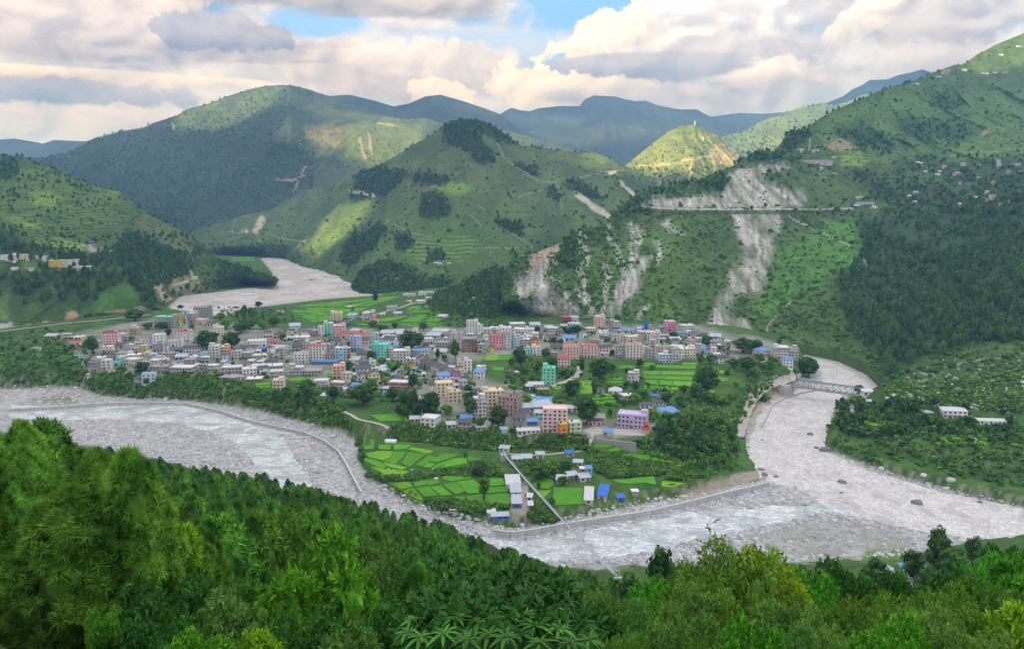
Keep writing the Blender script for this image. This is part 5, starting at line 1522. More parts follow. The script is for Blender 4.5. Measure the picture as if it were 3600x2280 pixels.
def house(pos, w, st, wall, roof='flat', dep=None, rot=None, trim=None, rm=None, nick=None, words=None, sh=3.0, tower=None, tank=None, rebar=None, wins=True, balc=None, cat='house', full=None, label=None, seed=None, name='house', group='houses of the town', win_n=None, zoff=0.0):
    q = random.Random(seed if seed is not None else int(abs(pos[0]) * 7 + pos[1] * 13))
    dep = dep or min(max(w * q.uniform(0.7, 1.0), 4.5), 13)
    rot = q.uniform(-0.38, 0.38) if rot is None else rot
    w = float(w)
    H = st * sh
    cx, cy = pos[0] - math.sin(rot) * dep / 2, pos[1] + math.cos(rot) * dep / 2
    far_ = pos[1] > 790 if full is None else not full
    if name == 'house':
        if group == 'houses on the hillsides' and st < 3:
            name, cat = 'hillside_cottage', 'cottage'
        elif roof == 'tinslope' and st == 1:
            name, cat, group = 'shed', 'shed', 'sheds of the town'
        elif st >= 4:
            name, cat, group = 'apartment_block', 'building', 'tall blocks of the town'
    o = empty(name, (cx, cy, pos[2] + zoff), rot)
    o['category'] = cat; o['group'] = group
    wm = WALL[wall]
    flat = roof in ('flat', 'frame', 'stub')
    trim = trim or q.choice(['white', 'white', 'grey'])
    tm = TRIMM[trim] if trim in TRIMM else WALL[trim]
    body = MB()
    hw, hd = w / 2, dep / 2
    ground_open = roof == 'frame'
    topz = H if roof != 'frame' else H - sh
    if roof in ('gable', 'gablex'):     # wall with gable ends
        hh = (hd if roof == 'gable' else hw) * 0.34 * 1.5
        if roof == 'gable':
            v = [(-hw, -hd, -2.5), (hw, -hd, -2.5), (hw, hd, -2.5), (-hw, hd, -2.5), (-hw, -hd, H), (hw, -hd, H), (hw, hd, H), (-hw, hd, H), (-hw, 0, H + hh - 0.1), (hw, 0, H + hh - 0.1)]
            f = [(0, 1, 5, 4), (1, 2, 6, 9, 5), (2, 3, 7, 6), (3, 0, 4, 8, 7), (4, 5, 9, 8), (6, 7, 8, 9)]
        else:
            v = [(-hw, -hd, -2.5), (hw, -hd, -2.5), (hw, hd, -2.5), (-hw, hd, -2.5), (-hw, -hd, H), (hw, -hd, H), (hw, hd, H), (-hw, hd, H), (0, -hd, H + hh - 0.1), (0, hd, H + hh - 0.1)]
            f = [(0, 1, 5, 8, 4), (1, 2, 6, 5), (2, 3, 7, 9, 6), (3, 0, 4, 7), (5, 6, 9, 8), (7, 4, 8, 9)]
        body.add(v, f)
    elif roof == 'tinslope':
        hh = hd * 0.28 * 2 * (hd / (hd + 0.55)) * 0.5
        v = [(-hw, -hd, -2.5), (hw, -hd, -2.5), (hw, hd, -2.5), (-hw, hd, -2.5), (-hw, -hd, H - 0.1), (hw, -hd, H - 0.1), (hw, hd, H + hh), (-hw, hd, H + hh)]
        body.add(v, [(0, 1, 5, 4), (1, 2, 6, 5), (2, 3, 7, 6), (3, 0, 4, 7), (4, 5, 6, 7)])
    else:
        body.box(-hw, hw, -hd, hd, -2.5, topz)
    part('wall', body.mesh('wall', [wm]), o)
    # floor ledges
    e = 0.30 if flat else 0.16
    lm = MB().box(-hw - e, hw + e, -hd - e, hd + e, -0.11, 0.11).mesh('ledge', [tm])
    lv = list(range(1, st + (1 if flat else 0)))
    if far_ and len(lv) > 2:
        lv = lv[-3:]
    for k in lv:
        part('ledge', lm, o, (0, 0, k * sh))
    if roof == 'frame':    # unfinished top storey: columns and slab
        m = MB(); nx = max(2, int(w / 3.4)); ny = max(2, int(dep / 3.6))
        cols = [(-hw + 0.2 + (w - 0.4) * i / nx, -hd + 0.2 + (dep - 0.4) * j / ny) for i in range(nx + 1) for j in range(ny + 1) if i in (0, nx) or j in (0, ny)]
        cm = MB().box(-.17, .17, -.17, .17, 0, 1).mesh('column', [ROOFM['concrete']])
        for x, y in cols:
            part('column', cm, o, (x, y, H - sh), (1, 1, sh + (q.uniform(0.2, 1.2) if q.random() < .4 else 0)))
    if flat:
        t = 0.16; ph = q.uniform(0.7, 1.0)
        m = MB()
        m.box(-hw, hw, -hd, -hd + t, H + 0.11, H + ph).box(-hw, hw, hd - t, hd, H + 0.11, H + ph).box(-hw, -hw + t, -hd + t, hd - t, H + 0.11, H + ph).box(hw - t, hw, -hd + t, hd - t, H + 0.11, H + ph)
        if roof != 'stub' and q.random() < 0.85:
            po = part('parapet', m.mesh('parapet', [tm if q.random() < 0.5 else wm]), o)
        tw = tower if tower is not None else (st >= 3 and q.random() < 0.75)
        if tw and w > 6:
            a = min(w * 0.42, 4.2); bx = q.choice([-1, 1]) * (hw - a / 2 - 0.3); by = q.uniform(-0.2, 0.6) * (hd - a / 2 - .3)
            tt = part('stair_tower', MB().box(-a / 2, a / 2, -a / 2, a / 2, 0, 2.5).mesh('stair_tower', [wm]), o, (bx, by, H + 0.11))
            part('roof_slab', MB().box(-a / 2 - .4, a / 2 + .4, -a / 2 - .4, a / 2 + .4, 2.502, 2.72).mesh('roof_slab', [tm if rm is None else ROOFM[rm]]), tt)
        if (tank if tank is not None else q.random() < 0.45) and w > 5:
            s_ = q.uniform(1.1, 1.5)
            part('water_tank', TANK, o, (q.uniform(-.3, .3) * w, q.uniform(-.25, .25) * dep, H + 0.112), (s_, s_, s_ * 1.2))
        if (rebar if rebar is not None else q.random() < 0.35) and w > 5:
            cm = MB().box(-.15, .15, -.15, .15, 0, 1).mesh('column_stub', [ROOFM['concrete']])
            for sx in (-1, 0, 1):
                for sy in (-1, 1):
                    if q.random() < 0.8:
                        part('column_stub', cm, o, (sx * (hw - .3), sy * (hd - .3), H + 0.112), (1, 1, q.uniform(.9, 1.7)))
        if rm in ('tin', 'bluetin', 'white') and not tw:
            part('roof_shed', roof_mesh('tinslope', w * 0.6, dep * 0.6, 0).mesh('roof_shed', [ROOFM[rm]]), o, (q.uniform(-.15, .15) * w, 0, H + 2.2))
            cm = MB().box(-w * .27, w * .27, -dep * .26, dep * .26, 0, 2.15).mesh('roof_room', [wm])
            part('roof_room', cm, o, (0, 0, H + 0.112))
    else:
        part('roof', roof_mesh(roof, w, dep, H).mesh('roof', [ROOFM[rm or 'slate']]), o)
    # windows and doors on the sides that face the valley
    sides = [(0, -hd, 0.0, w, 1)]
    if rot > -0.12:
        sides.append((-hw, 0, -math.pi / 2, dep, 0))
    if rot < 0.12 or rot > 0.25:
        sides.append((hw, 0, math.pi / 2, dep, 0))
    # visible flank depends on where the house stands
    if wins:
        joined = MB() if far_ else None
        for (sx, sy, a, L, front) in sides:
            n = win_n if (win_n and front) else max(1, int(L / 3.1))
            for k in range(st if roof != 'frame' else st - 1):
                for i in range(n):
                    if q.random() < 0.07:
                        continue
                    u = -L / 2 + L * (i + 0.5) / n
                    x = sx + math.cos(a) * u; y = sy + math.sin(a) * u
                    ww, wh = 1.25, 1.45
                    z = k * sh + 0.95
                    dr = front and k == 0 and q.random() < 0.55 and not label
                    if dr:
                        ww, wh, z = min(2.3, L / n - 0.5), 2.3, 0.05
                    if joined is not None:
                        c, s = math.cos(a), math.sin(a)
                        pts = []
                        for yy in (-0.05, 0.05):
                            for xx, zz in ((-ww / 2, 0), (ww / 2, 0), (ww / 2, wh), (-ww / 2, wh)):
                                pts.append((x + c * xx - s * yy, y + s * xx + c * yy, z + zz))
                        joined.add(pts, [(0, 1, 2, 3), (7, 6, 5, 4), (0, 4, 5, 1), (1, 5, 6, 2), (2, 6, 7, 3), (3, 7, 4, 0)])
                    else:
                        part('door' if dr else 'window', DOOR if dr else WIN, o, (x, y, z), (ww, 1, wh), a)
        if joined is not None and joined.n:
            part('windows', joined.mesh('windows', [GLASS]), o, kind='stuff')
    # balconies
    if (balc if balc is not None else (st >= 3 and q.random() < 0.3)) and w > 6:
        bw = w * q.choice([0.45, 0.9]); bx = q.choice([-1, 0, 1]) * (w - bw) / 2
        bm = MB().box(-bw / 2, bw / 2, -1.3, -0.302, -0.12, 0.0).box(-bw / 2, bw / 2, -1.3, -1.18, 0.0, 0.95).box(-bw / 2, -bw / 2 + .12, -1.18, -0.302, 0, .95).box(bw / 2 - .12, bw / 2, -1.18, -0.302, 0, .95).mesh('balcony', [tm if q.random() < .6 else wm])
        for k in range(1, st):
            part('balcony', bm, o, (bx, -hd, k * sh))
    cw = words or WORD.get(wall, wall)
    rw = {'flat': 'with a flat concrete roof', 'frame': 'with an unfinished open top floor', 'stub': 'with a bare flat roof', 'gable': 'with a %s gable roof', 'gablex': 'with a %s gable roof', 'hip': 'with a %s hip roof', 'tinslope': 'with a sloping %s roof'}[roof]
    if '%s' in rw:
        rw = rw % {'slate': 'dark', 'tin': 'grey tin', 'bluetin': 'blue tin', 'redtin': 'red', 'white': 'white tin', 'tarp': 'blue tarpaulin', 'concrete': 'concrete'}[rm or 'slate']
    noun = {'hillside_cottage': 'cottage', 'shed': 'shed', 'apartment_block': 'block'}.get(name, 'house')
    base = label or (f"{cw} shed {rw}" if noun == 'shed' else f"{cw} {NUM[min(st, 7)]}-storey {noun} {rw}")
    px, py = proj(np.array([cx, cy, pos[2] + H * 0.5]))
    HOUSES.append(dict(o=o, base=base, nick=nick, px=float(px), py=float(py), x=cx, y=cy, label=label))
    BOXES.append((cx, cy, max(w, dep) * 0.5))
    return o


TK = dict(A=(300, 1060, 3.44), B=(1000, 1100, 3.44), C=(1700, 1100, 3.44), D=(2200, 1100, 3.44), E=(1400, 1340, 2.408), L=(0, 760, 2.0067), M=(1200, 760, 2.0067), R=(2400, 760, 2.0067), S=(2400, 1520, 2.0067))


def P_(t, x, y):
    ox, oy, s = TK[t]
    return ox + x / s, oy + y / s


def hs(t, x0, x1, y, st, wall, roof='flat', **kw):
    """house from its left, right and base in a study crop of the photograph"""
    ox, oy, s = TK[t]
    px, py = ox + (x0 + x1) / 2 / s, oy + y / s
    pos = hit(px, py, 300)
    w = (x1 - x0) / s / F * pos[1] * 0.93
    return house(pos, max(w, 2.5), st, wall, roof, **kw)


# --- left quarter
hs('A', 820, 1080, 320, 5, 'grey', 'flat', nick='wide grey block with a mint top floor', words='wide grey', trim='mint', rot=-.1, balc=True)
hs('A', 1075, 1150, 290, 5, 'yellow', 'flat', nick='narrow ochre-yellow block', rot=-.05, balc=True, trim='brown')
hs('A', 1150, 1222, 262, 4, 'lblue', 'flat', nick='narrow light blue four-storey house', rot=-.05)
hs('A', 1222, 1340, 250, 4, 'mauve', 'flat', trim='white')
hs('A', 1310, 1530, 200, 5, 'grey', 'flat', nick='tall bare concrete block by the upper river', words='tall bare concrete', rot=.2, tower=True, trim='grey', rm='concrete', rebar=True)
hs('A', 1330, 1450, 272, 2, 'peach', 'flat'); hs('A', 1470, 1590, 292, 1, 'white', 'gable')
hs('A', 215, 400, 530, 5, 'pink', 'flat', nick='pink five-storey house with maroon ledges', trim='maroon', tower=True, rm='bluetin', rot=.15, balc=True)
hs('A', 410, 510, 480, 3, 'grey', 'frame'); hs('A', 530, 635, 402, 3, 'tan', 'flat', rm='white', tower=False, nick='tan house with a white tin top')
hs('A', 820, 955, 560, 5, 'white', 'flat', nick='narrow white five-storey house with a blue tank', rot=.1, trim='white', tower=True, rm='tarp'); hs('A', 765, 830, 560, 4, 'lilac', 'flat')
hs('A', 1070, 1270, 482, 4, 'white', 'flat', nick='white four-storey house with a maroon parapet', trim='maroon', rot=-.1); hs('A', 995, 1170, 545, 2, 'white', 'flat', nick='white two-storey house with broad eaves', rot=.15, tower=False)
hs('A', 1290, 1400, 510, 3, 'white', 'flat', tower=False); hs('A', 1175, 1400, 622, 2, 'lgrey', 'gable', dep=8, rot=.05, nick='long grey house with a dark roof', words='long pale grey')
hs('A', 680, 752, 592, 2, 'yellow', 'flat', nick='small bright yellow house', words='bright yellow', trim='white'); hs('A', 1070, 1180, 612, 1, 'blue', 'tinslope', rm='slate', words='bright blue', nick='blue shop'); hs('A', 945, 1005, 622, 2, 'lilac', 'flat')
hs('A', 370, 432, 752, 2, 'turquoise', 'flat', words='pale turquoise'); hs('A', 1618, 1730, 682, 4, 'orange', 'flat', nick='orange four-storey house', rot=-.15, balc=True, trim='white')
hs('A', 1495, 1622, 705, 5, 'lgrey', 'flat', nick='pale grey block beside the orange house', balc=True, rot=.05); hs('A', 1950, 2185, 542, 2, 'white', 'flat', nick='wide white house with a dark roof patch', words='wide white', rot=.2, tower=False, trim='white')
hs('A', 1870, 1960, 560, 1, 'peach', 'frame'); hs('A', 2150, 2262, 432, 2, 'pink', 'hip'); hs('A', 2270, 2380, 442, 2, 'mauve', 'hip'); hs('A', 2230, 2318, 512, 1, 'hotpink', 'hip', rm='redtin'); hs('A', 2100, 2178, 600, 1, 'blue', 'tinslope', rm='tarp', words='blue tarpaulin-hung')
hs('A', 685, 855, 992, 3, 'lblue', 'flat', nick='light blue house on the river bluff', rot=.25, full=True, tower=False); hs('A', 590, 690, 1002, 2, 'grey', 'gable')
for a in ((20, 150, 842, 3, 'grey', 'frame'), (150, 312, 822, 3, 'lgrey', 'flat'), (120, 240, 740, 2, 'grey', 'stub'), (240, 350, 690, 2, 'grey', 'gable'), (345, 480, 690, 2, 'tan', 'stub'), (440, 612, 772, 2, 'lgrey', 'flat'), (480, 660, 680, 1, 'mauve', 'stub'), (195, 330, 610, 2, 'pink', 'flat'), (330, 470, 560, 1, 'lgrey', 'gable'), (500, 600, 580, 2, 'lgrey', 'stub'), (600, 690, 590, 3, 'grey', 'flat'),
          (770, 1000, 862, 2, 'grey', 'flat'), (1005, 1300, 872, 2, 'grey', 'flat'), (1310, 1375, 830, 2, 'white', 'flat'), (1385, 1480, 832, 2, 'grey', 'stub'), (1480, 1605, 842, 2, 'lgrey', 'frame'), (1640, 1900, 872, 2, 'grey', 'flat'), (1600, 1830, 952, 1, 'grey', 'stub'), (1835, 1940, 948, 1, 'lgrey', 'stub'), (1940, 2140, 972, 1, 'brick', 'stub'), (2265, 2408, 1072, 3, 'cream', 'flat'),
          (900, 1010, 780, 2, 'grey', 'stub'), (1020, 1180, 790, 1, 'lgrey', 'stub'), (1190, 1330, 770, 2, 'grey', 'stub'), (660, 780, 760, 1, 'grey', 'stub'), (800, 960, 700, 1, 'lgrey', 'stub'), (960, 1060, 690, 2, 'mauve', 'stub'), (1080, 1230, 700, 1, 'grey', 'tinslope'), (1240, 1380, 700, 1, 'lgrey', 'stub'), (1400, 1500, 740, 2, 'grey', 'stub'), (1760, 1890, 700, 3, 'lgrey', 'flat'), (1890, 2010, 690, 2, 'grey', 'flat'), (2030, 2200, 720, 2, 'tan', 'flat'), (2200, 2340, 750, 1, 'lgrey', 'gable'),
          (1900, 2080, 890, 2, 'white', 'flat'), (2000, 2170, 850, 2, 'lgrey', 'flat'), (2180, 2400, 850, 2, 'mauve', 'flat'), (2230, 2400, 920, 2, 'grey', 'flat'), (1550, 1680, 400, 3, 'cream', 'flat'), (2190, 2400, 600, 1, 'lgrey', 'tinslope'), (2340, 2408, 700, 4, 'grey', 'flat'), (1780, 1880, 640, 1, 'lblue', 'tinslope')):
    kw = {}
    if a[5] in ('tinslope',):
        kw['rm'] = 'tin'
    hs('A', *a[:4], a[4], a[5], **kw)
# --- middle
hs('B', 555, 697, 105, 4, 'cream', 'flat', nick='cream four-storey block at the edge of the fields', rot=.1, trim='white'); hs('B', 755, 845, 78, 2, 'lblue', 'flat'); hs('B', 940, 1032, 82, 3, 'lgrey', 'frame', rot=.2); hs('B', 1020, 1132, 112, 1, 'pink', 'tinslope', rm='redtin')
hs('B', 480, 602, 268, 5, 'mint', 'flat', words='pale green', nick='pale green five-storey block', rot=.3); hs('B', 405, 488, 276, 4, 'white', 'flat'); hs('B', 580, 742, 302, 5, 'rose', 'flat', nick='deep rose block with a domed turret', tower=True, trim='pink', rot=.1)
hs('B', 715, 992, 332, 3, 'pink', 'flat', nick='long pink block with red cornices', words='long pink', trim='red', rot=-.15, tower=True); hs('B', 790, 922, 442, 5, 'periwinkle', 'flat', nick='pale blue-violet five-storey house', trim='periwinkle', rot=-.05, full=True)
hs('B', 930, 1022, 378, 2, 'rose', 'gable'); hs('B', 1020, 1090, 372, 3, 'lblue', 'flat'); hs('B', 1090, 1142, 362, 4, 'lgrey', 'flat')
hs('B', 300, 502, 592, 6, 'white', 'flat', nick='white six-storey block with a red parapet', trim='red', rot=.02, sh=2.9, full=True, tower=True, rm='redtin', balc=False); hs('B', 610, 762, 592, 5, 'lblue', 'flat', nick='light blue block with ringed floors', rot=.02, full=True, tower=True, rm='redtin'); hs('B', 762, 802, 590, 5, 'brick', 'flat', wins=True)
hs('B', 112, 302, 602, 3, 'white', 'flat', full=True, nick='angular white three-storey house'); hs('B', 310, 652, 622, 1, 'blue', 'tinslope', rm='bluetin', dep=6, rot=-.03, words='long low blue', nick='long low blue shed', full=True)
hs('B', 1035, 1257, 557, 5, 'turquoise', 'flat', nick='turquoise five-storey block', trim='turquoise', rot=-.25, sh=3.1, full=True, tower=True); hs('B', 1258, 1304, 560, 4, 'lgrey', 'flat'); hs('B', 1305, 1522, 592, 4, 'lgrey', 'stub', nick='blank pale grey block', words='blank pale grey', rot=.03, full=True, rebar=True)
hs('B', 1530, 1752, 522, 2, 'cream', 'tinslope', rm='bluetin', dep=7, rot=.03, nick='cream school with a long blue roof', full=True); hs('B', 50, 232, 772, 3, 'grey', 'frame', rot=.1, full=True, nick='dark unfinished concrete house'); hs('B', 232, 452, 772, 2, 'grey', 'stub', rot=.1, full=True, rebar=True)
hs('B', 895, 1030, 680, 2, 'cream', 'gable', full=True); hs('B', 1030, 1112, 690, 3, 'lime', 'flat', full=True); hs('B', 580, 737, 792, 4, 'peach', 'flat', nick='peach four-storey house', rot=.1, trim='peach', full=True, balc=True); hs('B', 690, 802, 800, 2, 'cream', 'flat', full=True)
hs('B', 800, 890, 780, 1, 'turquoise', 'tinslope', rm='tin', full=True); hs('B', 860, 1062, 742, 2, 'white', 'gable', full=True); hs('B', 1010, 1162, 812, 2, 'cream', 'gablex', full=True, nick='house with a white and brown gable'); hs('B', 880, 985, 810, 2, 'lgrey', 'gable', full=True)
hs('B', 1980, 2142, 402, 5, 'lgrey', 'stub', nick='tall grey block with a white roof', rm='white', tower=True); hs('B', 2140, 2342, 472, 5, 'brick', 'frame', nick='brown brick block with open floors', balc=True, rot=.15, trim='grey'); hs('B', 2195, 2342, 242, 5, 'white', 'flat', nick='white five-storey block below the wooded knoll', rot=-.05, tower=True)
hs('B', 2160, 2262, 722, 4, 'white', 'flat', full=True, nick='white house with a blue top'); hs('B', 2080, 2160, 702, 3, 'cream', 'flat', full=True, balc=True); hs('B', 1990, 2142, 812, 2, 'magenta', 'gablex', full=True, nick='magenta gabled house'); hs('B', 1850, 2012, 832, 2, 'white', 'tinslope', rm='bluetin', full=True, nick='white house under a bright blue roof')
hs('B', 1830, 2062, 1010, 4, 'cream', 'flat', rot=.28, full=True, nick='large cream four-storey block', words='large cream', trim='cream', balc=False); hs('B', 1975, 2152, 1080, 3, 'cream', 'flat', rot=.32, full=True, trim='cream', nick='cream wing of the large cream block', balc=False)
hs('B', 345, 540, 900, 2, 'lgrey', 'frame', full=True); hs('B', 530, 722, 922, 2, 'mauve', 'flat', full=True); hs('B', 780, 962, 932, 1, 'grey', 'tinslope', rm='bluetin', full=True, nick='shed with a broad blue roof'); hs('B', 720, 800, 1000, 2, 'lblue', 'tinslope', rm='tin', full=True); hs('B', 1225, 1502, 922, 2, 'brick', 'flat', full=True, nick='two-storey brick house'); hs('B', 1190, 1260, 990, 2, 'lblue', 'tinslope', rm='tin', full=True)
hs('B', 1580, 1692, 1062, 2, 'white', 'flat', full=True, nick='white house among dark trees'); hs('B', 1480, 1562, 672, 2, 'yellow', 'hip', full=True, nick='ochre house with a dark roof'); hs('B', 2280, 2420, 792, 2, 'white', 'tinslope', rm='bluetin', full=True, nick='white house with a sky-blue roof'); hs('B', 430, 560, 1040, 1, 'grey', 'tinslope', rm='white', full=True)
hs('B', 1740, 1830, 880, 1, 'white', 'gable', full=True); hs('B', 2110, 2270, 860, 1, 'grey', 'gable', full=True); hs('B', 1120, 1290, 720, 1, 'lgrey', 'tinslope', rm='tin', full=True); hs('B', 770, 900, 600, 1, 'lgrey', 'tinslope', rm='tin', full=True); hs('B', 870, 1000, 560, 2, 'lgrey', 'gable', full=True)
for i in range(8):      # the dark-roofed bazaar row running towards the camera
    t = i / 7
    hs('B', 1560 + 420 * t - 70, 1560 + 420 * t + 80, 560 + 200 * t, 2, ['grey', 'lgrey', 'white', 'mauve'][i % 4], 'gablex', rot=0.45, dep=9, full=(i > 4))
for a in ((0, 110, 330, 1, 'grey', 'tinslope'), (110, 300, 350, 2, 'lgrey', 'stub'), (300, 400, 270, 2, 'mauve', 'flat'), (0, 90, 470, 2, 'lgrey', 'stub'), (90, 220, 460, 2, 'grey', 'gable'), (220, 300, 470, 3, 'mauve', 'flat'), (500, 600, 480, 3, 'grey', 'flat'), (60, 200, 210, 2, 'lgrey', 'tinslope'), (510, 600, 590, 3, 'mauve', 'flat'), (1140, 1300, 330, 1, 'lblue', 'tinslope'), (1180, 1330, 380, 2, 'white', 'gable'), (1150, 1320, 270, 1, 'lgrey', 'tinslope'), (1320, 1460, 260, 1, 'lgrey', 'tinslope'),
          (1690, 1800, 370, 2, 'white', 'flat'), (1700, 1880, 300, 1, 'lblue', 'tinslope'), (1830, 1980, 420, 2, 'grey', 'stub'), (1760, 1980, 250, 1, 'lgrey', 'tinslope'), (2300, 2408, 440, 2, 'lblue', 'flat'), (2340, 2408, 260, 4, 'white', 'flat'), (640, 800, 150, 1, 'grey', 'gable'), (780, 900, 240, 1, 'grey', 'tinslope'), (520, 640, 350, 1, 'grey', 'gable'), (1800, 1960, 500, 1, 'lgrey', 'tinslope')):
    hs('B', *a[:4], a[4], a[5], rm={'tinslope': 'tin', 'gable': 'slate'}.get(a[5]))
# --- right half
hs('C', 60, 232, 442, 5, 'hotpink', 'flat', nick='bright pink five-storey block', trim='red', rot=-.1, sh=3.1, full=True, balc=False); hs('C', 232, 335, 432, 6, 'lgrey', 'flat', nick='slim grey six-storey block', tower=False); hs('C', 180, 342, 300, 4, 'white', 'flat'); hs('C', 360, 442, 422, 5, 'lblue', 'flat', nick='narrow pale blue five-storey house'); hs('C', 440, 570, 410, 3, 'grey', 'frame')
hs('C', 570, 677, 412, 3, 'orange', 'hip', words='soft orange', nick='soft orange house', rm='slate'); hs('C', 510, 582, 507, 3, 'turquoise', 'flat', words='pale turquoise'); hs('C', 585, 697, 512, 3, 'white', 'flat', full=True); hs('C', 48, 132, 472, 2, 'yellow', 'hip', full=True, nick='small ochre house with a pointed roof')
hs('C', 965, 1162, 557, 4, 'pink', 'flat', nick='large pink administration block', words='large pink', trim='red', rot=.05, sh=3.3, full=True, tower=True, rm='redtin', balc=False); hs('C', 1165, 1382, 537, 4, 'pink', 'flat', trim='red', rot=-.05, sh=3.2, full=True, tower=True, rm='redtin', nick='right wing of the pink administration block', words='broad pink', balc=False)
hs('C', 1385, 1562, 472, 2, 'pink', 'gable', full=True, rot=0, dep=7); hs('C', 1585, 1707, 532, 4, 'lgrey', 'flat', nick='pale grey four-storey house', full=True); hs('C', 1715, 1932, 557, 5, 'white', 'flat', nick='white five-storey block with brick-red bands', trim='red', rot=.03, full=True, balc=False)
hs('C', 2120, 2242, 602, 3, 'lblue', 'flat', nick='light blue house by the green fields', full=True); hs('C', 2242, 2362, 607, 3, 'lgrey', 'flat', full=True); hs('C', 890, 1052, 652, 3, 'pink', 'hip', rm='redtin', nick='pink house with a red hip roof', full=True, words='rose pink')
hs('C', 702, 867, 867, 5, 'mint', 'flat', nick='bright mint green tower house', words='bright mint green', trim='mint', rot=-.12, sh=3.1, full=True, tower=True, rebar=False, balc=False); hs('C', 540, 742, 902, 1, 'white', 'tinslope', rm='white', dep=7, nick='long white shed', full=True); hs('C', 510, 602, 922, 1, 'lblue', 'tinslope', rm='tin', full=True)
hs('C', 650, 822, 972, 1, 'brick', 'frame', nick='roofless brick house', full=True); hs('C', 1735, 1877, 842, 3, 'lgrey', 'frame', nick='bare grey house alone in the paddies', full=True, rebar=True); hs('C', 1372, 1457, 962, 1, 'lilac', 'gable', full=True, nick='tiny lilac house', words='tiny lilac'); hs('C', 1505, 1672, 982, 1, 'white', 'hip', rm='white', full=True, nick='low white house with a white roof')
hs('C', 1680, 1842, 1082, 2, 'mauve', 'flat', full=True); hs('C', 250, 352, 742, 1, 'brick', 'hip', full=True, nick='small brick house with a dark hip roof'); hs('C', 370, 432, 747, 1, 'lgrey', 'stub', full=True); hs('C', 965, 1060, 106, 2, 'red', 'tinslope', rm='redtin', nick='dark red shed under the landslide', words='dark red', dep=8); hs('C', 1060, 1162, 106, 2, 'lgrey', 'tinslope', rm='tin')
hs('C', 1345, 1482, 182, 5, 'peach', 'flat', nick='peach and white stepped tower house', tower=True); hs('C', 1540, 1662, 192, 3, 'grey', 'flat'); hs('C', 1610, 1700, 242, 1, 'yellow', 'tinslope', rm='bluetin', words='pale yellow'); hs('C', 1700, 1812, 238, 1, 'cream', 'tinslope', rm='bluetin'); hs('C', 1845, 1942, 202, 1, 'white', 'tinslope', rm='bluetin'); hs('C', 1945, 2042, 192, 2, 'blue', 'flat', nick='deep blue box-shaped house', words='deep blue', trim='blue', tower=False)
hs('C', 2200, 2332, 217, 4, 'hotpink', 'flat', words='candy pink', nick='candy pink four-storey house', trim='white', tower=False); hs('C', 2118, 2198, 205, 1, 'blue', 'tinslope', rm='bluetin'); hs('C', 1968, 2122, 392, 5, 'lgrey', 'flat', nick='grey house with a pink top floor', trim='pink', tower=True); hs('C', 1395, 1522, 332, 3, 'white', 'flat', balc=True); hs('C', 1530, 1732, 332, 2, 'white', 'flat', words='long white')
hs('C', 1245, 1352, 242, 2, 'cream', 'flat', words='pale yellow'); hs('C', 500, 622, 282, 3, 'white', 'frame'); hs('C', 320, 522, 187, 2, 'tan', 'flat', words='long tan', tower=False); hs('C', 2100, 2252, 472, 2, 'cream', 'flat', full=True); hs('C', 1940, 2080, 540, 3, 'lgrey', 'flat', full=True); hs('C', 950, 1130, 332, 1, 'lblue', 'tinslope', rm='bluetin'); hs('C', 1270, 1400, 385, 2, 'mauve', 'frame'); hs('C', 805, 900, 545, 2, 'grey', 'stub', full=True)
hs('C', 740, 860, 640, 1, 'lgrey', 'stub', full=True); hs('C', 2030, 2130, 1040, 1, 'tan', 'tinslope', rm='tarp', full=True); hs('C', 2150, 2210, 1060, 1, 'white', 'stub', full=True); hs('C', 1890, 2060, 1150, 1, 'white', 'gable', full=True, dep=6); hs('C', 2060, 2230, 1120, 1, 'lgrey', 'gable', full=True, dep=6)
for a in ((0, 120, 250, 2, 'lgrey', 'flat'), (0, 60, 330, 2, 'white', 'flat'), (60, 170, 230, 2, 'lgrey', 'stub'), (340, 500, 250, 2, 'white', 'stub'), (360, 520, 300, 1, 'lgrey', 'stub'), (450, 560, 330, 2, 'lgrey', 'stub'), (610, 720, 310, 1, 'white', 'gable'), (760, 900, 270, 3, 'grey', 'flat'), (740, 860, 200, 1, 'lgrey', 'tinslope'), (1160, 1250, 300, 2, 'white', 'flat'), (1000, 1060, 260, 1, 'white', 'gable'), (1090, 1190, 160, 1, 'lblue', 'tinslope'), (920, 1020, 180, 1, 'lgrey', 'tinslope'),
          (1730, 1880, 350, 2, 'cream', 'flat'), (1860, 1960, 260, 1, 'rose', 'tinslope'), (2120, 2260, 330, 2, 'grey', 'stub'), (2260, 2400, 350, 1, 'yellow', 'tinslope'), (2250, 2408, 470, 2, 'lgrey', 'flat'), (560, 700, 170, 1, 'lgrey', 'tinslope'), (1410, 1560, 520, 1, 'lgrey', 'stub'), (800, 960, 440, 1, 'grey', 'gable')):
    hs('C', *a[:4], a[4], a[5], rm={'tinslope': 'tin', 'gable': 'slate'}.get(a[5]))
hs('D', 670, 862, 237, 3, 'lgrey', 'flat', nick='bare concrete house under the right landslide', words='bare concrete', tower=False); hs('D', 1040, 1252, 387, 1, 'cream', 'flat', words='long low yellow', nick='long low yellow school', dep=7, tower=False); hs('D', 845, 912, 502, 4, 'grey', 'stub', nick='blank grey four-storey house', words='blank grey', wins=False, full=True); hs('D', 650, 862, 532, 3, 'cream', 'flat', full=True, rot=.15, words='pale cream')
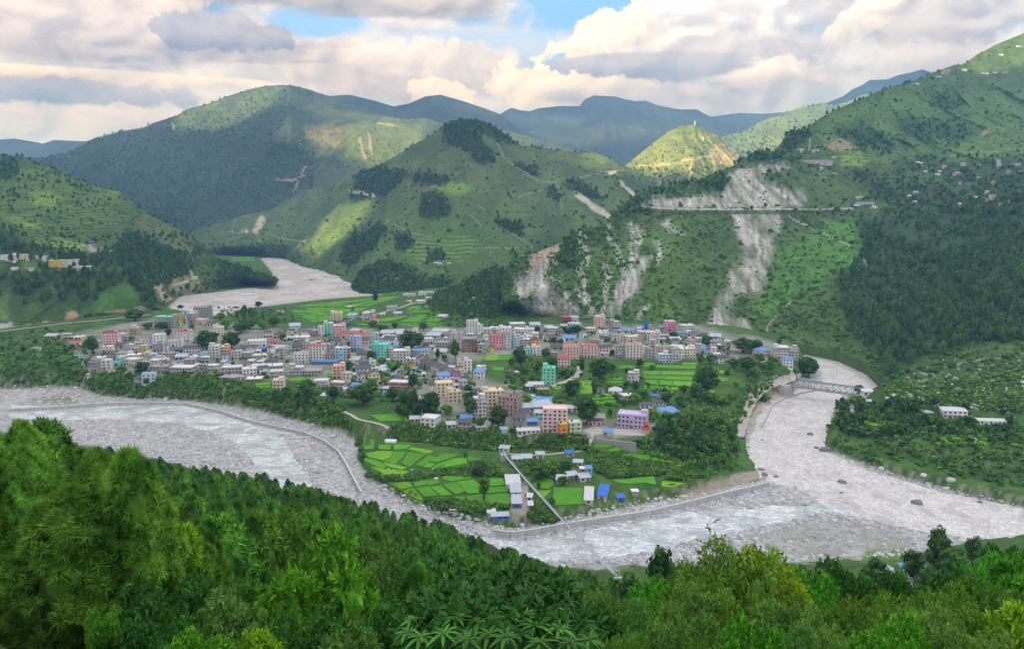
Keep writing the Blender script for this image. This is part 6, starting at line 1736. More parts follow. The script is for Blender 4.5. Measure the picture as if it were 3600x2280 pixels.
hs('D', 760, 845, 420, 3, 'rose', 'flat'); hs('D', 910, 992, 482, 2, 'lblue', 'flat', rm='bluetin'); hs('D', 1600, 1772, 522, 2, 'pink', 'hip', rm='bluetin', nick='pink house with a blue hip roof', full=True); hs('D', 1790, 1982, 552, 4, 'lgrey', 'frame', nick='unfinished four-storey block near the truss bridge', full=True, rot=-.1, tower=True); hs('D', 1985, 2092, 562, 4, 'grey', 'frame', full=True)
hs('D', 1890, 2022, 662, 3, 'white', 'hip', rm='bluetin', nick='white house with a blue hip roof above the bridge road', full=True); hs('D', 632, 712, 572, 2, 'white', 'flat', full=True); hs('D', 1070, 1180, 612, 2, 'white', 'gable', full=True); hs('D', 1170, 1260, 560, 1, 'lgrey', 'gable', full=True); hs('D', 1000, 1110, 480, 2, 'lgrey', 'gable', full=True); hs('D', 860, 960, 370, 2, 'mauve', 'flat'); hs('D', 380, 530, 480, 2, 'cream', 'flat', full=True); hs('D', 560, 650, 500, 2, 'lblue', 'flat', full=True)
hs('D', 1660, 1745, 650, 1, 'lgrey', 'tinslope', rm='tin', full=True); hs('D', 1010, 1150, 315, 1, 'lgrey', 'tinslope', rm='tin')
# --- front edge of the town and the river terrace
hs('E', 715, 912, 235, 5, 'cream', 'flat', full=True, rot=.25, nick='cream five-storey block with roof tanks', tank=True, trim='cream'); hs('E', 640, 750, 300, 5, 'lgrey', 'frame', full=True, rot=.2, nick='bare grey five-storey house'); hs('E', 830, 1022, 292, 5, 'mauve', 'flat', full=True, rot=-.35, nick='mauve-brown five-storey block', trim='brown', tank=True)
hs('E', 1212, 1438, 432, 6, 'pink', 'flat', full=True, rot=-.08, sh=2.9, nick='tall pink six-storey block', words='tall pink', trim='pink', tower=False, balc=False); hs('E', 1366, 1442, 462, 3, 'orange', 'flat', full=True, words='small orange', trim='yellow', nick='small orange house at the bluff'); hs('E', 1444, 1560, 452, 3, 'lime', 'flat', full=True, rm='slate', nick='pale lime house', words='pale lime', tower=False)
hs('E', 1838, 2110, 397, 3, 'lilac', 'flat', full=True, rot=-.3, sh=3.4, nick='large lilac house', words='large lilac', trim='lilac', dep=13, tower=True, balc=True); hs('E', 175, 322, 382, 2, 'white', 'flat', full=True, rot=-.3, nick='white house on the bluff edge'); hs('E', 95, 180, 350, 1, 'tan', 'tinslope', rm='tin', full=True)
hs('E', 500, 622, 412, 2, 'grey', 'gable', full=True, words='grey stone', nick='grey stone gabled house'); hs('E', 528, 636, 340, 1, 'lgrey', 'tinslope', rm='bluetin', full=True); hs('E', 410, 492, 400, 1, 'lgrey', 'tinslope', rm='tin', full=True); hs('E', 660, 752, 422, 1, 'tan', 'tinslope', rm='tin', full=True); hs('E', 872, 932, 437, 1, 'lblue', 'tinslope', rm='tin', full=True); hs('E', 1000, 1212, 452, 1, 'white', 'tinslope', rm='white', full=True, dep=5, nick='long white-roofed shed on the bluff')
for a in ((1030, 1160, 250, 'tin'), (1120, 1290, 205, 'bluetin'), (1150, 1335, 240, 'tin'), (1160, 1260, 300, 'tin'), (1040, 1150, 300, 'slate'), (960, 1080, 340, 'slate'), (1420, 1520, 260, 'tin'), (960, 1060, 400, 'slate')):
    hs('E', *a[:3], 1, 'lgrey', 'tinslope', rm=a[3], full=True, words='low grey market')
hs('E', 1092, 1182, 372, 1, 'blue', 'tinslope', rm='bluetin', full=True, words='small blue'); hs('E', 1150, 1232, 330, 2, 'turquoise', 'tinslope', rm='tin', full=True); hs('E', 1600, 1762, 372, 2, 'cream', 'frame', full=True); hs('E', 1730, 1815, 462, 1, 'lgrey', 'tinslope', rm='bluetin', full=True, nick='small shed above the stone wall'); hs('E', 2245, 2408, 300, 1, 'white', 'tinslope', rm='bluetin', full=True)
hs('E', 846, 936, 600, 1, 'lgrey', 'tinslope', rm='tin', full=True, nick='tin gatehouse of the suspension footbridge', words='open-fronted grey'); hs('E', 960, 1050, 690, 1, 'lgrey', 'tinslope', rm='tin', full=True, rot=.05); hs('E', 1050, 1135, 682, 1, 'lgrey', 'tinslope', rm='tin', full=True, rot=.05); hs('E', 1165, 1242, 652, 1, 'lgrey', 'tinslope', rm='tin', full=True, rot=.05)
hs('E', 1420, 1500, 640, 1, 'tan', 'tinslope', rm='tarp', full=True, words='tarpaulin-covered tan'); hs('E', 1475, 1562, 720, 1, 'lgrey', 'tinslope', rm='tin', full=True, rot=-.2); hs('E', 1535, 1590, 812, 2, 'brick', 'stub', full=True); hs('E', 1590, 1645, 812, 2, 'turquoise', 'tinslope', rm='bluetin', full=True, nick='narrow brick and turquoise house'); hs('E', 1330, 1430, 870, 1, 'lgrey', 'tinslope', rm='tin', full=True); hs('E', 1440, 1535, 830, 1, 'grey', 'tinslope', rm='tin', full=True); hs('E', 1535, 1638, 850, 1, 'lgrey', 'tinslope', rm='tin', full=True)
hs('E', 910, 1042, 905, 1, 'white', 'tinslope', rm='white', full=True, rot=.08, nick='long white-roofed shed beside the footbridge', dep=12, words='white-walled'); hs('E', 952, 1046, 975, 1, 'lgrey', 'tinslope', rm='tin', full=True, rot=.1, dep=11); hs('E', 962, 1046, 1072, 1, 'blue', 'tinslope', rm='tin', full=True, rot=.02, dep=10, words='blue-fronted'); hs('E', 1086, 1132, 1018, 1, 'lgrey', 'tinslope', rm='white', full=True); hs('E', 1102, 1142, 1086, 1, 'lgrey', 'tinslope', rm='white', full=True)
hs('E', 1572, 1650, 1045, 1, 'lgrey', 'tinslope', rm='white', full=True, rot=-.12, dep=16, words='blue and white tarpaulin'); hs('E', 1680, 1766, 1005, 1, 'lgrey', 'tinslope', rm='tarp', full=True, rot=-.25, dep=14); hs('E', 1850, 1922, 1022, 1, 'blue', 'tinslope', rm='tarp', full=True, words='little blue'); hs('E', 1975, 2040, 970, 1, 'grey', 'stub', full=True, wins=False)
hs('E', 778, 945, 1178, 1, 'blue', 'gable', rm='tin', full=True, dep=5, rot=.12, words='blue-striped', nick='long blue and white shed on the gravel'); hs('E', 755, 830, 1150, 1, 'lgrey', 'tinslope', rm='white', full=True, dep=4)
# --- outlying houses in the fields, on the left and on the right bank
for a in ((320, 400, 668, 2, 'lgrey', 'flat'), (145, 225, 722, 3, 'lgrey', 'frame'), (40, 105, 722, 2, 'lblue', 'flat'), (270, 310, 705, 1, 'lgrey', 'tinslope'), (30, 70, 652, 1, 'lgrey', 'tinslope'), (430, 470, 560, 1, 'white', 'flat'), (480, 530, 575, 2, 'lgrey', 'flat'), (540, 590, 560, 2, 'white', 'flat'), (460, 500, 612, 1, 'lgrey', 'flat'), (520, 590, 625, 2, 'lgrey', 'flat'), (590, 640, 600, 2, 'pink', 'flat'), (600, 650, 545, 1, 'lgrey', 'flat'), (420, 490, 705, 1, 'grey', 'gable'), (365, 425, 698, 1, 'lgrey', 'tinslope'), (670, 740, 722, 1, 'rose', 'tinslope'), (-230, -180, 1010 - 560, 1, 'white', 'flat')):
    hs('M', *a[:4], a[4], a[5], rm={'tinslope': 'tin', 'gable': 'slate'}.get(a[5]), full=False)
hs('A', 2290, 2380, 140, 1, 'white', 'flat', nick='small white house alone in the left fields', tower=False)
hs('L', 430, 500, 868, 2, 'tan', 'frame', full=False); hs('L', 500, 578, 868, 1, 'cream', 'flat'); hs('L', 490, 560, 912, 1, 'white', 'tinslope', rm='redtin'); hs('L', 640, 690, 890, 1, 'white', 'gable', rm='redtin'); hs('L', 310, 395, 860, 1, 'peach', 'tinslope', rm='tin'); hs('L', 215, 275, 950, 1, 'white', 'stub'); hs('L', 520, 562, 1000, 2, 'turquoise', 'hip', rm='redtin', nick='small temple with a green and red roof', words='green and red temple'); hs('L', 605, 660, 1135, 1, 'lgrey', 'tinslope', rm='white')
hs('R', 1830, 2010, 1425, 2, 'white', 'tinslope', rm='white', full=True, rot=-.12, dep=8, nick='long two-storey white building on the right bank', words='long white', balc=True); hs('R', 2060, 2290, 1470, 1, 'white', 'tinslope', rm='white', full=True, rot=-.1, dep=5); hs('R', 1272, 1352, 1262, 1, 'white', 'tinslope', rm='white', full=True, rot=-.1); hs('R', 1200, 1262, 1366, 1, 'white', 'tinslope', rm='bluetin', full=True); hs('R', 1270, 1330, 1330, 1, 'lgrey', 'tinslope', rm='tin', full=True); hs('R', 1700, 1770, 1410, 1, 'lgrey', 'tinslope', rm='tin', full=True)
_p = hit(*P_('S', 1560, 1100), 150, 400); house(_p, 8.5, 1, 'cream', 'gablex', dep=9, rot=.35, rm='tin', full=True, nick='cream house with a grey tin roof on the near slope')
_p = hit(*P_('S', 1660, 1030), 150, 400); house(_p, 9.5, 1, 'lgrey', 'tinslope', dep=6, rot=.1, rm='bluetin', full=True, nick='shed with a vivid blue roof on the near slope')
# --- houses on the slopes
def on_hill(h, px, py):
    d = (h['px'] - px) ** 2 + (h['py'] - py) ** 2
    k = np.unravel_index(np.argmin(d), d.shape)
    return h['W'][k]


def hh(h, t, x0, x1, y, st, wall, roof='flat', **kw):
    ox, oy, s = TK[t]
    pos = on_hill(h, ox + (x0 + x1) / 2 / s, oy + y / s)
    w = (x1 - x0) / s / F * pos[1]
    kw.setdefault('full', False)
    o = house(pos, w, st, wall, roof, group='houses on the hillsides', **kw)
    return o


TK['H'] = (2400, 0, 2.0067)
hh(HG1, 'L', 5, 105, 315, 3, 'white', words='stepped white', nick='stepped white building at the left edge', dep=12); hh(HG1, 'L', 118, 200, 315, 3, 'cream', words='cream-white', dep=12); hh(HG1, 'L', 255, 332, 312, 2, 'white', dep=10, tower=False); hh(HG1, 'L', 352, 442, 368, 4, 'yellow', words='ochre orange', nick='ochre orange building on the left spur', dep=12, rot=.2); hh(HG1, 'L', 425, 535, 362, 4, 'white', trim='maroon', nick='white building with a red roof edge on the left spur', dep=13, rot=.15); hh(HG1, 'L', 495, 625, 395, 3, 'white', words='broad white', dep=13, rot=.25, nick='broad white building on the left spur'); hh(HG1, 'L', 390, 470, 400, 1, 'grey', 'gable')
hh(HG1, 'L', 170, 215, 380, 1, 'white', 'tinslope', rm='bluetin'); hh(HG1, 'L', 80, 125, 378, 1, 'white', 'tinslope', rm='white')
hh(HG, 'L', 668, 712, 252, 1, 'white', 'flat'); hh(HG, 'L', 775, 806, 268, 2, 'white', 'flat'); hh(HG, 'L', 600, 632, 232, 1, 'white', 'flat'); hh(HG, 'L', 612, 640, 195, 1, 'blue', 'tinslope', rm='bluetin')
hh(HG2, 'L', 1400, 1506, 352, 2, 'cream', 'tinslope', rm='redtin', nick='long school with a red roof on the wooded knoll', words='long pale', dep=9)
hh(HG2, 'L', 1395, 1425, 500, 1, 'white', 'stub')
for a in ((820, 860, 1070, 2, 'white'), (915, 960, 1076, 2, 'white'), (820, 1050, 1160, 3, 'lgrey'), (1950, 2005, 496, 1, 'white'), (1785, 1835, 545, 1, 'white'), (1630, 1668, 600, 1, 'white'), (1950, 2000, 580, 1, 'mauve'), (1915, 1965, 1228, 1, 'rose'), (2335, 2385, 1170, 2, 'lilac'), (2180, 2230, 1400, 2, 'cream'), (1810, 1840, 1355, 1, 'red'), (1225, 1345, 1452, 2, 'lgrey'), (1230, 1280, 1400, 1, 'white'), (1330, 1370, 1470, 1, 'white'), (1210, 1245, 1460, 1, 'blue'), (1055, 1085, 1115, 1, 'white'), (960, 1000, 1195, 1, 'white'), (1070, 1100, 1230, 1, 'white'), (2100, 2150, 520, 1, 'white'), (2190, 2215, 520, 1, 'white'), (2260, 2290, 522, 1, 'lgrey'), (2360, 2400, 330, 1, 'white'), (2235, 2260, 395, 1, 'white')):
    hh(HF, 'H', a[0], a[1], a[2], a[3], a[4], random.choice(['flat', 'gable', 'tinslope']) if a[3] == 1 else 'flat', rm='tin' if a[3] == 1 else None, dep=8, tower=False, tank=False)
for i in range(36):
    x = rng.uniform(1520, 2400); y = rng.uniform(1130, 1500)
    hh(HF, 'H', x, x + rng.uniform(14, 30), y, 1 + int(rng.uniform() < .3), ['white', 'lgrey', 'tan', 'mauve', 'lblue', 'cream'][i % 6], ['gable', 'tinslope'][i % 2], rm=['tin', 'slate', 'white'][i % 3], dep=6)
for a in ((830, 860, 632, 1, 'lblue'), (880, 905, 628, 1, 'peach'), (980, 1010, 600, 1, 'brick'), (1000, 1022, 612, 1, 'white'), (930, 985, 590, 1, 'tan')):
    hh(HH, 'M', *a[:4], a[4], 'tinslope', rm='tin', dep=5)
for a in ((680, 705, 345, 1, 'white'), (745, 765, 340, 1, 'pink'), (650, 680, 340, 1, 'tan')):
    hh(HD, 'M', *a[:4], a[4], 'gable', rm='tin', dep=6)

# --- more small houses between the big ones, wherever ground is free
INFILL = [tile(300, 1060, 3.44, p) for p in ([(120, 620), (700, 600), (1500, 640), (2400, 560), (2400, 940), (1600, 900), (800, 840), (100, 820)],)] + \
         [tile(1000, 1100, 3.44, p) for p in ([(0, 210), (500, 200), (1000, 240), (1900, 230), (2400, 260), (2400, 480), (1700, 480), (1300, 440), (900, 500), (0, 600)], [(1300, 560), (1900, 560), (2300, 760), (2300, 1000), (2000, 900), (1500, 860), (850, 820)], [(2150, 1000), (2408, 980), (2408, 1170), (2300, 1170)])] + \
         [tile(1700, 1100, 3.44, p) for p in ([(0, 150), (1000, 160), (2000, 220), (2400, 260), (2400, 540), (2100, 460), (1700, 370), (1300, 370), (800, 420), (0, 400)], [(440, 1000), (700, 1060), (560, 1170), (440, 1170)])] + \
         [tile(2200, 1100, 3.44, p) for p in ([(250, 250), (900, 270), (1250, 360), (1250, 560), (1000, 560), (700, 460), (250, 440)],)]
_n = 0
for _try in range(9000):
    if _n >= 105:
        break
    poly = INFILL[rng.integers(0, len(INFILL))]
    a = np.array(poly); x = rng.uniform(a[:, 0].min(), a[:, 0].max()); y = rng.uniform(a[:, 1].min(), a[:, 1].max())
    if not inpoly(np.array([x]), np.array([y]), poly)[0]:
        continue
    pos = hit(x, y, 300)
    w = rng.uniform(4.5, 8.5)
    r_ = w * 0.5
    if any((bx - pos[0]) ** 2 + (by - pos[1] - 3) ** 2 < (br * .92 + r_ * 0.8) ** 2 for bx, by, br in BOXES):
        continue
    k = random.random()
    roof, rm = ('stub', None) if k < .3 else (('flat', None) if k < .5 else (('tinslope', random.choice(['tin', 'tin', 'bluetin', 'white'])) if k < .75 else ('gable', 'slate')))
    house(pos, w, random.choice([1, 1, 2, 2, 3]), random.choice(['grey', 'grey', 'lgrey', 'lgrey', 'white', 'mauve', 'cream', 'tan', 'lblue', 'pink', 'white']), roof, rm=rm)
    _n += 1

_n = 0
for _try in range(9000):      # huts and lean-tos squeezed into the last gaps
    if _n >= 110:
        break
    poly = INFILL[rng.integers(0, len(INFILL))]
    a = np.array(poly); x = rng.uniform(a[:, 0].min(), a[:, 0].max()); y = rng.uniform(a[:, 1].min(), a[:, 1].max())
    if not inpoly(np.array([x]), np.array([y]), poly)[0]:
        continue
    pos = hit(x, y, 300); w = rng.uniform(3.6, 5.6)
    if any((bx - pos[0]) ** 2 + (by - pos[1] - 2) ** 2 < (br * .86 + w * .36) ** 2 for bx, by, br in BOXES):
        continue
    house(pos, w, 1, random.choice(['lgrey', 'grey', 'white', 'tan', 'lblue', 'cream']), 'tinslope', rm=random.choice(['tin', 'tin', 'slate', 'white', 'bluetin']), dep=rng.uniform(3.6, 6), full=False)
    _n += 1

# ------------------------------------------------------------------ rice fields, roads
RICE = mat('rice', (0.090, 0.295, 0.010), 0.9, 0.20, 0.15, 0.25, rand=0.16)
RICE_Y = mat('ripe_rice', (0.150, 0.335, 0.012), 0.9, 0.18, 0.15, 0.25, rand=0.12)
_nf = [0]


def paddy(pts, z=None, lift=0.75, yellow=False, dmin=300):
    W = np.array([hit(x, y, dmin) for x, y in pts])
    zt = float(np.median(W[:, 2])) + lift if z is None else z
    c = W.mean(0)
    m = MB()
    n = len(W)
    # follow the ground a little, as each plot is levelled by hand
    v = [(p[0], p[1], max(p[2] + lift, zt - 0.9)) for p in W]
    lo = [(p[0], p[1], p[2] - 1.2) for p in W]
    m.add(v + lo, [tuple(range(n))] + [(i, n + i, n + (i + 1) % n, (i + 1) % n) for i in range(n)])
    _nf[0] += 1
    o = obj('rice_field', m.mesh('rice_field', [RICE_Y if yellow else RICE]), kind='structure', label='flooded rice plot, bright green')
    return o


def patch(c, nr, nc, gap=0.035, jit=0.25, seed=0, ypos=0.25, dmin=300, wavy=0.3):
    """a terraced field: corners TL, TR, BR, BL split into nr x nc plots with banks between"""
    q = random.Random(seed)
    c = np.array(c, float)
    def bil(u, v):
        return (c[0] * (1 - u) + c[1] * u) * (1 - v) + (c[3] * (1 - u) + c[2] * u) * v
    vs = [0] + [(i + q.uniform(-jit, jit)) / nr for i in range(1, nr)] + [1]
    for i in range(nr):
        k = max(1, nc + q.choice([-1, 0, 0, 1]))
        us = [0] + [(j + q.uniform(-jit, jit)) / k for j in range(1, k)] + [1]
        for j in range(k):
            if q.random() < 0.04:
                continue
            u0, u1, v0, v1 = us[j], us[j + 1], vs[i], vs[i + 1]
            gu, gv = gap * 0.5, gap * (v1 - v0) * 2.2
            ring = []
            for t in np.linspace(u0 + gu * (u1 - u0), u1 - gu * (u1 - u0), 5):
                ring.append(bil(t, v0 + gv + q.uniform(0, gv) * wavy * 2))
            for t in np.linspace(u1 - gu * (u1 - u0), u0 + gu * (u1 - u0), 5):
                ring.append(bil(t, v1 - gv - q.uniform(0, gv) * wavy * 2))
            paddy([tuple(p) for p in ring], yellow=q.random() < ypos, dmin=dmin)


N1 = lambda p: tile(1200, 1500, 3.01, p)      # close crop of the lower terrace
N2 = lambda p: tile(2000, 1500, 3.01, p)
for poly, y in (([(235, 150), (345, 145), (350, 195), (235, 200)], 0), ([(240, 205), (350, 200), (340, 235), (240, 240)], 0), ([(400, 195), (525, 200), (520, 245), (390, 240)], 0), ([(555, 195), (730, 195), (700, 235), (560, 250)], 0), ([(735, 220), (980, 260), (920, 290), (710, 245)], 1),
                ([(250, 300), (400, 262), (555, 268), (520, 330), (450, 362), (300, 330)], 1), ([(560, 268), (690, 275), (640, 340), (570, 400), (440, 380), (530, 330)], 0), ([(700, 275), (905, 290), (760, 405), (720, 430), (640, 395)], 0), ([(260, 345), (420, 375), (480, 430), (430, 455), (240, 430)], 0), ([(440, 385), (560, 405), (700, 435), (640, 460), (500, 430)], 1),
                ([(310, 460), (470, 460), (720, 475), (640, 520), (450, 515)], 1), ([(925, 305), (1010, 330), (850, 425), (790, 410)], 0), ([(1030, 320), (1100, 290), (1260, 300), (1120, 350), (1000, 385), (930, 370)], 0), ([(920, 385), (1000, 395), (940, 440), (860, 430)], 0), ([(1020, 400), (1140, 355), (1160, 370), (1010, 440), (960, 440)], 0), ([(1170, 345), (1330, 330), (1330, 395), (1200, 415), (1050, 442)], 0), ([(1340, 325), (1500, 350), (1340, 370)], 0),
                ([(490, 610), (720, 595), (755, 640), (640, 680)], 1), ([(770, 595), (880, 575), (920, 610), (780, 640)], 0), ([(900, 580), (1010, 560), (1040, 600), (930, 630)], 0), ([(1075, 535), (1250, 500), (1380, 500), (1370, 550), (1150, 585), (1075, 560)], 0), ([(650, 690), (760, 655), (870, 775), (830, 785)], 1), ([(790, 655), (925, 640), (1030, 735), (880, 770)], 0), ([(940, 645), (1060, 635), (1170, 725), (1060, 735)], 0),
                ([(1075, 625), (1200, 590), (1240, 620), (1310, 690), (1210, 725)], 0), ([(1210, 590), (1395, 560), (1480, 640), (1495, 705), (1340, 715), (1250, 620)], 0), ([(1570, 560), (1700, 550), (1740, 620), (1575, 635)], 0), ([(1560, 650), (1745, 635), (1765, 690), (1520, 715), (1525, 670)], 0), ([(1215, 745), (1300, 745), (1325, 800), (1215, 800)], 0), ([(1315, 740), (1495, 720), (1500, 820), (1340, 800)], 0), ([(1520, 725), (1770, 710), (1780, 855), (1600, 830), (1525, 820)], 0),
                ([(2110, 530), (2240, 545), (2250, 620), (2180, 665), (2010, 640)], 0), ([(2050, 690), (2220, 680), (2130, 770), (2080, 740)], 1), ([(2245, 650), (2560, 655), (2580, 835), (2240, 840)], 0)):
    paddy(N1(poly), yellow=bool(y))
for poly, y in (([(275, 195), (480, 190), (490, 210), (380, 230), (250, 220)], 0), ([(415, 255), (500, 225), (580, 235), (520, 262), (440, 270)], 0), ([(220, 275), (430, 280), (360, 300), (220, 290)], 0), ([(460, 325), (560, 290), (860, 305), (860, 355), (640, 345), (470, 345)], 0), ([(880, 320), (1010, 330), (1000, 370), (880, 360)], 0), ([(660, 245), (1060, 265), (1040, 300), (880, 290), (740, 268)], 0), ([(460, 570), (600, 565), (900, 528), (925, 620), (800, 595), (640, 610), (520, 600)], 0), ([(985, 580), (1230, 605), (1090, 655), (975, 635)], 1)):
    paddy(N2(poly), yellow=bool(y))
CT = lambda p: tile(1700, 1100, 3.44, p)
DT = lambda p: tile(2200, 1100, 3.44, p)
BT = lambda p: tile(1000, 1100, 3.44, p)
AT = lambda p: tile(300, 1060, 3.44, p)
patch(CT([(10, 510), (360, 500), (310, 580), (10, 585)]), 1, 2, 0.03, seed=1, ypos=.8); patch(CT([(110, 650), (250, 660), (240, 710), (110, 700)]), 1, 1, seed=2)
patch(CT([(1160, 810), (1310, 805), (1330, 990), (1180, 1000)]), 1, 1, 0.03, seed=3, ypos=1.0); patch(CT([(1240, 990), (1560, 970), (1620, 1090), (1290, 1130)]), 3, 2, 0.05, seed=4); patch(CT([(840, 905), (940, 880), (930, 930), (870, 940)]), 1, 1, seed=5)
patch(CT([(1560, 770), (1700, 790), (1690, 850), (1430, 860)]), 2, 1, 0.05, seed=6); patch(CT([(1640, 640), (1820, 630), (1840, 680), (1640, 680)]), 1, 1, seed=7)
patch(DT([(190, 610), (870, 600), (860, 690), (200, 660)]), 2, 2, 0.05, .4, seed=8, ypos=.5); patch(DT([(200, 700), (840, 705), (790, 900), (240, 870)]), 3, 2, 0.03, .42, seed=9, ypos=.3, wavy=.8); patch(DT([(1130, 700), (1300, 690), (1290, 735), (1130, 740)]), 1, 1, seed=10, ypos=1); patch(DT([(190, 880), (620, 905), (640, 940), (160, 925)]), 1, 3, seed=11)
patch(DT([(1090, 770), (1250, 790), (1230, 830), (1080, 850)]), 1, 1, seed=12); patch(DT([(1000, 950), (1080, 930), (1060, 980), (980, 990)]), 1, 1, seed=13, ypos=1)
patch(BT([(50, 780), (380, 775), (360, 830), (50, 830)]), 1, 1, 0.04, seed=14); patch(BT([(50, 870), (190, 850), (180, 930), (40, 940)]), 1, 1, seed=15, ypos=1); patch(BT([(520, 730), (580, 720), (580, 780), (510, 790)]), 1, 1, seed=16)
patch(AT([(2040, 990), (2240, 970), (2240, 1050), (2080, 1060)]), 2, 1, 0.06, seed=17); patch(T5([(190, 1400), (440, 1390), (480, 1450), (280, 1455)]), 1, 1, seed=18)
# the wide terraces behind the town
patch(T5([(-360, 640), (220, 575), (420, 565), (190, 640)]), 5, 4, 0.05, 0.3, seed=20, ypos=.4, dmin=900); patch(T5([(-390, 650), (190, 645), (60, 715), (-200, 755)]), 6, 4, 0.05, 0.3, seed=21, ypos=.4, dmin=900)
patch(T5([(480, 640), (600, 625), (690, 680), (420, 690)]), 3, 2, 0.06, 0.3, seed=22, ypos=.3, dmin=900); patch(T5([(100, 745), (420, 705), (690, 690), (740, 745)]), 3, 4, 0.06, 0.3, seed=23, ypos=.3, dmin=900); patch(T5([(90, 760), (740, 750), (740, 780), (150, 775)]), 2, 4, 0.08, 0.3, seed=24, dmin=900)
patch(T5([(940, 690), (1190, 690), (1190, 715), (960, 725)]), 2, 2, 0.06, seed=25, dmin=900); patch(T4([(1620, 290), (1790, 280), (1800, 315), (1640, 320)]), 2, 2, 0.06, seed=26, dmin=1500)
patch(T6([(1900, 1560 - 20), (2250, 1565), (2200, 1590), (1850, 1560)]), 1, 2, 0.06, seed=27, ypos=.5)
patch(T6([(1240, 1440), (1380, 1440), (1500, 1500), (1300, 1480)]), 1, 1, seed=28); patch(T6([(1820, 1555), (2060, 1570), (2180, 1620), (1860, 1610)]), 1, 1, seed=29, ypos=1.)


def road(pts, width, name, m, label, lift=0.18, step=3.0, dmin=300, taper=None):
    W = [hit(x, y, dmin) for x, y in pts]
    P = [np.array(W[0])]
    for a, b in zip(W[:-1], W[1:]):
        n = max(1, int(np.linalg.norm(b[:2] - a[:2]) / step))
        for k in range(1, n + 1):
            P.append(a + (b - a) * k / n)
    P = np.array(P)
    for _ in range(3):
        P[1:-1] = (P[:-2] + P[1:-1] * 2 + P[2:]) / 4
    d = np.gradient(P[:, :2], axis=0); d /= np.maximum(np.linalg.norm(d, axis=1, keepdims=True), 1e-6)
    nrm = np.stack([-d[:, 1], d[:, 0]], -1)
    cols = []
    for s in (-1, -0.5, 0, 0.5, 1):
        xy = P[:, :2] + nrm * width * 0.5 * s * (1 + 0.12 * np.sin(np.arange(len(P)) * 0.9 + s)[:, None])
        cols.append(np.concatenate([xy, (Gz(xy[:, 0], xy[:, 1]) + lift)[:, None]], 1))
    V = np.stack(cols, 1)
    z = V[:, :, 2]; V[:, :, 2] = np.maximum(z, z.mean(1, keepdims=True))
    ff = grid_faces(len(P), 5)
    obj(name, mesh_np(name, V.reshape(-1, 3), ff, m, smooth=True), kind='structure', label=label)
    return P


DIRT = mat('dirt_road', (0.44, 0.405, 0.35), 0.95, 0.2, 0.3, 0.3)
road(T6([(835, 1120), (760, 1160), (640, 1195), (540, 1260), (490, 1310), (455, 1400), (425, 1500), (400, 1560)]), 6.5, 'road', DIRT, 'pale dirt road curving down to the truss bridge')
road(CT([(1165, 640), (1168, 700), (1120, 770), (1000, 830), (880, 860), (790, 900)]), 6, 'road', DIRT, 'dirt road past the mint green tower house')
road(tile(1400, 1340, 2.408, [(1645, 440), (1640, 500), (1610, 560), (1560, 590), (1450, 600), (1320, 615), (1140, 628), (930, 612)]), 2.4, 'path', mat('trodden_path', (0.46, 0.43, 0.39), 0.95, 0.2, 0.5), 'footpath from the bluff to the suspension bridge')
road(T5([(20, 745), (110, 715), (230, 695), (330, 668), (430, 640), (510, 612), (600, 590)]), 5, 'road', DIRT, 'farm road across the terraced fields', dmin=900)
road(tile(1400, 1340, 2.408, [(1600, 400), (1700, 425), (1850, 430), (2000, 430), (2100, 440)]), 16, 'yard', mat('yard_dust', (0.46, 0.42, 0.37), 0.95, 0.15, 0.3), 'dusty yard behind the stone retaining wall')
road(T5([(0, 1360), (60, 1400), (130, 1440), (260, 1465), (330, 1500)]), 2.2, 'path', MATS['trodden_path'], 'footpath along the wooded bluff')
road(T4([(-100, 830), (80, 808), (300, 780), (500, 755), (680, 742), (900, 716), (1060, 700)]), 6.5, 'road', DIRT, 'valley road cut below the pine spur', dmin=900, lift=1.0)
road(tile(1400, 1340, 2.408, [(1060, 880), (1075, 960), (1080, 1040), (1090, 1110)]), 5, 'path', mat('stony_path', (0.40, 0.36, 0.32), 0.95, 0.3, 0.6), 'stony lane between the riverside sheds')

# ------------------------------------------------------------------ trees
TREES = []
KIND = {}
for k, (lm, nm) in dict(D=(BROAD_D, 'dark leafy'), M=(BROAD_M, 'green leafy'), L=(BROAD_L, 'bright green')).items():
    KIND[k] = ([mk_tree('tree', 200 + 10 * ord(k) + i, k, 10.0, 4.2, lm, 0.62, 620, 12, 0.16) for i in range(3)], nm)
_v, _f = crown(300, [(0, 0, z, 0.95 - abs(z - 4) * 0.08) for z in np.arange(1.6, 9, 1.0)], 1, 0.5, 420)
KIND['P'] = ([(trunk_mb(6, 0.2, 0.08).mesh('tree_trunk', BARK), mesh_np('tree_crown', _v, _f, BROAD_D))], 'slim columnar')
_pf = [(MB().tube([(0, 0, -2), (0, 0, 9)], [0.28, 0.1], 6).mesh('pine_trunk', BARK), (lambda q: mesh_np('spur_pine_crown', q[0], q[1], PINE_F))(pine_crown(310 + k, 11.0, 3.0, 150, 7, 1.25))) for k in range(3)]
KIND['F'] = (_pf, 'dark pine')


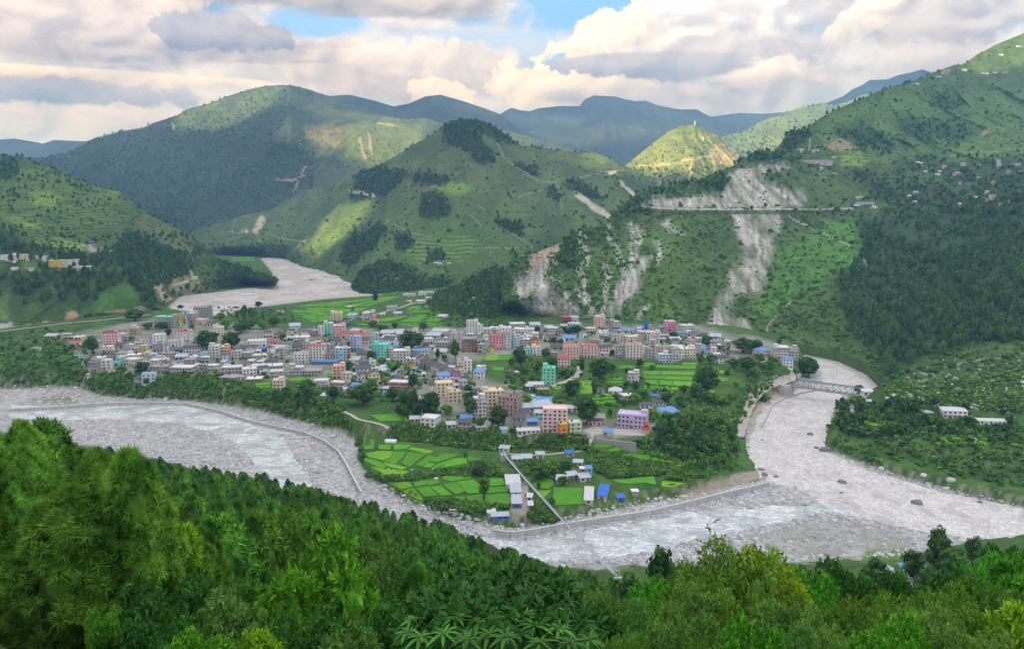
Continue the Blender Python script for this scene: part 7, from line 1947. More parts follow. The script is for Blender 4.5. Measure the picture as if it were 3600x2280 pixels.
def tree(pos, w, h, kind, name='tree', group='trees of the town and its banks', label=None, seed=None, cat='tree'):
    q = random.Random(seed if seed is not None else int(pos[0] * 11 + pos[1] * 5))
    vs, nm = KIND[kind]
    tm, cm = q.choice(vs)
    o = empty(name, tuple(pos), q.uniform(0, 6.28))
    o['category'] = cat; o['group'] = group
    wx = {'P': 1.9, 'F': 6.0}.get(kind, 8.6); hh_ = {'P': 9.6, 'F': 11.4}.get(kind, 10.2)
    o.scale = (w / wx, w / wx * q.uniform(.9, 1.1), h / hh_)
    part('trunk', tm, o); part('crown', cm, o)
    px, py = proj(np.array([pos[0], pos[1], pos[2] + h * .5]))
    sz = 'large' if h > 13 else ('small' if h < 6.5 else 'mid-sized')
    TREES.append(dict(o=o, base=f"{sz} {nm} tree", px=float(px), py=float(py), x=pos[0], y=pos[1], label=label, nick=None))
    return o


def tr(t, lst):
    ox, oy, s = TK[t]
    for x, y, w, h, k in lst:
        pos = hit(ox + x / s, oy + y / s, 300)
        m = pos[1] / F / s
        tree(pos, w * m, h * m * 1.02, k)


tr('A', [(600, 232, 270, 150, 'D'), (690, 872, 200, 150, 'D'), (740, 1002, 100, 90, 'D'), (1470, 600, 240, 270, 'D'), (1400, 560, 170, 180, 'M'), (1770, 570, 240, 210, 'D'), (1920, 215, 110, 180, 'D'), (2010, 215, 75, 150, 'D'), (2160, 255, 30, 125, 'P'), (1832, 205, 30, 95, 'P'), (2095, 66, 115, 75, 'D'), (1640, 222, 150, 95, 'M'), (1880, 380, 220, 140, 'D'), (1700, 330, 200, 130, 'M'), (1990, 330, 240, 130, 'D'), (2150, 330, 160, 100, 'M'), (2280, 300, 170, 120, 'D'), (1290, 360, 90, 110, 'M'), (1000, 412, 120, 90, 'D'),
         (90, 622, 210, 220, 'D'), (430, 880, 160, 110, 'M'), (1740, 602, 60, 80, 'D'), (1150, 80, 100, 40, 'D'), (930, 330, 130, 90, 'D'), (760, 330, 180, 80, 'M'), (1560, 460, 110, 90, 'D'), (2390, 470, 120, 90, 'D'), (560, 470, 80, 60, 'M'), (30, 780, 120, 100, 'M')])
tr('B', [(1540, 442, 400, 230, 'D'), (2065, 562, 130, 250, 'D'), (1050, 562, 120, 120, 'D'), (760, 702, 200, 130, 'M'), (260, 1052, 340, 260, 'D'), (590, 1042, 170, 170, 'D'), (950, 1112, 430, 270, 'D'), (1310, 1062, 200, 180, 'D'), (1550, 922, 130, 210, 'D'), (1460, 1152, 160, 200, 'D'), (1570, 1152, 120, 250, 'D'), (1780, 1162, 230, 220, 'D'), (2250, 1152, 190, 230, 'D'), (1330, 692, 220, 120, 'M'), (1180, 622, 150, 90, 'M'), (1060, 872, 180, 90, 'M'), (1250, 872, 160, 110, 'L'), (1640, 902, 120, 100, 'L'), (1660, 1142, 180, 110, 'M'),
         (2220, 962, 120, 110, 'D'), (770, 402, 80, 60, 'D'), (1070, 172, 140, 90, 'D'), (1685, 212, 110, 110, 'D'), (1340, 202, 70, 80, 'D'), (1930, 572, 80, 80, 'D'), (1855, 542, 60, 120, 'P'), (1440, 712, 160, 100, 'M'), (30, 1000, 140, 120, 'D'), (2340, 420, 90, 90, 'D'), (1180, 200, 160, 60, 'D'), (2150, 680, 90, 60, 'M')])
tr('C', [(450, 642, 230, 250, 'D'), (640, 722, 170, 170, 'M'), (820, 642, 170, 120, 'M'), (750, 552, 140, 140, 'D'), (500, 742, 150, 90, 'M'), (480, 862, 100, 120, 'M'), (350, 872, 100, 120, 'M'), (340, 642, 120, 100, 'D'), (1400, 802, 300, 280, 'D'), (1560, 702, 120, 100, 'M'), (1890, 652, 110, 110, 'D'), (2040, 682, 90, 60, 'M'), (1740, 742, 80, 90, 'D'), (1840, 952, 110, 140, 'D'), (1070, 1012, 250, 220, 'D'), (1340, 1022, 90, 250, 'D'), (1520, 932, 120, 90, 'M'), (1720, 912, 90, 90, 'D'), (1940, 1032, 150, 110, 'M'),
         (1600, 1062, 100, 110, 'M'), (850, 362, 90, 80, 'D'), (930, 372, 110, 70, 'M'), (980, 262, 90, 110, 'D'), (1110, 262, 180, 120, 'D'), (650, 242, 110, 90, 'D'), (2290, 312, 150, 90, 'D'), (1190, 702, 70, 160, 'P'), (1550, 522, 70, 90, 'D'), (880, 722, 90, 90, 'M'), (2080, 1002, 130, 110, 'M'), (520, 1112, 190, 140, 'M'), (720, 1042, 180, 100, 'M'), (1690, 1122, 120, 90, 'M'), (2200, 1102, 150, 150, 'D'), (1210, 1172, 230, 180, 'D'), (950, 770, 130, 90, 'M'), (1060, 740, 130, 80, 'M'), (590, 800, 130, 80, 'L'), (420, 700, 90, 60, 'M'), (1480, 340, 140, 60, 'M'), (1020, 260, 90, 80, 'D')])
tr('D', [(970, 412, 120, 150, 'D'), (1420, 482, 330, 190, 'D'), (1560, 470, 200, 160, 'D'), (1850, 392, 70, 90, 'D'), (1140, 462, 70, 70, 'D'), (570, 322, 130, 90, 'D'), (960, 985, 290, 370, 'D'), (1460, 702, 280, 200, 'D'), (1620, 602, 170, 130, 'M'), (2210, 782, 280, 250, 'D'), (900, 622, 130, 150, 'M'), (1020, 612, 150, 130, 'M'), (850, 1062, 200, 220, 'D'), (700, 962, 120, 100, 'D'), (1560, 1002, 110, 90, 'M'), (1690, 1072, 150, 100, 'M'), (1150, 1112, 200, 140, 'M'),
         (650, 1132, 140, 150, 'D'), (1330, 882, 90, 60, 'M'), (1230, 742, 130, 70, 'M'), (1750, 682, 150, 110, 'M'), (2060, 742, 110, 80, 'M'), (1300, 660, 160, 120, 'D'), (1560, 780, 200, 110, 'M'), (1760, 600, 140, 90, 'M'), (1660, 690, 150, 100, 'D'), (640, 430, 100, 60, 'D'), (1080, 880, 130, 100, 'D'), (990, 1090, 180, 150, 'D'), (1300, 1060, 160, 110, 'M')])
tr('E', [(270, 302, 200, 190, 'D'), (610, 302, 120, 190, 'D'), (850, 392, 190, 200, 'D'), (690, 392, 110, 90, 'D'), (1605, 362, 260, 240, 'D'), (110, 262, 120, 170, 'D'), (420, 282, 120, 90, 'L'), (2290, 482, 210, 250, 'D'), (2160, 342, 130, 110, 'M'), (1300, 422, 80, 50, 'M'), (2000, 192, 120, 100, 'M'), (722, 985, 120, 195, 'M'), (570, 652, 40, 60, 'D'), (680, 792, 190, 130, 'D'), (1200, 842, 200, 150, 'D'), (1130, 740, 130, 90, 'D'), (1290, 800, 150, 110, 'D'), (1420, 762, 110, 110, 'D'), (1330, 780, 120, 90, 'D'), (1300, 1052, 70, 80, 'D'), (1190, 912, 50, 70, 'D'), (1095, 985, 60, 50, 'D'), (1400, 872, 110, 80, 'D'),
         (2380, 420, 150, 180, 'D'), (1790, 300, 60, 80, 'D'), (30, 300, 130, 120, 'D'), (160, 300, 110, 110, 'D')])
# single trees standing far out, and woods one can count on the banks
tr('M', [(240, 595, 40, 75, 'P'), (660, 330, 90, 80, 'D'), (225, 780, 60, 45, 'D'), (380, 790, 50, 45, 'D'), (80, 668, 40, 30, 'M')])
tr('R', [(885, 1125, 150, 135, 'D'), (1240, 1250, 80, 70, 'D'), (1240, 1370, 130, 110, 'D'), (1125, 1330, 45, 60, 'D')])
BANKS = [(T4([(0, 830), (300, 800), (600, 850), (690, 980), (640, 1090), (330, 1120), (0, 1100)]), 20, 'DDM', 9, 'trees below the left spur'),
         (T6([(1090, 1400), (1300, 1290), (1500, 1330), (1800, 1400), (2400, 1460), (2400, 1560), (1900, 1560), (1700, 1550), (1400, 1440), (1150, 1480)]), 20, 'DDM', 9, 'trees on the right bank'),
         (tile(1400, 1340, 2.408, [(0, 400), (500, 440), (830, 450), (1300, 490), (1580, 500), (1560, 560), (1100, 560), (700, 560), (200, 500), (0, 470)]), 22, 'DMM', 7, 'trees on the bluff'),
         (tile(2000, 1500, 3.01, [(900, 60), (1300, 0), (1700, 40), (1750, 250), (1700, 420), (1300, 480), (1050, 320), (760, 180)]), 24, 'DDM', 9, 'trees on the right corner of the plateau'),
         (T4([(600, 1200), (1100, 1100), (1500, 1100), (1800, 1200), (2000, 1300), (2100, 1420), (1700, 1280), (1200, 1240), (700, 1270)]), 22, 'DMM', 7, 'trees on the river bluff at the left'),
         (T4([(1700, 1240), (2080, 1250), (2380, 1350), (2420, 1450), (2000, 1340)]), 16, 'DDM', 8, 'trees on the bluff above the river bend')]
for poly, n, ks, hmax, lab in BANKS:
    a = np.array(poly); k = 0
    for _t in range(900):
        if k >= n:
            break
        x, y = rng.uniform(*[(a[:, 0].min(), a[:, 0].max())][0]), rng.uniform(a[:, 1].min(), a[:, 1].max())
        if not inpoly(np.array([x]), np.array([y]), poly)[0]:
            continue
        pos = hit(x, y, 300)
        if any((bx - pos[0]) ** 2 + (by - pos[1]) ** 2 < (br + 2.0) ** 2 for bx, by, br in BOXES):
            continue
        h = rng.uniform(0.5, 1.0) * hmax
        tree(pos, h * rng.uniform(.75, 1.05), h, random.choice(ks), group=lab)
        k += 1
# pines on the left spur
_p = hill_pts(HG1, 520, lambda x, y, a, b: np.where((inside_any(x, y, [T4([(660, 640), (700, 560), (880, 470), (960, 540), (1000, 640), (900, 690), (680, 690)]), T4([(140, 320), (290, 320), (280, 390), (160, 380)])]) > 0) | (x < -20), 0.0, 0.9 * (y < 1075)))
scatter('spur_pines', _p[125:], U(len(_p[125:]), .85, 1.4), FARP, 'pines filling the stand on the left spur')
for i, p in enumerate(_p[:125]):
    if any((bx - p[0]) ** 2 + (by - p[1]) ** 2 < (br + 3) ** 2 for bx, by, br in BOXES[-120:]):
        continue
    h = rng.uniform(10, 17)
    tree(p, h * .52, h, 'F', name='pine_tree', group='pines on the left spur', label='dark pine among the stand on the left spur', seed=i)

# undergrowth over banks and free ground
def ground_pts(poly, n, dmin=300, keep=None):
    a = np.array(poly); out = []
    x = rng.uniform(a[:, 0].min(), a[:, 0].max(), n * 3); y = rng.uniform(a[:, 1].min(), a[:, 1].max(), n * 3)
    m = inpoly(x, y, poly)
    for px, py in zip(x[m][:n], y[m][:n]):
        out.append(hit(px, py, dmin))
    return np.array(out)


BX = np.array(BOXES)


def clear_of_houses(P, pad=1.0):
    d = (P[:, None, 0] - BX[None, :, 0]) ** 2 + (P[:, None, 1] - BX[None, :, 1]) ** 2
    return P[(d > (BX[None, :, 2] + pad) ** 2).all(1)]


US = []
for poly, n in ((T4([(1650, 1235), (2080, 1235), (2400, 1330), (2480, 1500), (2250, 1480), (1900, 1340)]), 420), (T4([(-60, 830), (500, 800), (640, 980), (640, 1200), (300, 1190), (-60, 1190)]), 500), (T4([(600, 1110), (1000, 1090), (1500, 1110), (1850, 1230), (2100, 1420), (2000, 1420), (1600, 1290), (1000, 1290), (640, 1230)]), 700), (tile(1400, 1340, 2.408, [(-80, 380), (500, 430), (1000, 460), (1600, 470), (1600, 590), (1350, 590), (1150, 560), (800, 590), (500, 560), (0, 500)]), 900),
                (tile(2000, 1500, 3.01, [(730, 140), (1300, 0), (1760, 20), (1800, 260), (1730, 450), (1300, 560), (1000, 560), (1000, 380), (700, 200)]), 900), (tile(2000, 1500, 3.01, [(200, 230), (480, 300), (900, 390), (1000, 520), (430, 540), (200, 420)]), 350), (tile(1200, 1500, 3.01, [(250, 520), (700, 530), (1300, 440), (1650, 400), (1700, 520), (1400, 530), (1100, 520), (800, 560), (480, 590)]), 350),
                (tile(1200, 1500, 3.01, [(860, 790), (1300, 800), (1750, 850), (1760, 900), (1300, 900), (1000, 860)]), 160), (tile(1200, 1500, 3.01, [(1750, 350), (2000, 380), (2400, 400), (2400, 520), (2250, 560), (1900, 500)]), 220), (tile(1200, 1500, 3.01, [(2030, 780), (2200, 800), (2300, 980), (2250, 1010), (2020, 1010), (1980, 950)]), 120), (tile(1200, 1500, 3.01, [(160, 140), (230, 130), (240, 480), (430, 560), (250, 480)]), 90),
                (tile(2600, 1250, 2.408, [(800, 430), (1000, 400), (1500, 400), (2400, 560), (2500, 1130), (2100, 1080), (1500, 970), (1050, 900), (780, 760), (760, 600)]), 520), (T6([(0, 1280), (330, 1260), (440, 1200), (470, 1080), (700, 1010), (620, 1250), (460, 1380), (380, 1500), (0, 1530)]), 300), (T6([(1380, 1150), (1700, 1040), (2500, 980), (2500, 1400), (1800, 1340), (1450, 1300)]), 900), (T5([(640, 560), (900, 640), (1350, 700), (1400, 770), (700, 790), (600, 700)]), 350), (T5([(-900, 640), (-380, 650), (-300, 740), (-700, 760)]), 200), (T6([(560, 840), (1000, 880), (1350, 1020), (1300, 940), (900, 820)]), 150)):
    US.append(ground_pts(poly, n))
US = clear_of_houses(np.concatenate(US))
_w = np.concatenate([ground_pts(tile(2600, 1250, 2.408, [(800, 430), (1000, 400), (1500, 400), (2400, 520), (2400, 800), (1900, 760), (1400, 700), (800, 700)]), 230), ground_pts(tile(2000, 1500, 3.01, [(900, 60), (1300, -60), (1760, 20), (1780, 260), (1700, 380), (1200, 420), (900, 200)]), 150)])
_w = clear_of_houses(_w, 2.)
scatter('bank_wood', _w, U(len(_w), .4, .95), FARB, 'dark trees crowding the banks of the silty river')
scatter('undergrowth', US, U(len(US), 0.5, 1.7), SHRB[:2] + FSCR + [shrub_proto(120, BROAD_L)], 'dense green undergrowth on the banks and bluffs')
UT = []
for poly, n in [(p, 170) for p in INFILL] + [(CT([(430, 560), (1200, 620), (1700, 700), (2300, 900), (2300, 1150), (1500, 1150), (500, 1150), (250, 850)]), 300), (BT([(750, 640), (1500, 640), (1600, 1100), (300, 1000)]), 260), (tile(1400, 1340, 2.408, [(0, 200), (800, 330), (1000, 440), (400, 420), (0, 390)]), 120)]:
    UT.append(ground_pts(poly, n))
UT = clear_of_houses(np.concatenate(UT), 1.5)
scatter('undergrowth', UT, U(len(UT), 0.5, 1.5), SHRB + [shrub_proto(120, BROAD_L)], 'bushes and weeds in the gardens of the town')

# ------------------------------------------------------------------ bridges, walls, masts, stones, vehicles, people
CONC = mat('wall_concrete', (0.46, 0.45, 0.43), 0.95, 0.22, 0.25, 0.3, streak=True)
STEEL = mat('painted_steel', (0.19, 0.225, 0.24), 0.55, 0.1, 0.8, spec=0.4)
CABLE = mat('bridge_steel', (0.36, 0.39, 0.42), 0.5, 0.12, 1.0, spec=0.4)
DECKM = mat('bridge_deck', (0.40, 0.40, 0.39), 0.8, 0.2, 0.6)


def truss_bridge():
    A = Vector(on_z(2783., 1356., -8.)); B = Vector(on_z(3040., 1392., -8.))
    d = (B - A); L = d.length; rz = math.atan2(d.y, d.x)
    o = empty('truss_bridge', tuple(A), rz)
    o['label'] = 'grey steel truss road bridge over the silty river'; o['category'] = 'bridge'
    n = 12; p = L / n; W = 5.4; H = 7.0
    def bar(nm, a, b, w, h=None):
        part(nm, MB().bar(a, b, w, h).mesh(nm, [STEEL]), o)
    part('deck', MB().box(0, L, -W / 2 + .35, W / 2 - .35, -0.35, 0.0).mesh('deck', [DECKM]), o)
    part('footing', MB().box(-9, 1.5, -W / 2 - 1.5, W / 2 + 1.5, -14, -0.75).mesh('footing', [CONC]), o)
    part('footing', MB().box(L - 1.5, L + 9, -W / 2 - 1.5, W / 2 + 1.5, -14, -0.75).mesh('footing', [CONC]), o)
    part('approach', MB().box(-12, -0.05, -W / 2, W / 2, -0.7, -0.02).mesh('approach', [DECKM]), o)
    part('approach', MB().box(L + 0.05, L + 14, -W / 2, W / 2, -0.7, -0.02).mesh('approach', [DECKM]), o)
    for s in (-1, 1):
        y = s * W / 2
        bar('bottom_chord', (0, y, 0), (L, y, 0), .55, .75); bar('top_chord', (p, y, H), (L - p, y, H), .5, .6)
        bar('end_post', (0, y, 0.2), (p, y, H), .5); bar('end_post', (L, y, 0.2), (L - p, y, H), .5)
        for i in range(1, n):
            bar('vertical', (i * p, y, .3), (i * p, y, H - .2), .30)
        for i in range(1, n - 1):
            a, b = ((i * p, y, H - .2), ((i + 1) * p, y, .3)) if i < n / 2 else ((i * p, y, .3), ((i + 1) * p, y, H - .2))
            bar('diagonal', a, b, .28)
        bar('railing', (0, s * (W / 2 - .3), 1.1), (L, s * (W / 2 - .3), 1.1), .14)
    for i in range(1, n):
        bar('cross_beam', (i * p, -W / 2, H), (i * p, W / 2, H), .28)
        if i < n - 1:
            bar('sway_brace', (i * p, -W / 2, H), ((i + 1) * p, W / 2, H), .16)


truss_bridge()


def footbridge():
    A = Vector(on_z(1776., 1600., -5.5)); B = Vector(on_z(2168., 2022., -5.5))
    d = B - A; L = d.length; rz = math.atan2(d.y, d.x)
    o = empty('suspension_footbridge', tuple(A), rz)
    o['label'] = 'long narrow suspension footbridge over the white-water river'; o['category'] = 'bridge'
    n = 60
    zs = lambda t: -1.6 * 4 * t * (1 - t)
    P = [(L * k / n, zs(k / n)) for k in range(n + 1)]
    m = MB()
    for (x0, z0), (x1, z1) in zip(P[:-1], P[1:]):
        m.add([(x0, -.62, z0), (x1, -.62, z1), (x1, .62, z1), (x0, .62, z0), (x0, -.62, z0 - .12), (x1, -.62, z1 - .12), (x1, .62, z1 - .12), (x0, .62, z0 - .12)], [(0, 1, 2, 3), (7, 6, 5, 4), (0, 4, 5, 1), (2, 6, 7, 3)])
    part('walkway', m.mesh('walkway', [mat('walkway_steel', (0.46, 0.49, 0.52), 0.6, 0.15, 1.0)]), o)
    for s in (-1, 1):
        part('handrail_cable', MB().tube([(x, s * .72, z + 1.15) for x, z in P], 0.055, 5).mesh('handrail_cable', [CABLE]), o)
        part('main_cable', MB().tube([(x, s * .5, z - .2) for x, z in P], 0.075, 5).mesh('main_cable', [CABLE]), o)
        part('side_net', MB().tube([(x, s * .68, z + .6) for x, z in P], 0.03, 4).mesh('side_net', [CABLE]), o)
        part('wind_cable', MB().tube([(x, s * (0.7 + 4.5 * 4 * (x / L) * (1 - x / L)), z - .8) for x, z in P], 0.035, 4).mesh('wind_cable', [CABLE]), o)
    sm = MB().bar((0, 0, -.1), (0, 0, 1.15), .05).mesh('suspender', [CABLE]); cb = MB().box(-.06, .06, -.8, .8, -.28, -.125).mesh('cross_bearer', [CABLE])
    for x, z in P:
        part('cross_bearer', cb, o, (x, 0, z))
        for s in (-1, 1):
            part('suspender', sm, o, (x, s * .7, z))
    for x in (-.6, L + .6):
        m = MB()
        for s in (-1, 1):
            part('tower_leg', MB().box(x - .25, x + .25, s * 1.05 - .25, s * 1.05 + .25, -6, 2.6).mesh('tower_leg', [CONC]), o)
        part('tower_beam', MB().box(x - .25, x + .25, -1.4, 1.4, 2.602, 3.1).mesh('tower_beam', [CONC]), o)
    part('anchor_block', MB().box(-6, -.9, -2.2, 2.2, -7, -.15).mesh('anchor_block', [CONC]), o)
    part('anchor_block', MB().box(L + .9, L + 7, -2.2, 2.2, -7, -.15).mesh('anchor_block', [CONC]), o)
    return o, L, zs


FB, FBL, FBZ = footbridge()


def river_wall(pts, zb, h, label, th=1.0, seg=14.0, m=None, name='river_wall', foot=True, cat='wall'):
    W = [on_z(float(x), float(y), zb) for x, y in pts]
    P = [W[0]]
    for a, b in zip(W[:-1], W[1:]):
        n = max(1, int(round(np.linalg.norm(b - a) / seg)))
        P += [a + (b - a) * k / n for k in range(1, n + 1)]
    o = empty(name, tuple(P[0])); o['label'] = label; o['category'] = cat
    b0 = Vector(P[0])
    q = random.Random(5)
    for a, b in zip(P[:-1], P[1:]):
        a = Vector(a) - b0; b = Vector(b) - b0; d = b - a; L = d.length
        hh_ = h + q.uniform(-.08, .08)
        mm = MB()
        mm.add([(0.04, -th / 2 - .35, -3), (L - .04, -th / 2 - .35, -3), (L - .04, th / 2 + .2, -3), (.04, th / 2 + .2, -3), (.04, -th / 2, hh_), (L - .04, -th / 2, hh_), (L - .04, th / 2, hh_), (.04, th / 2, hh_)],
               [(0, 3, 2, 1), (4, 5, 6, 7), (0, 1, 5, 4), (1, 2, 6, 5), (2, 3, 7, 6), (3, 0, 4, 7)])
        pn_ = part('panel', mm.mesh('panel', [m or CONC]), o, tuple(a), None, math.atan2(d.y, d.x))
        if foot:
            part('coping', MB().box(.02, L - .02, -th / 2 - .08, th / 2 + .08, hh_ + .002, hh_ + .25).mesh('coping', [mat('pale_coping', (0.60, 0.59, 0.57), .9, .12, .5)]), pn_)
            part('apron', MB().box(.05, L - .05, -th / 2 - 1.6, -th / 2 - .36, -3, .55).mesh('apron', [m or CONC]), pn_)
    return o


river_wall(DS([(20, 968), (130, 962), (250, 953), (360, 951), (440, 953), (520, 972), (580, 992), (650, 1008), (720, 1024), (765, 1044), (795, 1066), (815, 1098), (832, 1132), (850, 1165)])[::-1], WL, 2.7, 'curving concrete flood wall along the left river bend', seg=16)
river_wall(N1([(1640, 1160), (1790, 1180), (1960, 1165), (2220, 1115), (2408, 1080)]) + N2([(300, 1035), (520, 1000), (740, 968), (940, 930), (1230, 860), (1520, 785), (1820, 715), (2110, 640)]), WL, 4.0, 'straight concrete flood wall below the lower terrace', seg=17)
river_wall(tile(2400, 1520, 2.0067, [(975, 560), (1100, 598), (1250, 625), (1400, 650), (1550, 680), (1710, 712)]), WL - 0.4, 1.1, 'low wall edging the gravel island', th=.8, foot=False)
river_wall(T6([(960, 1232), (830, 1256), (720, 1292), (640, 1336), (606, 1400), (560, 1495)]), WL - .4, 2.2, 'low curved bank wall beside the truss bridge', th=.8, foot=False)
_w = N2([(290, 190), (500, 218), (710, 240)])
_z = float(np.mean([hit(x, y, 300)[2] for x, y in _w])) - .5
river_wall(_w, _z, 5.2, 'tall grey stone retaining wall under the dusty yard', th=1.2, seg=12, m=mat('rubble_stone', (0.34, 0.335, 0.325), .95, .35, 1.6, .8), name='stone_wall', foot=False)

# stones
STONE = mat('river_stone', (0.50, 0.497, 0.49), 0.9, 0.22, 0.7, 0.3, rand=0.28)
DSTONE = mat('dark_boulder', (0.20, 0.20, 0.20), 0.85, 0.25, 0.5, 0.3)


def rock(seed, sub=ICO2, m=STONE):
    v, f = sub
    r = np.random.default_rng(seed)
    n = fbm(v[:, 0] * .9 + seed, v[:, 1] * .9 + v[:, 2] * 1.7, 3)
    a = v * (1 + 0.35 * n[:, None]) * r.uniform(.75, 1.25, 3)
    a[:, 2] *= 0.7
    return mesh_np('boulder', a, f, m)


ROCKS = [rock(400 + k, ICO1) for k in range(4)]
BIGR = [rock(420 + k) for k in range(4)]
BIGD = [rock(430 + k, ICO2, DSTONE) for k in range(3)]
x = rng.uniform(-60, 3660, 80000); y = rng.uniform(1340, 2010, 80000)
mk = inpoly(x, y, RB)
ww = inpoly(x, y, W_FRONT) | inpoly(x, y, W_RIGHT)
flat_ = inpoly(x, y, [(2680, 1880), (2900, 1830), (3060, 1845), (3200, 1890), (3200, 1930), (2900, 1965), (2700, 1940)])
mk &= (~ww | (rng.uniform(0, 1, x.shape) < 0.05)) & (~flat_ | (rng.uniform(0, 1, x.shape) < .2))
x, y = x[mk][:12000], y[mk][:12000]
pp = on_z(x, y, -18.0)
pp[:, 2] = Gz(pp[:, 0], pp[:, 1]) - 0.05
pp = pp[(pp[:, 2] < -12) & (hillside(pp[:, 0] / pp[:, 1], pp[:, 1]) < -19)]
sc = 0.32 + rng.gamma(1.4, 0.36, len(pp))
scatter('river_stones', pp, np.minimum(sc, 2.2), ROCKS, 'pale rounded stones covering the river bars')
# scattered scree blocks on the slope above the right bank
p = hill_pts(HF, 26000, lambda x, y, a, b: inside_any(x, y, [F_BOULD]) * 0.35 + inside_any(x, y, [F_SL1]) * 0.14)
_g = ground_pts(T6([(1380, 1150), (1700, 1040), (2500, 980), (2500, 1400), (1800, 1340), (1450, 1300)]), 700)
p = np.concatenate([p, _g])
scatter('scree_blocks', p, 0.4 + rng.gamma(1.6, 0.35, len(p)), ROCKS, 'pale blocks strewn over the lower right slope and the slide')
BL = []
_bl = [('S', 1650, 497, 80, 1), ('S', 1010, 125, 95, 1), ('S', 1500, 362, 60, 0), ('S', 1310, 292, 40, 0), ('S', 660, 312, 40, 1), ('S', 550, 260, 55, 1), ('S', 580, 300, 50, 1), ('S', 2098, 490, 45, 1), ('S', 1400, 250, 45, 0), ('S', 1190, 212, 50, 0), ('S', 945, 108, 40, 1), ('S', 560, 52, 26, 1), ('S', 900, 14, 45, 1), ('S', 800, 445, 45, 0), ('S', 700, 470, 40, 0), ('S', 470, 530, 50, 0), ('S', 200, 530, 45, 0), ('S', 230, 525, 40, 0), ('S', 360, 465, 40, 0), ('S', 620, 440, 45, 0), ('S', 925, 515, 35, 0), ('S', 555, 525, 40, 0), ('S', 850, 500, 40, 0), ('S', 1700, 300, 50, 0), ('S', 1890, 335, 60, 0), ('S', 1120, 425, 30, 1), ('S', 1125, 350, 70, 1)]
for t, bx, by, wd, dk in _bl:
    BL.append((*P_(t, bx, by), wd / 2.0067, dk))
for bx, by, wd, dk in ((165, 500, 65, 0), (500, 448, 40, 0), (555, 462, 45, 0), (1000, 545, 52, 0), (255, 575, 55, 0), (590, 565, 55, 1), (1915, 1030, 62, 0), (2085, 1005, 72, 1), (745, 455, 40, 0), (970, 448, 36, 0), (430, 500, 36, 0), (2110, 1205, 50, 0), (2205, 1200, 45, 0), (2250, 1185, 45, 0), (2330, 1150, 42, 0), (2080, 1165, 40, 0), (2180, 1155, 40, 0), (1262, 488, 26, 0), (600, 780, 40, 0), (460, 690, 50, 0)):
    BL.append((1200 + bx / 3.01, 1500 + by / 3.01, wd / 3.01, dk))
for i, (px, py, wd, dk) in enumerate(BL):
    pos = hit(px, py, 300)
    if inpoly(np.array([px]), np.array([py]), W_RIGHT)[0] or inpoly(np.array([px]), np.array([py]), W_FRONT)[0]:
        pos = on_z(px, py, WL - .1)
    r = wd / F * pos[1] / 2
    o = obj('boulder', (BIGD if dk else BIGR)[i % 3], cat='boulder', group='boulders along the rivers', loc=tuple(pos), rz=i * 1.3)
    o.scale = (r, r * .85, r * .9)
    TREES.append(dict(o=o, base=('dark' if dk else 'pale') + (' large' if r > 2.2 else ' small') + ' river boulder', px=px, py=py, x=pos[0], y=pos[1], label=None, nick=None))
obj('puddle', mesh_np('puddle', [tuple(hit(*P_('L', 2210 + 26 * math.cos(a), 1618 + 14 * math.sin(a)), 300) + (0, 0, .12)) for a in np.linspace(0, 6.28, 13)[:-1]], np.array([[0, i, i + 1] for i in range(1, 11)]), mat('muddy_puddle', (0.36, 0.24, 0.10), .3, .1, .5)), kind='structure', label='muddy orange puddle on the gravel')


# lattice masts
def mast(pos, h, w, label, m=None, n=8):
    o = empty('lattice_mast', tuple(pos)); o['label'] = label; o['category'] = 'mast'
    m = m or STEEL
    c = [(-1, -1), (1, -1), (1, 1), (-1, 1)]
    for sx, sy in c:
        part('leg', MB().bar((sx * w / 2, sy * w / 2, -1), (sx * w * .12, sy * w * .12, h), w * .09).mesh('leg', [m]), o)
    for k in range(n):
        for i in range(4):
            a, b = c[i], c[(i + 1) % 4]
            f0 = (.5 - .38 * k / n) * w; f1 = (.5 - .38 * (k + 1) / n) * w
            part('brace', MB().bar((a[0] * f0, a[1] * f0, h * k / n), (b[0] * f1, b[1] * f1, h * (k + 1) / n), w * .05).mesh('brace', [m]), o)
    for k, s in ((.92, 1), (.8, -1)):
        part('dish', MB().tube([(s * w * .2, -w * .22, h * k), (s * w * .2, -w * .34, h * k)], [w * .22, w * .24], 10).mesh('dish', [WALL['white']]), o)


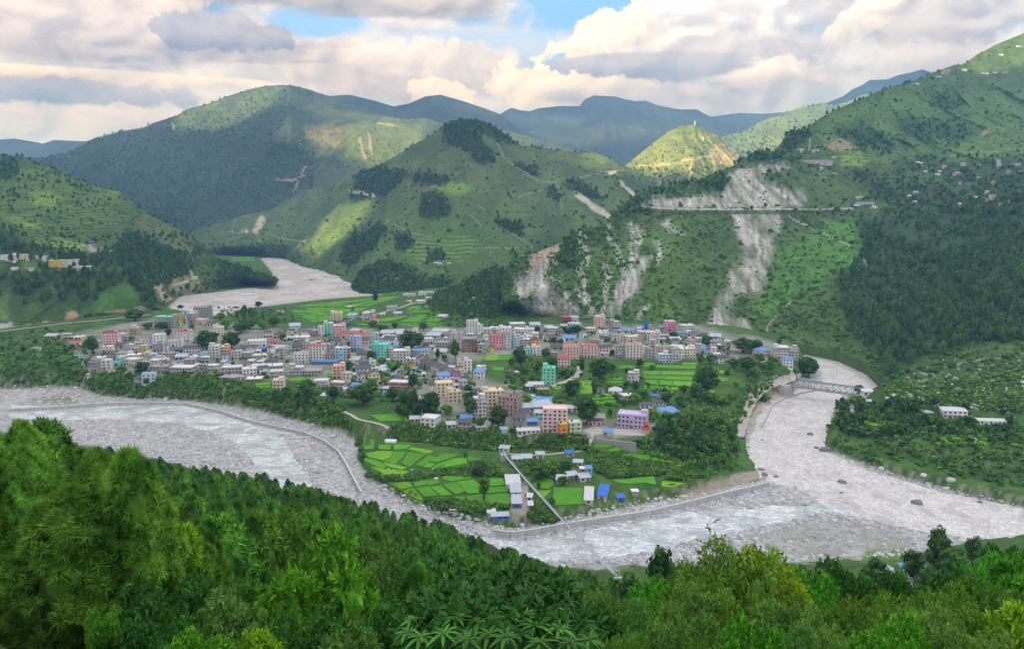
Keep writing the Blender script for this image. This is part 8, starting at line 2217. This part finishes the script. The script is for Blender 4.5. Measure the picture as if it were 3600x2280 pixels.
mast(hit(*P_('M', 1015, 1092), 300), 26, 3.2, 'grey lattice telephone mast in the middle of the town')
mast(on_hill(HF, *P_('H', 893, 1070)), 30, 4.2, 'lattice mast with dishes on the shoulder of the big slope', WALL['lgrey'], 7)
mast(on_hill(HF, *P_('H', 932, 1066)), 28, 2.0, 'thin lattice mast right of the dish mast', None, 7)
_e = HE['W'][0][np.argmin(abs(HE['px'][0] - 2443))]
_o = empty('hilltop_tower', tuple(_e)); _o['label'] = 'white tower on top of the sunlit hill'; _o['category'] = 'tower'
part('shaft', MB().tube([(0, 0, -4), (0, 0, 17)], [2.0, 1.4], 8).mesh('shaft', [WALL['white']]), _o); part('cap', MB().tube([(0, 0, 17.01), (0, 0, 18), (0, 0, 20)], [2.0, 1.8, .3], 8).mesh('cap', [WALL['white']]), _o)
for k, (dx, dy) in enumerate(((-9, 3), (-2, 5))):
    _q = hit(*P_('M', 1015 + dx * 5, 1085), 300)
    _o = empty('storage_tank', tuple(_q)); _o['label'] = ('left' if k == 0 else 'right') + ' white round storage tank beside the telephone mast'; _o['category'] = 'tank'
    part('shell', MB().tube([(0, 0, -1), (0, 0, 4.5)], [2.8, 2.8], 16).mesh('shell', [WALL['white']]), _o); part('dome', MB().tube([(0, 0, 4.501), (0, 0, 5.2), (0, 0, 5.6)], [2.8, 2.0, .3], 16).mesh('dome', [WALL['white']]), _o)
# shrine, polytunnel
_q = hit(*P_('E', 2100, 432), 300)
_o = empty('shrine', tuple(_q), -.2); _o['label'] = 'small shrine with a two-tier red roof beside the lilac house'; _o['category'] = 'shrine'
part('wall', MB().box(-2.6, 2.6, -2.6, 2.6, -1, 3.0).mesh('wall', [WALL['cream']]), _o); part('roof', roof_mesh('hip', 5.2, 5.2, 3.0, .5, 1.0).mesh('roof', [ROOFM['redtin']]), _o); part('upper_wall', MB().box(-1.3, 1.3, -1.3, 1.3, 4.0, 6.2).mesh('upper_wall', [WALL['red']]), _o); part('upper_roof', roof_mesh('hip', 2.6, 2.6, 6.2, .7, .8).mesh('upper_roof', [ROOFM['redtin']]), _o)
_q = hit(1200 + 525 / 3.01, 1500 + 158 / 3.01, 300)
_o = empty('polytunnel', tuple(_q), -.05); _o['label'] = 'white plastic polytunnel above the left rice plots'; _o['category'] = 'polytunnel'
_m = MB(); _a = [(math.cos(t) * 2.0, math.sin(t) * 2.1) for t in np.linspace(0, math.pi, 10)]
_m.add([(x, a, b) for x in (-4.3, 4.3) for a, b in _a], [(i, i + 1, 11 + i, 10 + i) for i in range(9)] + [tuple(range(9, -1, -1)), tuple(range(10, 20))])
part('cover', _m.mesh('cover', [WALL['white']]), _o)
part('doorway', MB().box(4.301, 4.36, -.6, .6, 0, 1.7).mesh('doorway', [DOORM]), _o)


# vehicles: a small bus on the gravel and a jeep on the right bank
def vehicle(name, pos, rz, L, W, H, body, roofm, label, cat):
    o = empty(name, tuple(pos), rz); o['label'] = label; o['category'] = cat
    z0 = .45
    pr = [(-L / 2, z0), (L / 2, z0), (L / 2, z0 + H * .42), (L / 2 - .35, H), (-L / 2 + .1, H), (-L / 2, z0 + H * .4)]
    m = MB(); n = len(pr)
    m.add([(x, -W / 2, z) for x, z in pr] + [(x, W / 2, z) for x, z in pr], [tuple(range(n)), tuple(reversed(range(n, 2 * n)))] + [(i, n + i, n + (i + 1) % n, (i + 1) % n) for i in range(n)])
    part('body', m.mesh('body', [body]), o)
    part('roof', MB().box(-L / 2 + .15, L / 2 - .4, -W / 2 - .03, W / 2 + .03, H + .002, H + .14).mesh('roof', [roofm]), o)
    for s in (-1, 1):
        for k in range(4):
            x = -L / 2 + .5 + k * (L - 1.3) / 4
            part('side_window', MB().box(x, x + (L - 1.6) / 4.6, s * (W / 2 + .012) - .012, s * (W / 2 + .012) + .012, z0 + H * .42, H - .22).mesh('side_window', [GLASS]), o)
        for x in (-L * .3, L * .3):
            wh = part('wheel', MB().tube([(x, s * (W / 2 - .22), .42), (x, s * (W / 2 + .03), .42)], .42, 14).mesh('wheel', [BLACK]), o)
        part('headlight', MB().box(L / 2 + .001, L / 2 + .04, s * W * .36 - .13, s * W * .36 + .13, z0 + .3, z0 + .5).mesh('headlight', [WALL['white']]), o)
    part('windscreen', MB().bar((L / 2 - .08, 0, z0 + H * .5), (L / 2 - .26, 0, H - .18), W * .84, .06).mesh('windscreen', [GLASS]), o)


vehicle('minibus', hit(1200 + 1190 / 3.01, 1500 + 912 / 3.01, 300), .1, 5.6, 2.1, 2.5, WALL['rose'], WALL['white'], 'small maroon bus with a white roof parked on the gravel', 'bus')
vehicle('jeep', hit(*P_('S', 2055, 60), 300), 2.9, 4.2, 1.8, 1.9, WALL['white'], WALL['white'], 'white jeep parked on the right-bank meadow', 'car')


# people crossing the footbridge
def person(t, top, legs, label, side=0.0, face=0.0, bag=None):
    J = [(0, 0, .95), (0, .02, 1.2), (0, .02, 1.42), (0, 0, 1.54), (0, -.02, 1.66), (.10, 0, .90), (.11, -.10, .50), (.11, -.02, .07), (.11, -.16, .04), (-.10, 0, .90), (-.11, .12, .50), (-.11, .20, .09), (-.11, .07, .05),
         (.20, .01, 1.40), (.25, .08, 1.14), (.24, -.04, .92), (.24, -.08, .84), (-.20, .01, 1.40), (-.25, -.06, 1.14), (-.24, -.20, .95), (-.24, -.25, .88)]
    E = [(0, 1), (1, 2), (2, 3), (3, 4), (0, 5), (5, 6), (6, 7), (7, 8), (0, 9), (9, 10), (10, 11), (11, 12), (2, 13), (13, 14), (14, 15), (15, 16), (2, 17), (17, 18), (18, 19), (19, 20)]
    R = [.15, .15, .14, .06, .10, .10, .075, .05, .045, .10, .075, .05, .045, .07, .05, .038, .035, .07, .05, .038, .035]
    me = bpy.data.meshes.new('person'); me.from_pydata(J, E, [])
    x = FBL * t
    o = obj('person', me, label=label, cat='person', group='people on the footbridge')
    rz = FB.rotation_euler.z
    o.location = (FB.location.x + math.cos(rz) * x - math.sin(rz) * side, FB.location.y + math.sin(rz) * x + math.cos(rz) * side, FB.location.z + FBZ(t))
    o.rotation_euler = (0, 0, rz + face)
    md = o.modifiers.new('skin', 'SKIN')
    for v, r in zip(me.skin_vertices[0].data, R):
        v.radius = (r, r)
    me.skin_vertices[0].data[0].use_root = True
    s_ = o.modifiers.new('smooth', 'SUBSURF'); s_.levels = 1; s_.render_levels = 1
    m = bpy.data.materials.new('clothes_and_skin'); m.use_nodes = True
    b = NB(m.node_tree); tc = b.new('ShaderNodeTexCoord'); sp = b.new('ShaderNodeSeparateXYZ'); b.l.new(tc.outputs['Object'], sp.inputs[0])
    c = b.mix(b.ramp(sp.outputs[2], .90, .93), legs, top); c = b.mix(b.ramp(sp.outputs[2], 1.47, 1.50), c, (0.30, 0.18, 0.12)); c = b.mix(b.ramp(sp.outputs[2], 1.68, 1.72), c, (0.02, 0.018, 0.016))
    p_ = b.new('ShaderNodeBsdfPrincipled'); b.put(p_.inputs['Base Color'], c); p_.inputs['Roughness'].default_value = .9
    oo = b.new('ShaderNodeOutputMaterial'); b.l.new(p_.outputs[0], oo.inputs[0])
    me.materials.append(m)


person(.585, (.05, .06, .10), (.06, .06, .07), 'person in dark clothes crossing the middle of the footbridge', .15, 1.57)
person(.64, (.75, .20, .10), (.50, .22, .16), 'person in orange clothes on the footbridge', -.15, -1.57)
person(.775, (.08, .07, .09), (.12, .08, .10), 'person in dark clothes near the near end of the footbridge', .1, 1.57)

# ------------------------------------------------------------------ the near hillside: pines, broadleaf trees, bushes
SKYL = np.array([(-300, 1400), (0, 1445), (130, 1470), (330, 1500), (420, 1560), (640, 1635), (900, 1655), (1000, 1690), (1230, 1745), (1450, 1795), (1700, 1885), (1900, 1965), (2050, 2000), (2200, 2030), (2600, 2100)], float)
cand = []
for d in np.geomspace(36, 500, 150):
    st = 6.8 + d * 0.004
    n = int((2250 + 250) / F * d / st)
    for px in rng.uniform(-250, 2200, n):
        cand.append((px, d * rng.uniform(.97, 1.03)))
random.shuffle(cand)
kept = []; cells = {}
for px, d in cand:
    x = (px - CX) / F * d
    if px > 1450 and d < 70 + (px - 1450) * 0.20:
        continue
    if 420 < px < 1500 and d < 55:
        continue
    key = (int(x // 5), int(d // 5)); ok = True
    for i in (-1, 0, 1):
        for j in (-1, 0, 1):
            for (qx, qd) in cells.get((key[0] + i, key[1] + j), ()):
                if (qx - x) ** 2 + (qd - d) ** 2 < 6.3 ** 2:
                    ok = False
    if not ok:
        continue
    z = float(Gz(x, d))
    if z < -15 or z < float(NZ.min()) or (d > 250 and z < -14):
        continue
    lim = np.interp(px, SKYL[:, 0], SKYL[:, 1]) + rng.uniform(-4, 26)
    k = (CY - lim) / F; ztop = CAMZ + (-SP + CP * k) / (CP + SP * k) * d
    h = min(rng.uniform(10, 18), ztop - z)
    if h < 5.5:
        continue
    cells.setdefault(key, []).append((x, d)); kept.append((x, d, z, h, px))
kept.sort(key=lambda t: -t[3] / t[1])


def pine(x, y, z, h, w, near=False, label=None, seed=0):
    q = random.Random(seed)
    tm, cm = q.choice(NPINES if near else PINES)
    o = empty('pine_tree', (x, y, z), q.uniform(0, 6.28)); o['category'] = 'pine tree'; o['group'] = 'pines on the near slope'
    s = w / 6.2
    o.scale = (s, s, h / 12.4)
    part('trunk', tm, o); part('crown', cm, o)
    o['label'] = label or 'chir pine in the dense stand on the near slope above the river'
    return o


NEARP = []
for i, (x, y, z, h, px) in enumerate(kept[:165]):
    o = pine(x, y, z, h, min(h * rng.uniform(.31, .40), 5.6), y < 62, seed=i)
    if i < 70:
        _q = proj(np.array([x, y, z + h * .8])); NEARP.append(dict(o=o, base='chir pine', px=float(_q[0]), py=float(_q[1]), label=None, nick=None, near=True))
rest = kept[165:]
scatter('pine_forest', np.array([k[:3] for k in rest]), np.array([(k[3] * .37 / 6.2, k[3] * .37 / 6.2, k[3] / 12.4) for k in rest]), [join_proto('slope_pine', list(t)) for t in PINES], 'pine forest farther down the near slope')


def top_at(px, py, d):
    k = (CY - py) / F
    return (px - CX) / F / (CP + SP * k) * d, CAMZ + (-SP + CP * k) / (CP + SP * k) * d


NPM = []
for px, py, d, wpx, lab in ((235, 1715, 34, 540, 'big dark pine at the left edge, nearest of the pines'), (60, 1560, 58, 330, 'tall pine behind the big dark pine at the left edge'), (150, 1462, 84, 230, 'pine whose top stands highest at the left'), (-60, 1700, 40, 420, 'half-hidden pine at the left border of the picture'), (760, 1800, 66, 270, 'tall pine right of the yellow-green tree'), (900, 1790, 74, 230, 'slender pine behind the bright green tree'), (660, 1850, 52, 250, 'pine close beside the yellow-green tree')):
    x, zt = top_at(px, py, d); g = float(Gz(x, d))
    pine(x, d, g, zt - g, wpx / F * d, d < 62, lab, int(px + d)); NPM.append(dict(nick=lab, px=px, py=py + 60))


BARE = mat('twig', (0.16, 0.13, 0.09), .95, .2, 3.)
FG = dict(
    lime=leaf_mat('lime_leaves', (0.115, 0.215, 0.016), (0.255, 0.400, 0.035), 5.0, .1, .35), fresh=leaf_mat('fresh_leaves', (0.050, 0.165, 0.016), (0.120, 0.330, 0.034), 5.0, .12, .35),
    deep=leaf_mat('deep_leaves', (0.026, 0.085, 0.020), (0.070, 0.185, 0.034), 5.0, .15, .3), sage=leaf_mat('sage_leaves', (0.055, 0.140, 0.034), (0.115, 0.255, 0.060), 5.0, .12, .25),
    olive=leaf_mat('olive_leaves', (0.060, 0.135, 0.022), (0.135, 0.250, 0.040), 5.0, .15, .3), fern=leaf_mat('fern_leaves', (0.075, 0.160, 0.040), (0.165, 0.300, 0.070), 5.0, .12, .35))


def near_crown(seed, n, leaf, aspect, lobes, sprays=5, core=.62):
    """close-up crown: sprays of separate small blades spread over many lobes"""
    r = np.random.default_rng(seed); L = np.array(lobes)
    w = L[:, 3] ** 2; k = r.choice(len(L), n, p=w / w.sum())
    d = r.normal(size=(n, 3)); d[:, 2] += .3; d /= np.linalg.norm(d, axis=1, keepdims=True)
    c = L[k, :3] + d * L[k, 3:4] * r.uniform(.6, 1.12, (n, 1)) ** .7
    g = d + r.normal(size=(n, 3)) * .5; g[:, 2] += .1; g /= np.linalg.norm(g, axis=1, keepdims=True)
    vs = []
    side = np.cross(g, r.normal(size=(n, 3))); side /= np.linalg.norm(side, axis=1, keepdims=True)
    for j in range(sprays):
        t = (j / max(sprays - 1, 1) - .5) * 2
        ang = g * math.cos(t * 1.05) + side * math.sin(t * 1.05)
        base = c + g * leaf * .25 * (1 - abs(t)) * 1.5
        tip = base + ang * leaf * r.uniform(.7, 1.25, (n, 1)) - np.array([0, 0, leaf * .25])
        sd = np.cross(ang, d + r.normal(size=(n, 3)) * .3); sd /= np.maximum(np.linalg.norm(sd, axis=1, keepdims=True), 1e-6)
        mid = base * .5 + tip * .5 + np.array([0, 0, leaf * .08])
        vs.append(np.stack([base, mid + sd * leaf * aspect * .5, tip, mid - sd * leaf * aspect * .5], 1))
    v = np.concatenate(vs).reshape(-1, 3); m = len(v) // 4
    q = np.arange(m * 4).reshape(m, 4); f = np.concatenate([q[:, [0, 1, 2]], q[:, [0, 2, 3]]])
    if core:
        iv, fi = ICO1; o = len(v); a = [v]; b = [f]
        for x, y, z, s in L:
            a.append(iv * s * core + (x, y, z)); b.append(fi + o); o += len(iv)
        v = np.concatenate(a); f = np.concatenate(b)
    return v, f


NB_T = {}
for i, (nm, leaf, asp, n, spr, core) in enumerate((('lime', .13, .42, 1500, 5, .5), ('fresh', .12, .42, 1700, 5, .5), ('deep', .11, .45, 1500, 5, .52), ('sage', .10, .5, 1400, 5, .5), ('olive', .075, .34, 1900, 6, .5), ('fern', .095, .22, 1900, 7, .45))):
    for k in range(2):
        r = np.random.default_rng(500 + i * 7 + k)
        lob = [(r.uniform(-.62, .62), r.uniform(-.62, .62), r.uniform(.18, .80), r.uniform(.20, .38)) for _ in range(16)]
        v, f = near_crown(600 + i * 5 + k, n, leaf, asp, lob, spr, core)
        tm = MB()
        for j in range(6):
            a = j * 1.05 + r.uniform(0, .5)
            tm.tube([(0, 0, -2.6), (0, 0, -.12), (math.cos(a) * .18, math.sin(a) * .18, .3), (math.cos(a) * .45, math.sin(a) * .45, .68)], [.05, .035, .02, .008], 5)
        NB_T.setdefault(nm, []).append((tm.mesh('stem', [BARE]), mesh_np('near_foliage', v, f, FG[nm])))
_bc = [0]


def bush(px, py, d, wpx, kind, label=None, name='bush', cat='bush', group='bushes of the near slope', hk=1.0):
    """bush or tree with its top at a photo pixel, standing on the hillside at depth d"""
    x, zt = top_at(px, py, d); g = float(Gz(x, d)); w = wpx / F * d
    h = max(zt - g, w * .6)
    tm, cm = NB_T[kind][_bc[0] % 2]; _bc[0] += 1
    h = min(h, w * 1.05)
    o = empty(name, (x, d, zt - h), _bc[0] * 1.7)
    o['category'] = cat; o['group'] = group
    o.scale = (w / 1.75, w / 1.75, h / 1.06)
    part('stem', tm, o); part('foliage', cm, o)
    wd = dict(lime='yellow-green', fresh='fresh green', deep='deep green', sage='grey-green', olive='olive', fern='feathery green')[kind]
    TREES.append(dict(o=o, base=f"{wd} {cat}", px=px, py=py, x=x, y=d, label=label, nick=label, near=True))
    return o


def btree(*a):
    return bush(*a, name='broadleaf_tree', cat='tree', group='broadleaf trees of the near slope')


btree(470, 1790, 52, 330, 'lime', 'yellow-green tree between the dark pines'); btree(560, 1840, 44, 260, 'lime', 'lower yellow-green tree below the other yellow-green tree'); btree(1110, 1955, 36, 470, 'fresh', 'bright green tree with fine leaves left of the big-leaved bush')
btree(640, 2068, 31, 430, 'deep', 'deep green tree right of the nearest pine'); btree(800, 2110, 26, 330, 'sage', 'grey-green tree under the bright green tree'); btree(1165, 1838, 82, 170, 'sage', 'pale feathery tree among the pines'); btree(1280, 1915, 74, 170, 'sage', 'small pale feathery tree right of the other feathery one'); btree(1520, 1905, 80, 230, 'sage', 'rounded grey-green tree above the big-leaved bush')
btree(900, 2232, 18, 190, 'lime', 'pale yellow-green sprig at the bottom border'); btree(540, 2200, 20, 260, 'deep', 'dark green bush beside the nearest pine'); btree(1330, 2130, 24, 260, 'deep', 'dark leafy bush just left of the big-leaved bush'); btree(1050, 2190, 20, 300, 'deep'); btree(700, 2235, 17, 240, 'fresh'); btree(1230, 2215, 16, 230, 'sage'); btree(360, 2150, 30, 120, 'fresh')
for a in ((2560, 1935, 21, 420, 'olive'), (2430, 2010, 24, 300, 'olive'), (2700, 1960, 23, 260, 'lime'), (2480, 2060, 15, 260, 'fern'), (2420, 2150, 12, 330, 'fern'), (2620, 2130, 14, 330, 'olive'), (2750, 2080, 20, 280, 'olive'), (2860, 2040, 30, 230, 'fresh'), (2960, 2010, 36, 220, 'deep'), (2800, 2160, 13, 320, 'fern'), (2950, 2130, 17, 300, 'olive'), (3080, 2080, 26, 260, 'olive'), (3050, 2190, 12, 330, 'fern'), (3200, 2130, 18, 290, 'olive'), (3330, 2060, 30, 280, 'olive'), (3250, 2210, 11, 330, 'fresh'), (3420, 2140, 16, 300, 'olive'), (3520, 2040, 30, 300, 'olive'), (3450, 2230, 10, 340, 'fern'), (3600, 2150, 15, 320, 'lime'), (3620, 2000, 40, 280, 'fresh'),
          (2200, 2090, 40, 230, 'olive'), (2300, 2060, 44, 230, 'fresh'), (2120, 2120, 26, 260, 'deep'), (2250, 2160, 20, 260, 'fern'), (2180, 2230, 12, 220, 'olive'), (2330, 2200, 14, 260, 'olive'), (2040, 2085, 50, 160, 'fern'), (2880, 2245, 9, 300, 'fern'), (2650, 2235, 10, 320, 'fresh'), (3120, 2260, 8.5, 300, 'fresh'), (3480, 1975, 90, 190, 'fresh'), (3560, 1940, 110, 170, 'deep'), (3380, 2010, 60, 210, 'deep'), (3180, 2050, 46, 180, 'deep'), (2780, 2010, 60, 150, 'deep'), (2660, 2030, 50, 160, 'fresh'), (2520, 2230, 10, 260, 'olive'), (2380, 2090, 32, 200, 'lime'), (3320, 2165, 15, 240, 'fern')):
    bush(*a)
for px, py, d, wpx, k in ((3300, 1852, 268, 110, 'D'), (3425, 1878, 285, 66, 'D'), (3090, 1960, 255, 115, 'D'), (2830, 1985, 240, 95, 'D'), (3220, 1928, 280, 95, 'D'), (3160, 1990, 240, 80, 'M'), (2335, 1905, 225, 125, 'D'), (3360, 1925, 250, 100, 'D'), (2215, 2000, 225, 110, 'D'), (2960, 1990, 230, 85, 'M'), (3490, 1915, 260, 100, 'M'), (3580, 1930, 230, 120, 'M'), (2670, 1970, 260, 60, 'M'), (3040, 2000, 220, 80, 'M'), (3270, 1985, 235, 80, 'D')):
    x, zt = top_at(px, py, d); g = float(Gz(x, d)); w = wpx / F * d
    tree((x, d, g), w, max(zt - g, w * .9), k, group='trees at the foot of the near slope')
pp = []
for _i in range(2600):
    d = math.exp(rng.uniform(math.log(9), math.log(330))); px = rng.uniform(-200, 3800)
    x = (px - CX) / F * d; pp.append((x, d, float(Gz(x, d))))
pp = np.array(pp); pp = pp[(pp[:, 2] > -14) & ((pp[:, 1] < 50) | (pp[:, 0] / pp[:, 1] * F + CX > 1900))]
scatter('undergrowth', pp, np.clip(pp[:, 1] / 90, .12, 1.1) * U(len(pp), .5, 1.1), SHRB + [shrub_proto(121, BROAD_L), shrub_proto(122, FG['olive'])], 'low growth covering the near slope')

# the big-leaved bush in front: whorls of long glossy leaves
GLOSS = mat('glossy_leaf', (0.052, 0.185, 0.014), .5, .35, 2.5, 0.0, 0, .22, rand=.35)
GLOSS_D = mat('dark_leaf', (0.030, 0.110, 0.016), .55, .3, 2.5, spec=.15, rand=.3)  # darker green for the lowest leaf ring and the inner foliage
RUST = mat('rust_leaf', (0.55, 0.25, 0.03), .7, .2, 4.)


def blade(m, seed):
    r = random.Random(seed); L, W = 1.0, r.uniform(.18, .24); dr = r.uniform(.35, .7)
    v = []; n = 6
    for i in range(n + 1):
        t = i / n; w = W / 2 * math.sin(math.pi * min(t * .93 + .05, 1)) ** .8
        z = .12 * t - dr * t * t
        v += [(t * L, -w, z + w * .22), (t * L, 0, z), (t * L, w, z + w * .22)]
    f = []
    for i in range(n):
        a = i * 3
        f += [(a, a + 1, a + 4, a + 3), (a + 1, a + 2, a + 5, a + 4)]
    me = bpy.data.meshes.new('leaf'); me.from_pydata(v, [], f); me.materials.append(m)
    me.polygons.foreach_set('use_smooth', [True] * len(f)); me.update()
    return me


BLD = [blade(GLOSS, k) for k in range(3)]; BLO = [blade(GLOSS_D, 5 + k) for k in range(2)]; BLR = blade(RUST, 9)
x0, _ = top_at(1780, 2150, 8.0); g0 = float(Gz(x0, 8.0))
BB = empty('broad_leaved_bush', (x0, 8.0, g0)); BB['label'] = 'big bush with whorls of long glossy leaves at the bottom border'; BB['category'] = 'bush'
r = random.Random(77); whorls = []
for (px, py, dd) in ((1640, 2065, 8.6), (1700, 2085, 8.2), (1620, 2120, 8.0), (1740, 2050, 8.8), (1790, 2090, 8.4), (1810, 2060, 9.0), (1860, 2110, 8.2), (1880, 2070, 8.8), (1930, 2090, 8.6), (1500, 2140, 7.8), (1560, 2165, 7.5), (1530, 2110, 8.4), (1680, 2190, 7.2), (1600, 2170, 7.3), (1730, 2150, 7.5), (1850, 2160, 7.4), (1930, 2150, 7.7), (1990, 2130, 8.0), (2000, 2160, 7.6), (1880, 2200, 7.1), (1790, 2170, 7.3), (1460, 2180, 7.6), (1430, 2225, 7.3), (1480, 2240, 7.0), (1560, 2230, 6.9), (1960, 2210, 7.1), (2050, 2200, 7.4), (2070, 2250, 7.0), (1640, 2250, 6.7), (1780, 2240, 6.7), (1900, 2260, 6.7), (2000, 2260, 6.8), (1720, 2230, 6.8), (1840, 2130, 7.9), (1690, 2130, 7.8)):
    x, z = top_at(px, py, dd); whorls.append(Vector((x, dd, z)))
nleaf = 0
FB_ = MB()
for wi, c in enumerate(whorls):
    tw = part('branch', MB().tube([(0, .1, .25), tuple((c - BB.location) * .55 + Vector((r.uniform(-.1, .1), .1, -.15))), tuple(c - BB.location)], [.03, .016, .008], 5).mesh('branch', [BARE]), BB)
    for ring, (nl, up, ln, ms) in enumerate(((5, .75, .13, BLD), (7, .28, .19, BLD), (7, -.18, .21, BLO))):
        for k in range(nl):
            a = k * 6.283 / nl + r.uniform(-.25, .25) + ring; el = up + r.uniform(-.18, .18)
            me = r.choice(ms)
            if wi in (9, 25) and ring == 2 and k == 3:
                me = BLR
            s = ln * r.uniform(.7, 1.1) * (.6 if me is BLR else 1)
            M = Matrix.Translation(c - BB.location) @ Matrix.Rotation(a, 4, 'Z') @ Matrix.Rotation(-el, 4, 'Y') @ Matrix.Scale(s, 4)
            if nleaf < 290 and (ring < 2 or me is BLR) and wi % 9 != 8:
                o = part('leaf', me, BB); o.matrix_local = M; nleaf += 1
            else:
                FB_.add([tuple(M @ v.co) for v in me.vertices], [tuple(p.vertices) for p in me.polygons], 1 if ms is BLO else 0)
part('foliage', FB_.mesh('foliage', [GLOSS, GLOSS_D]), BB, kind='stuff')
v, f = near_crown(900, 900, .17, .32, [((c - BB.location).x * .9, (c - BB.location).y + .45, (c - BB.location).z - .32, .30) for c in whorls], 5, .75)
part('inner_foliage', mesh_np('inner_foliage', v, f, GLOSS_D), BB, kind='stuff')
# bare twigs rising from the olive bush
x, z = top_at(2500, 1800, 21); g = float(Gz(x, 21))
o = empty('bare_sapling', (x, 21, g)); o['label'] = 'thin half-bare sapling rising out of the olive bush'; o['category'] = 'sapling'
H = z - g
part('stem', MB().tube([(0, 0, 0), (.05, 0, H * .6), (-.02, 0, H)], [.03, .016, .004], 5).mesh('stem', [BARE]), o)
for k in range(22):
    t = .55 + .43 * k / 22; a = k * 2.4; L = (1.05 - t) * 1.9 + .12
    e = (math.cos(a) * L, math.sin(a) * L, H * t + L * .45)
    tw = part('twig', MB().tube([(.03, 0, H * t), (e[0] * .5, e[1] * .5, H * t + L * .3), e], [.009, .006, .002], 4).mesh('twig', [BARE]), o)
    m = MB()
    for j in range(16):
        u = .2 + .8 * j / 16; p = Vector((.03, 0, H * t)).lerp(Vector(e), u)
        m.bar(p, p + Vector((r.uniform(-1, 1), r.uniform(-1, 1), r.uniform(.2, 1.2))).normalized() * .055, .016)
    part('leaf_tufts', m.mesh('leaf_tufts', [FG['olive']]), tw, kind='stuff')

# ------------------------------------------------------------------ labels: say which one, by look and by neighbours
MARKS = [h for h in HOUSES if h['nick']]
used = set(str(o['label']) for o in COL.objects if o.parent is None and o.get('label'))


def where(a, b):
    dx, dy = a['px'] - b['px'], (a['py'] - b['py']) * 1.6
    if abs(dx) > abs(dy):
        return 'right of' if dx > 0 else 'left of'
    return 'in front of' if dy > 0 else 'behind'


for h in MARKS:
    h['o']['label'] = h['nick'] if len(h['nick'].split()) > 3 else h['nick'] + ' in the town'
    used.add(h['o']['label'])
for h in HOUSES + TREES + NEARP:
    if h.get('nick') and not h.get('near'):
        continue
    if h['label']:
        h['o']['label'] = h['label']; used.add(h['label']); continue
    marks = MARKS if not h.get('near') else [t for t in TREES if t.get('near') and t['label']] + [dict(nick='big-leaved bush', px=1780, py=2150)] + NPM
    near = sorted(marks, key=lambda m: (m['px'] - h['px']) ** 2 + (1.6 * (m['py'] - h['py'])) ** 2)
    done = None
    for pre in ('just ', '', 'a little ', 'some way '):
        for m in near[:16]:
            s = f"{h['base']} {pre}{where(h, m)} the {m['nick'] or m['label']}"
            if len(s.split()) <= 16 and s not in used:
                done = s; break
        if done:
            break
    if not done:
        for m in near:
            s = f"{h['base'].split(' with')[0]} {where(h, m)} the {m['nick'] or m['label']}"
            if len(s.split()) <= 16 and s not in used:
                done = s; break
    h['o']['label'] = done or h['o'].get('label') or h['base']
    used.add(h['o']['label'])
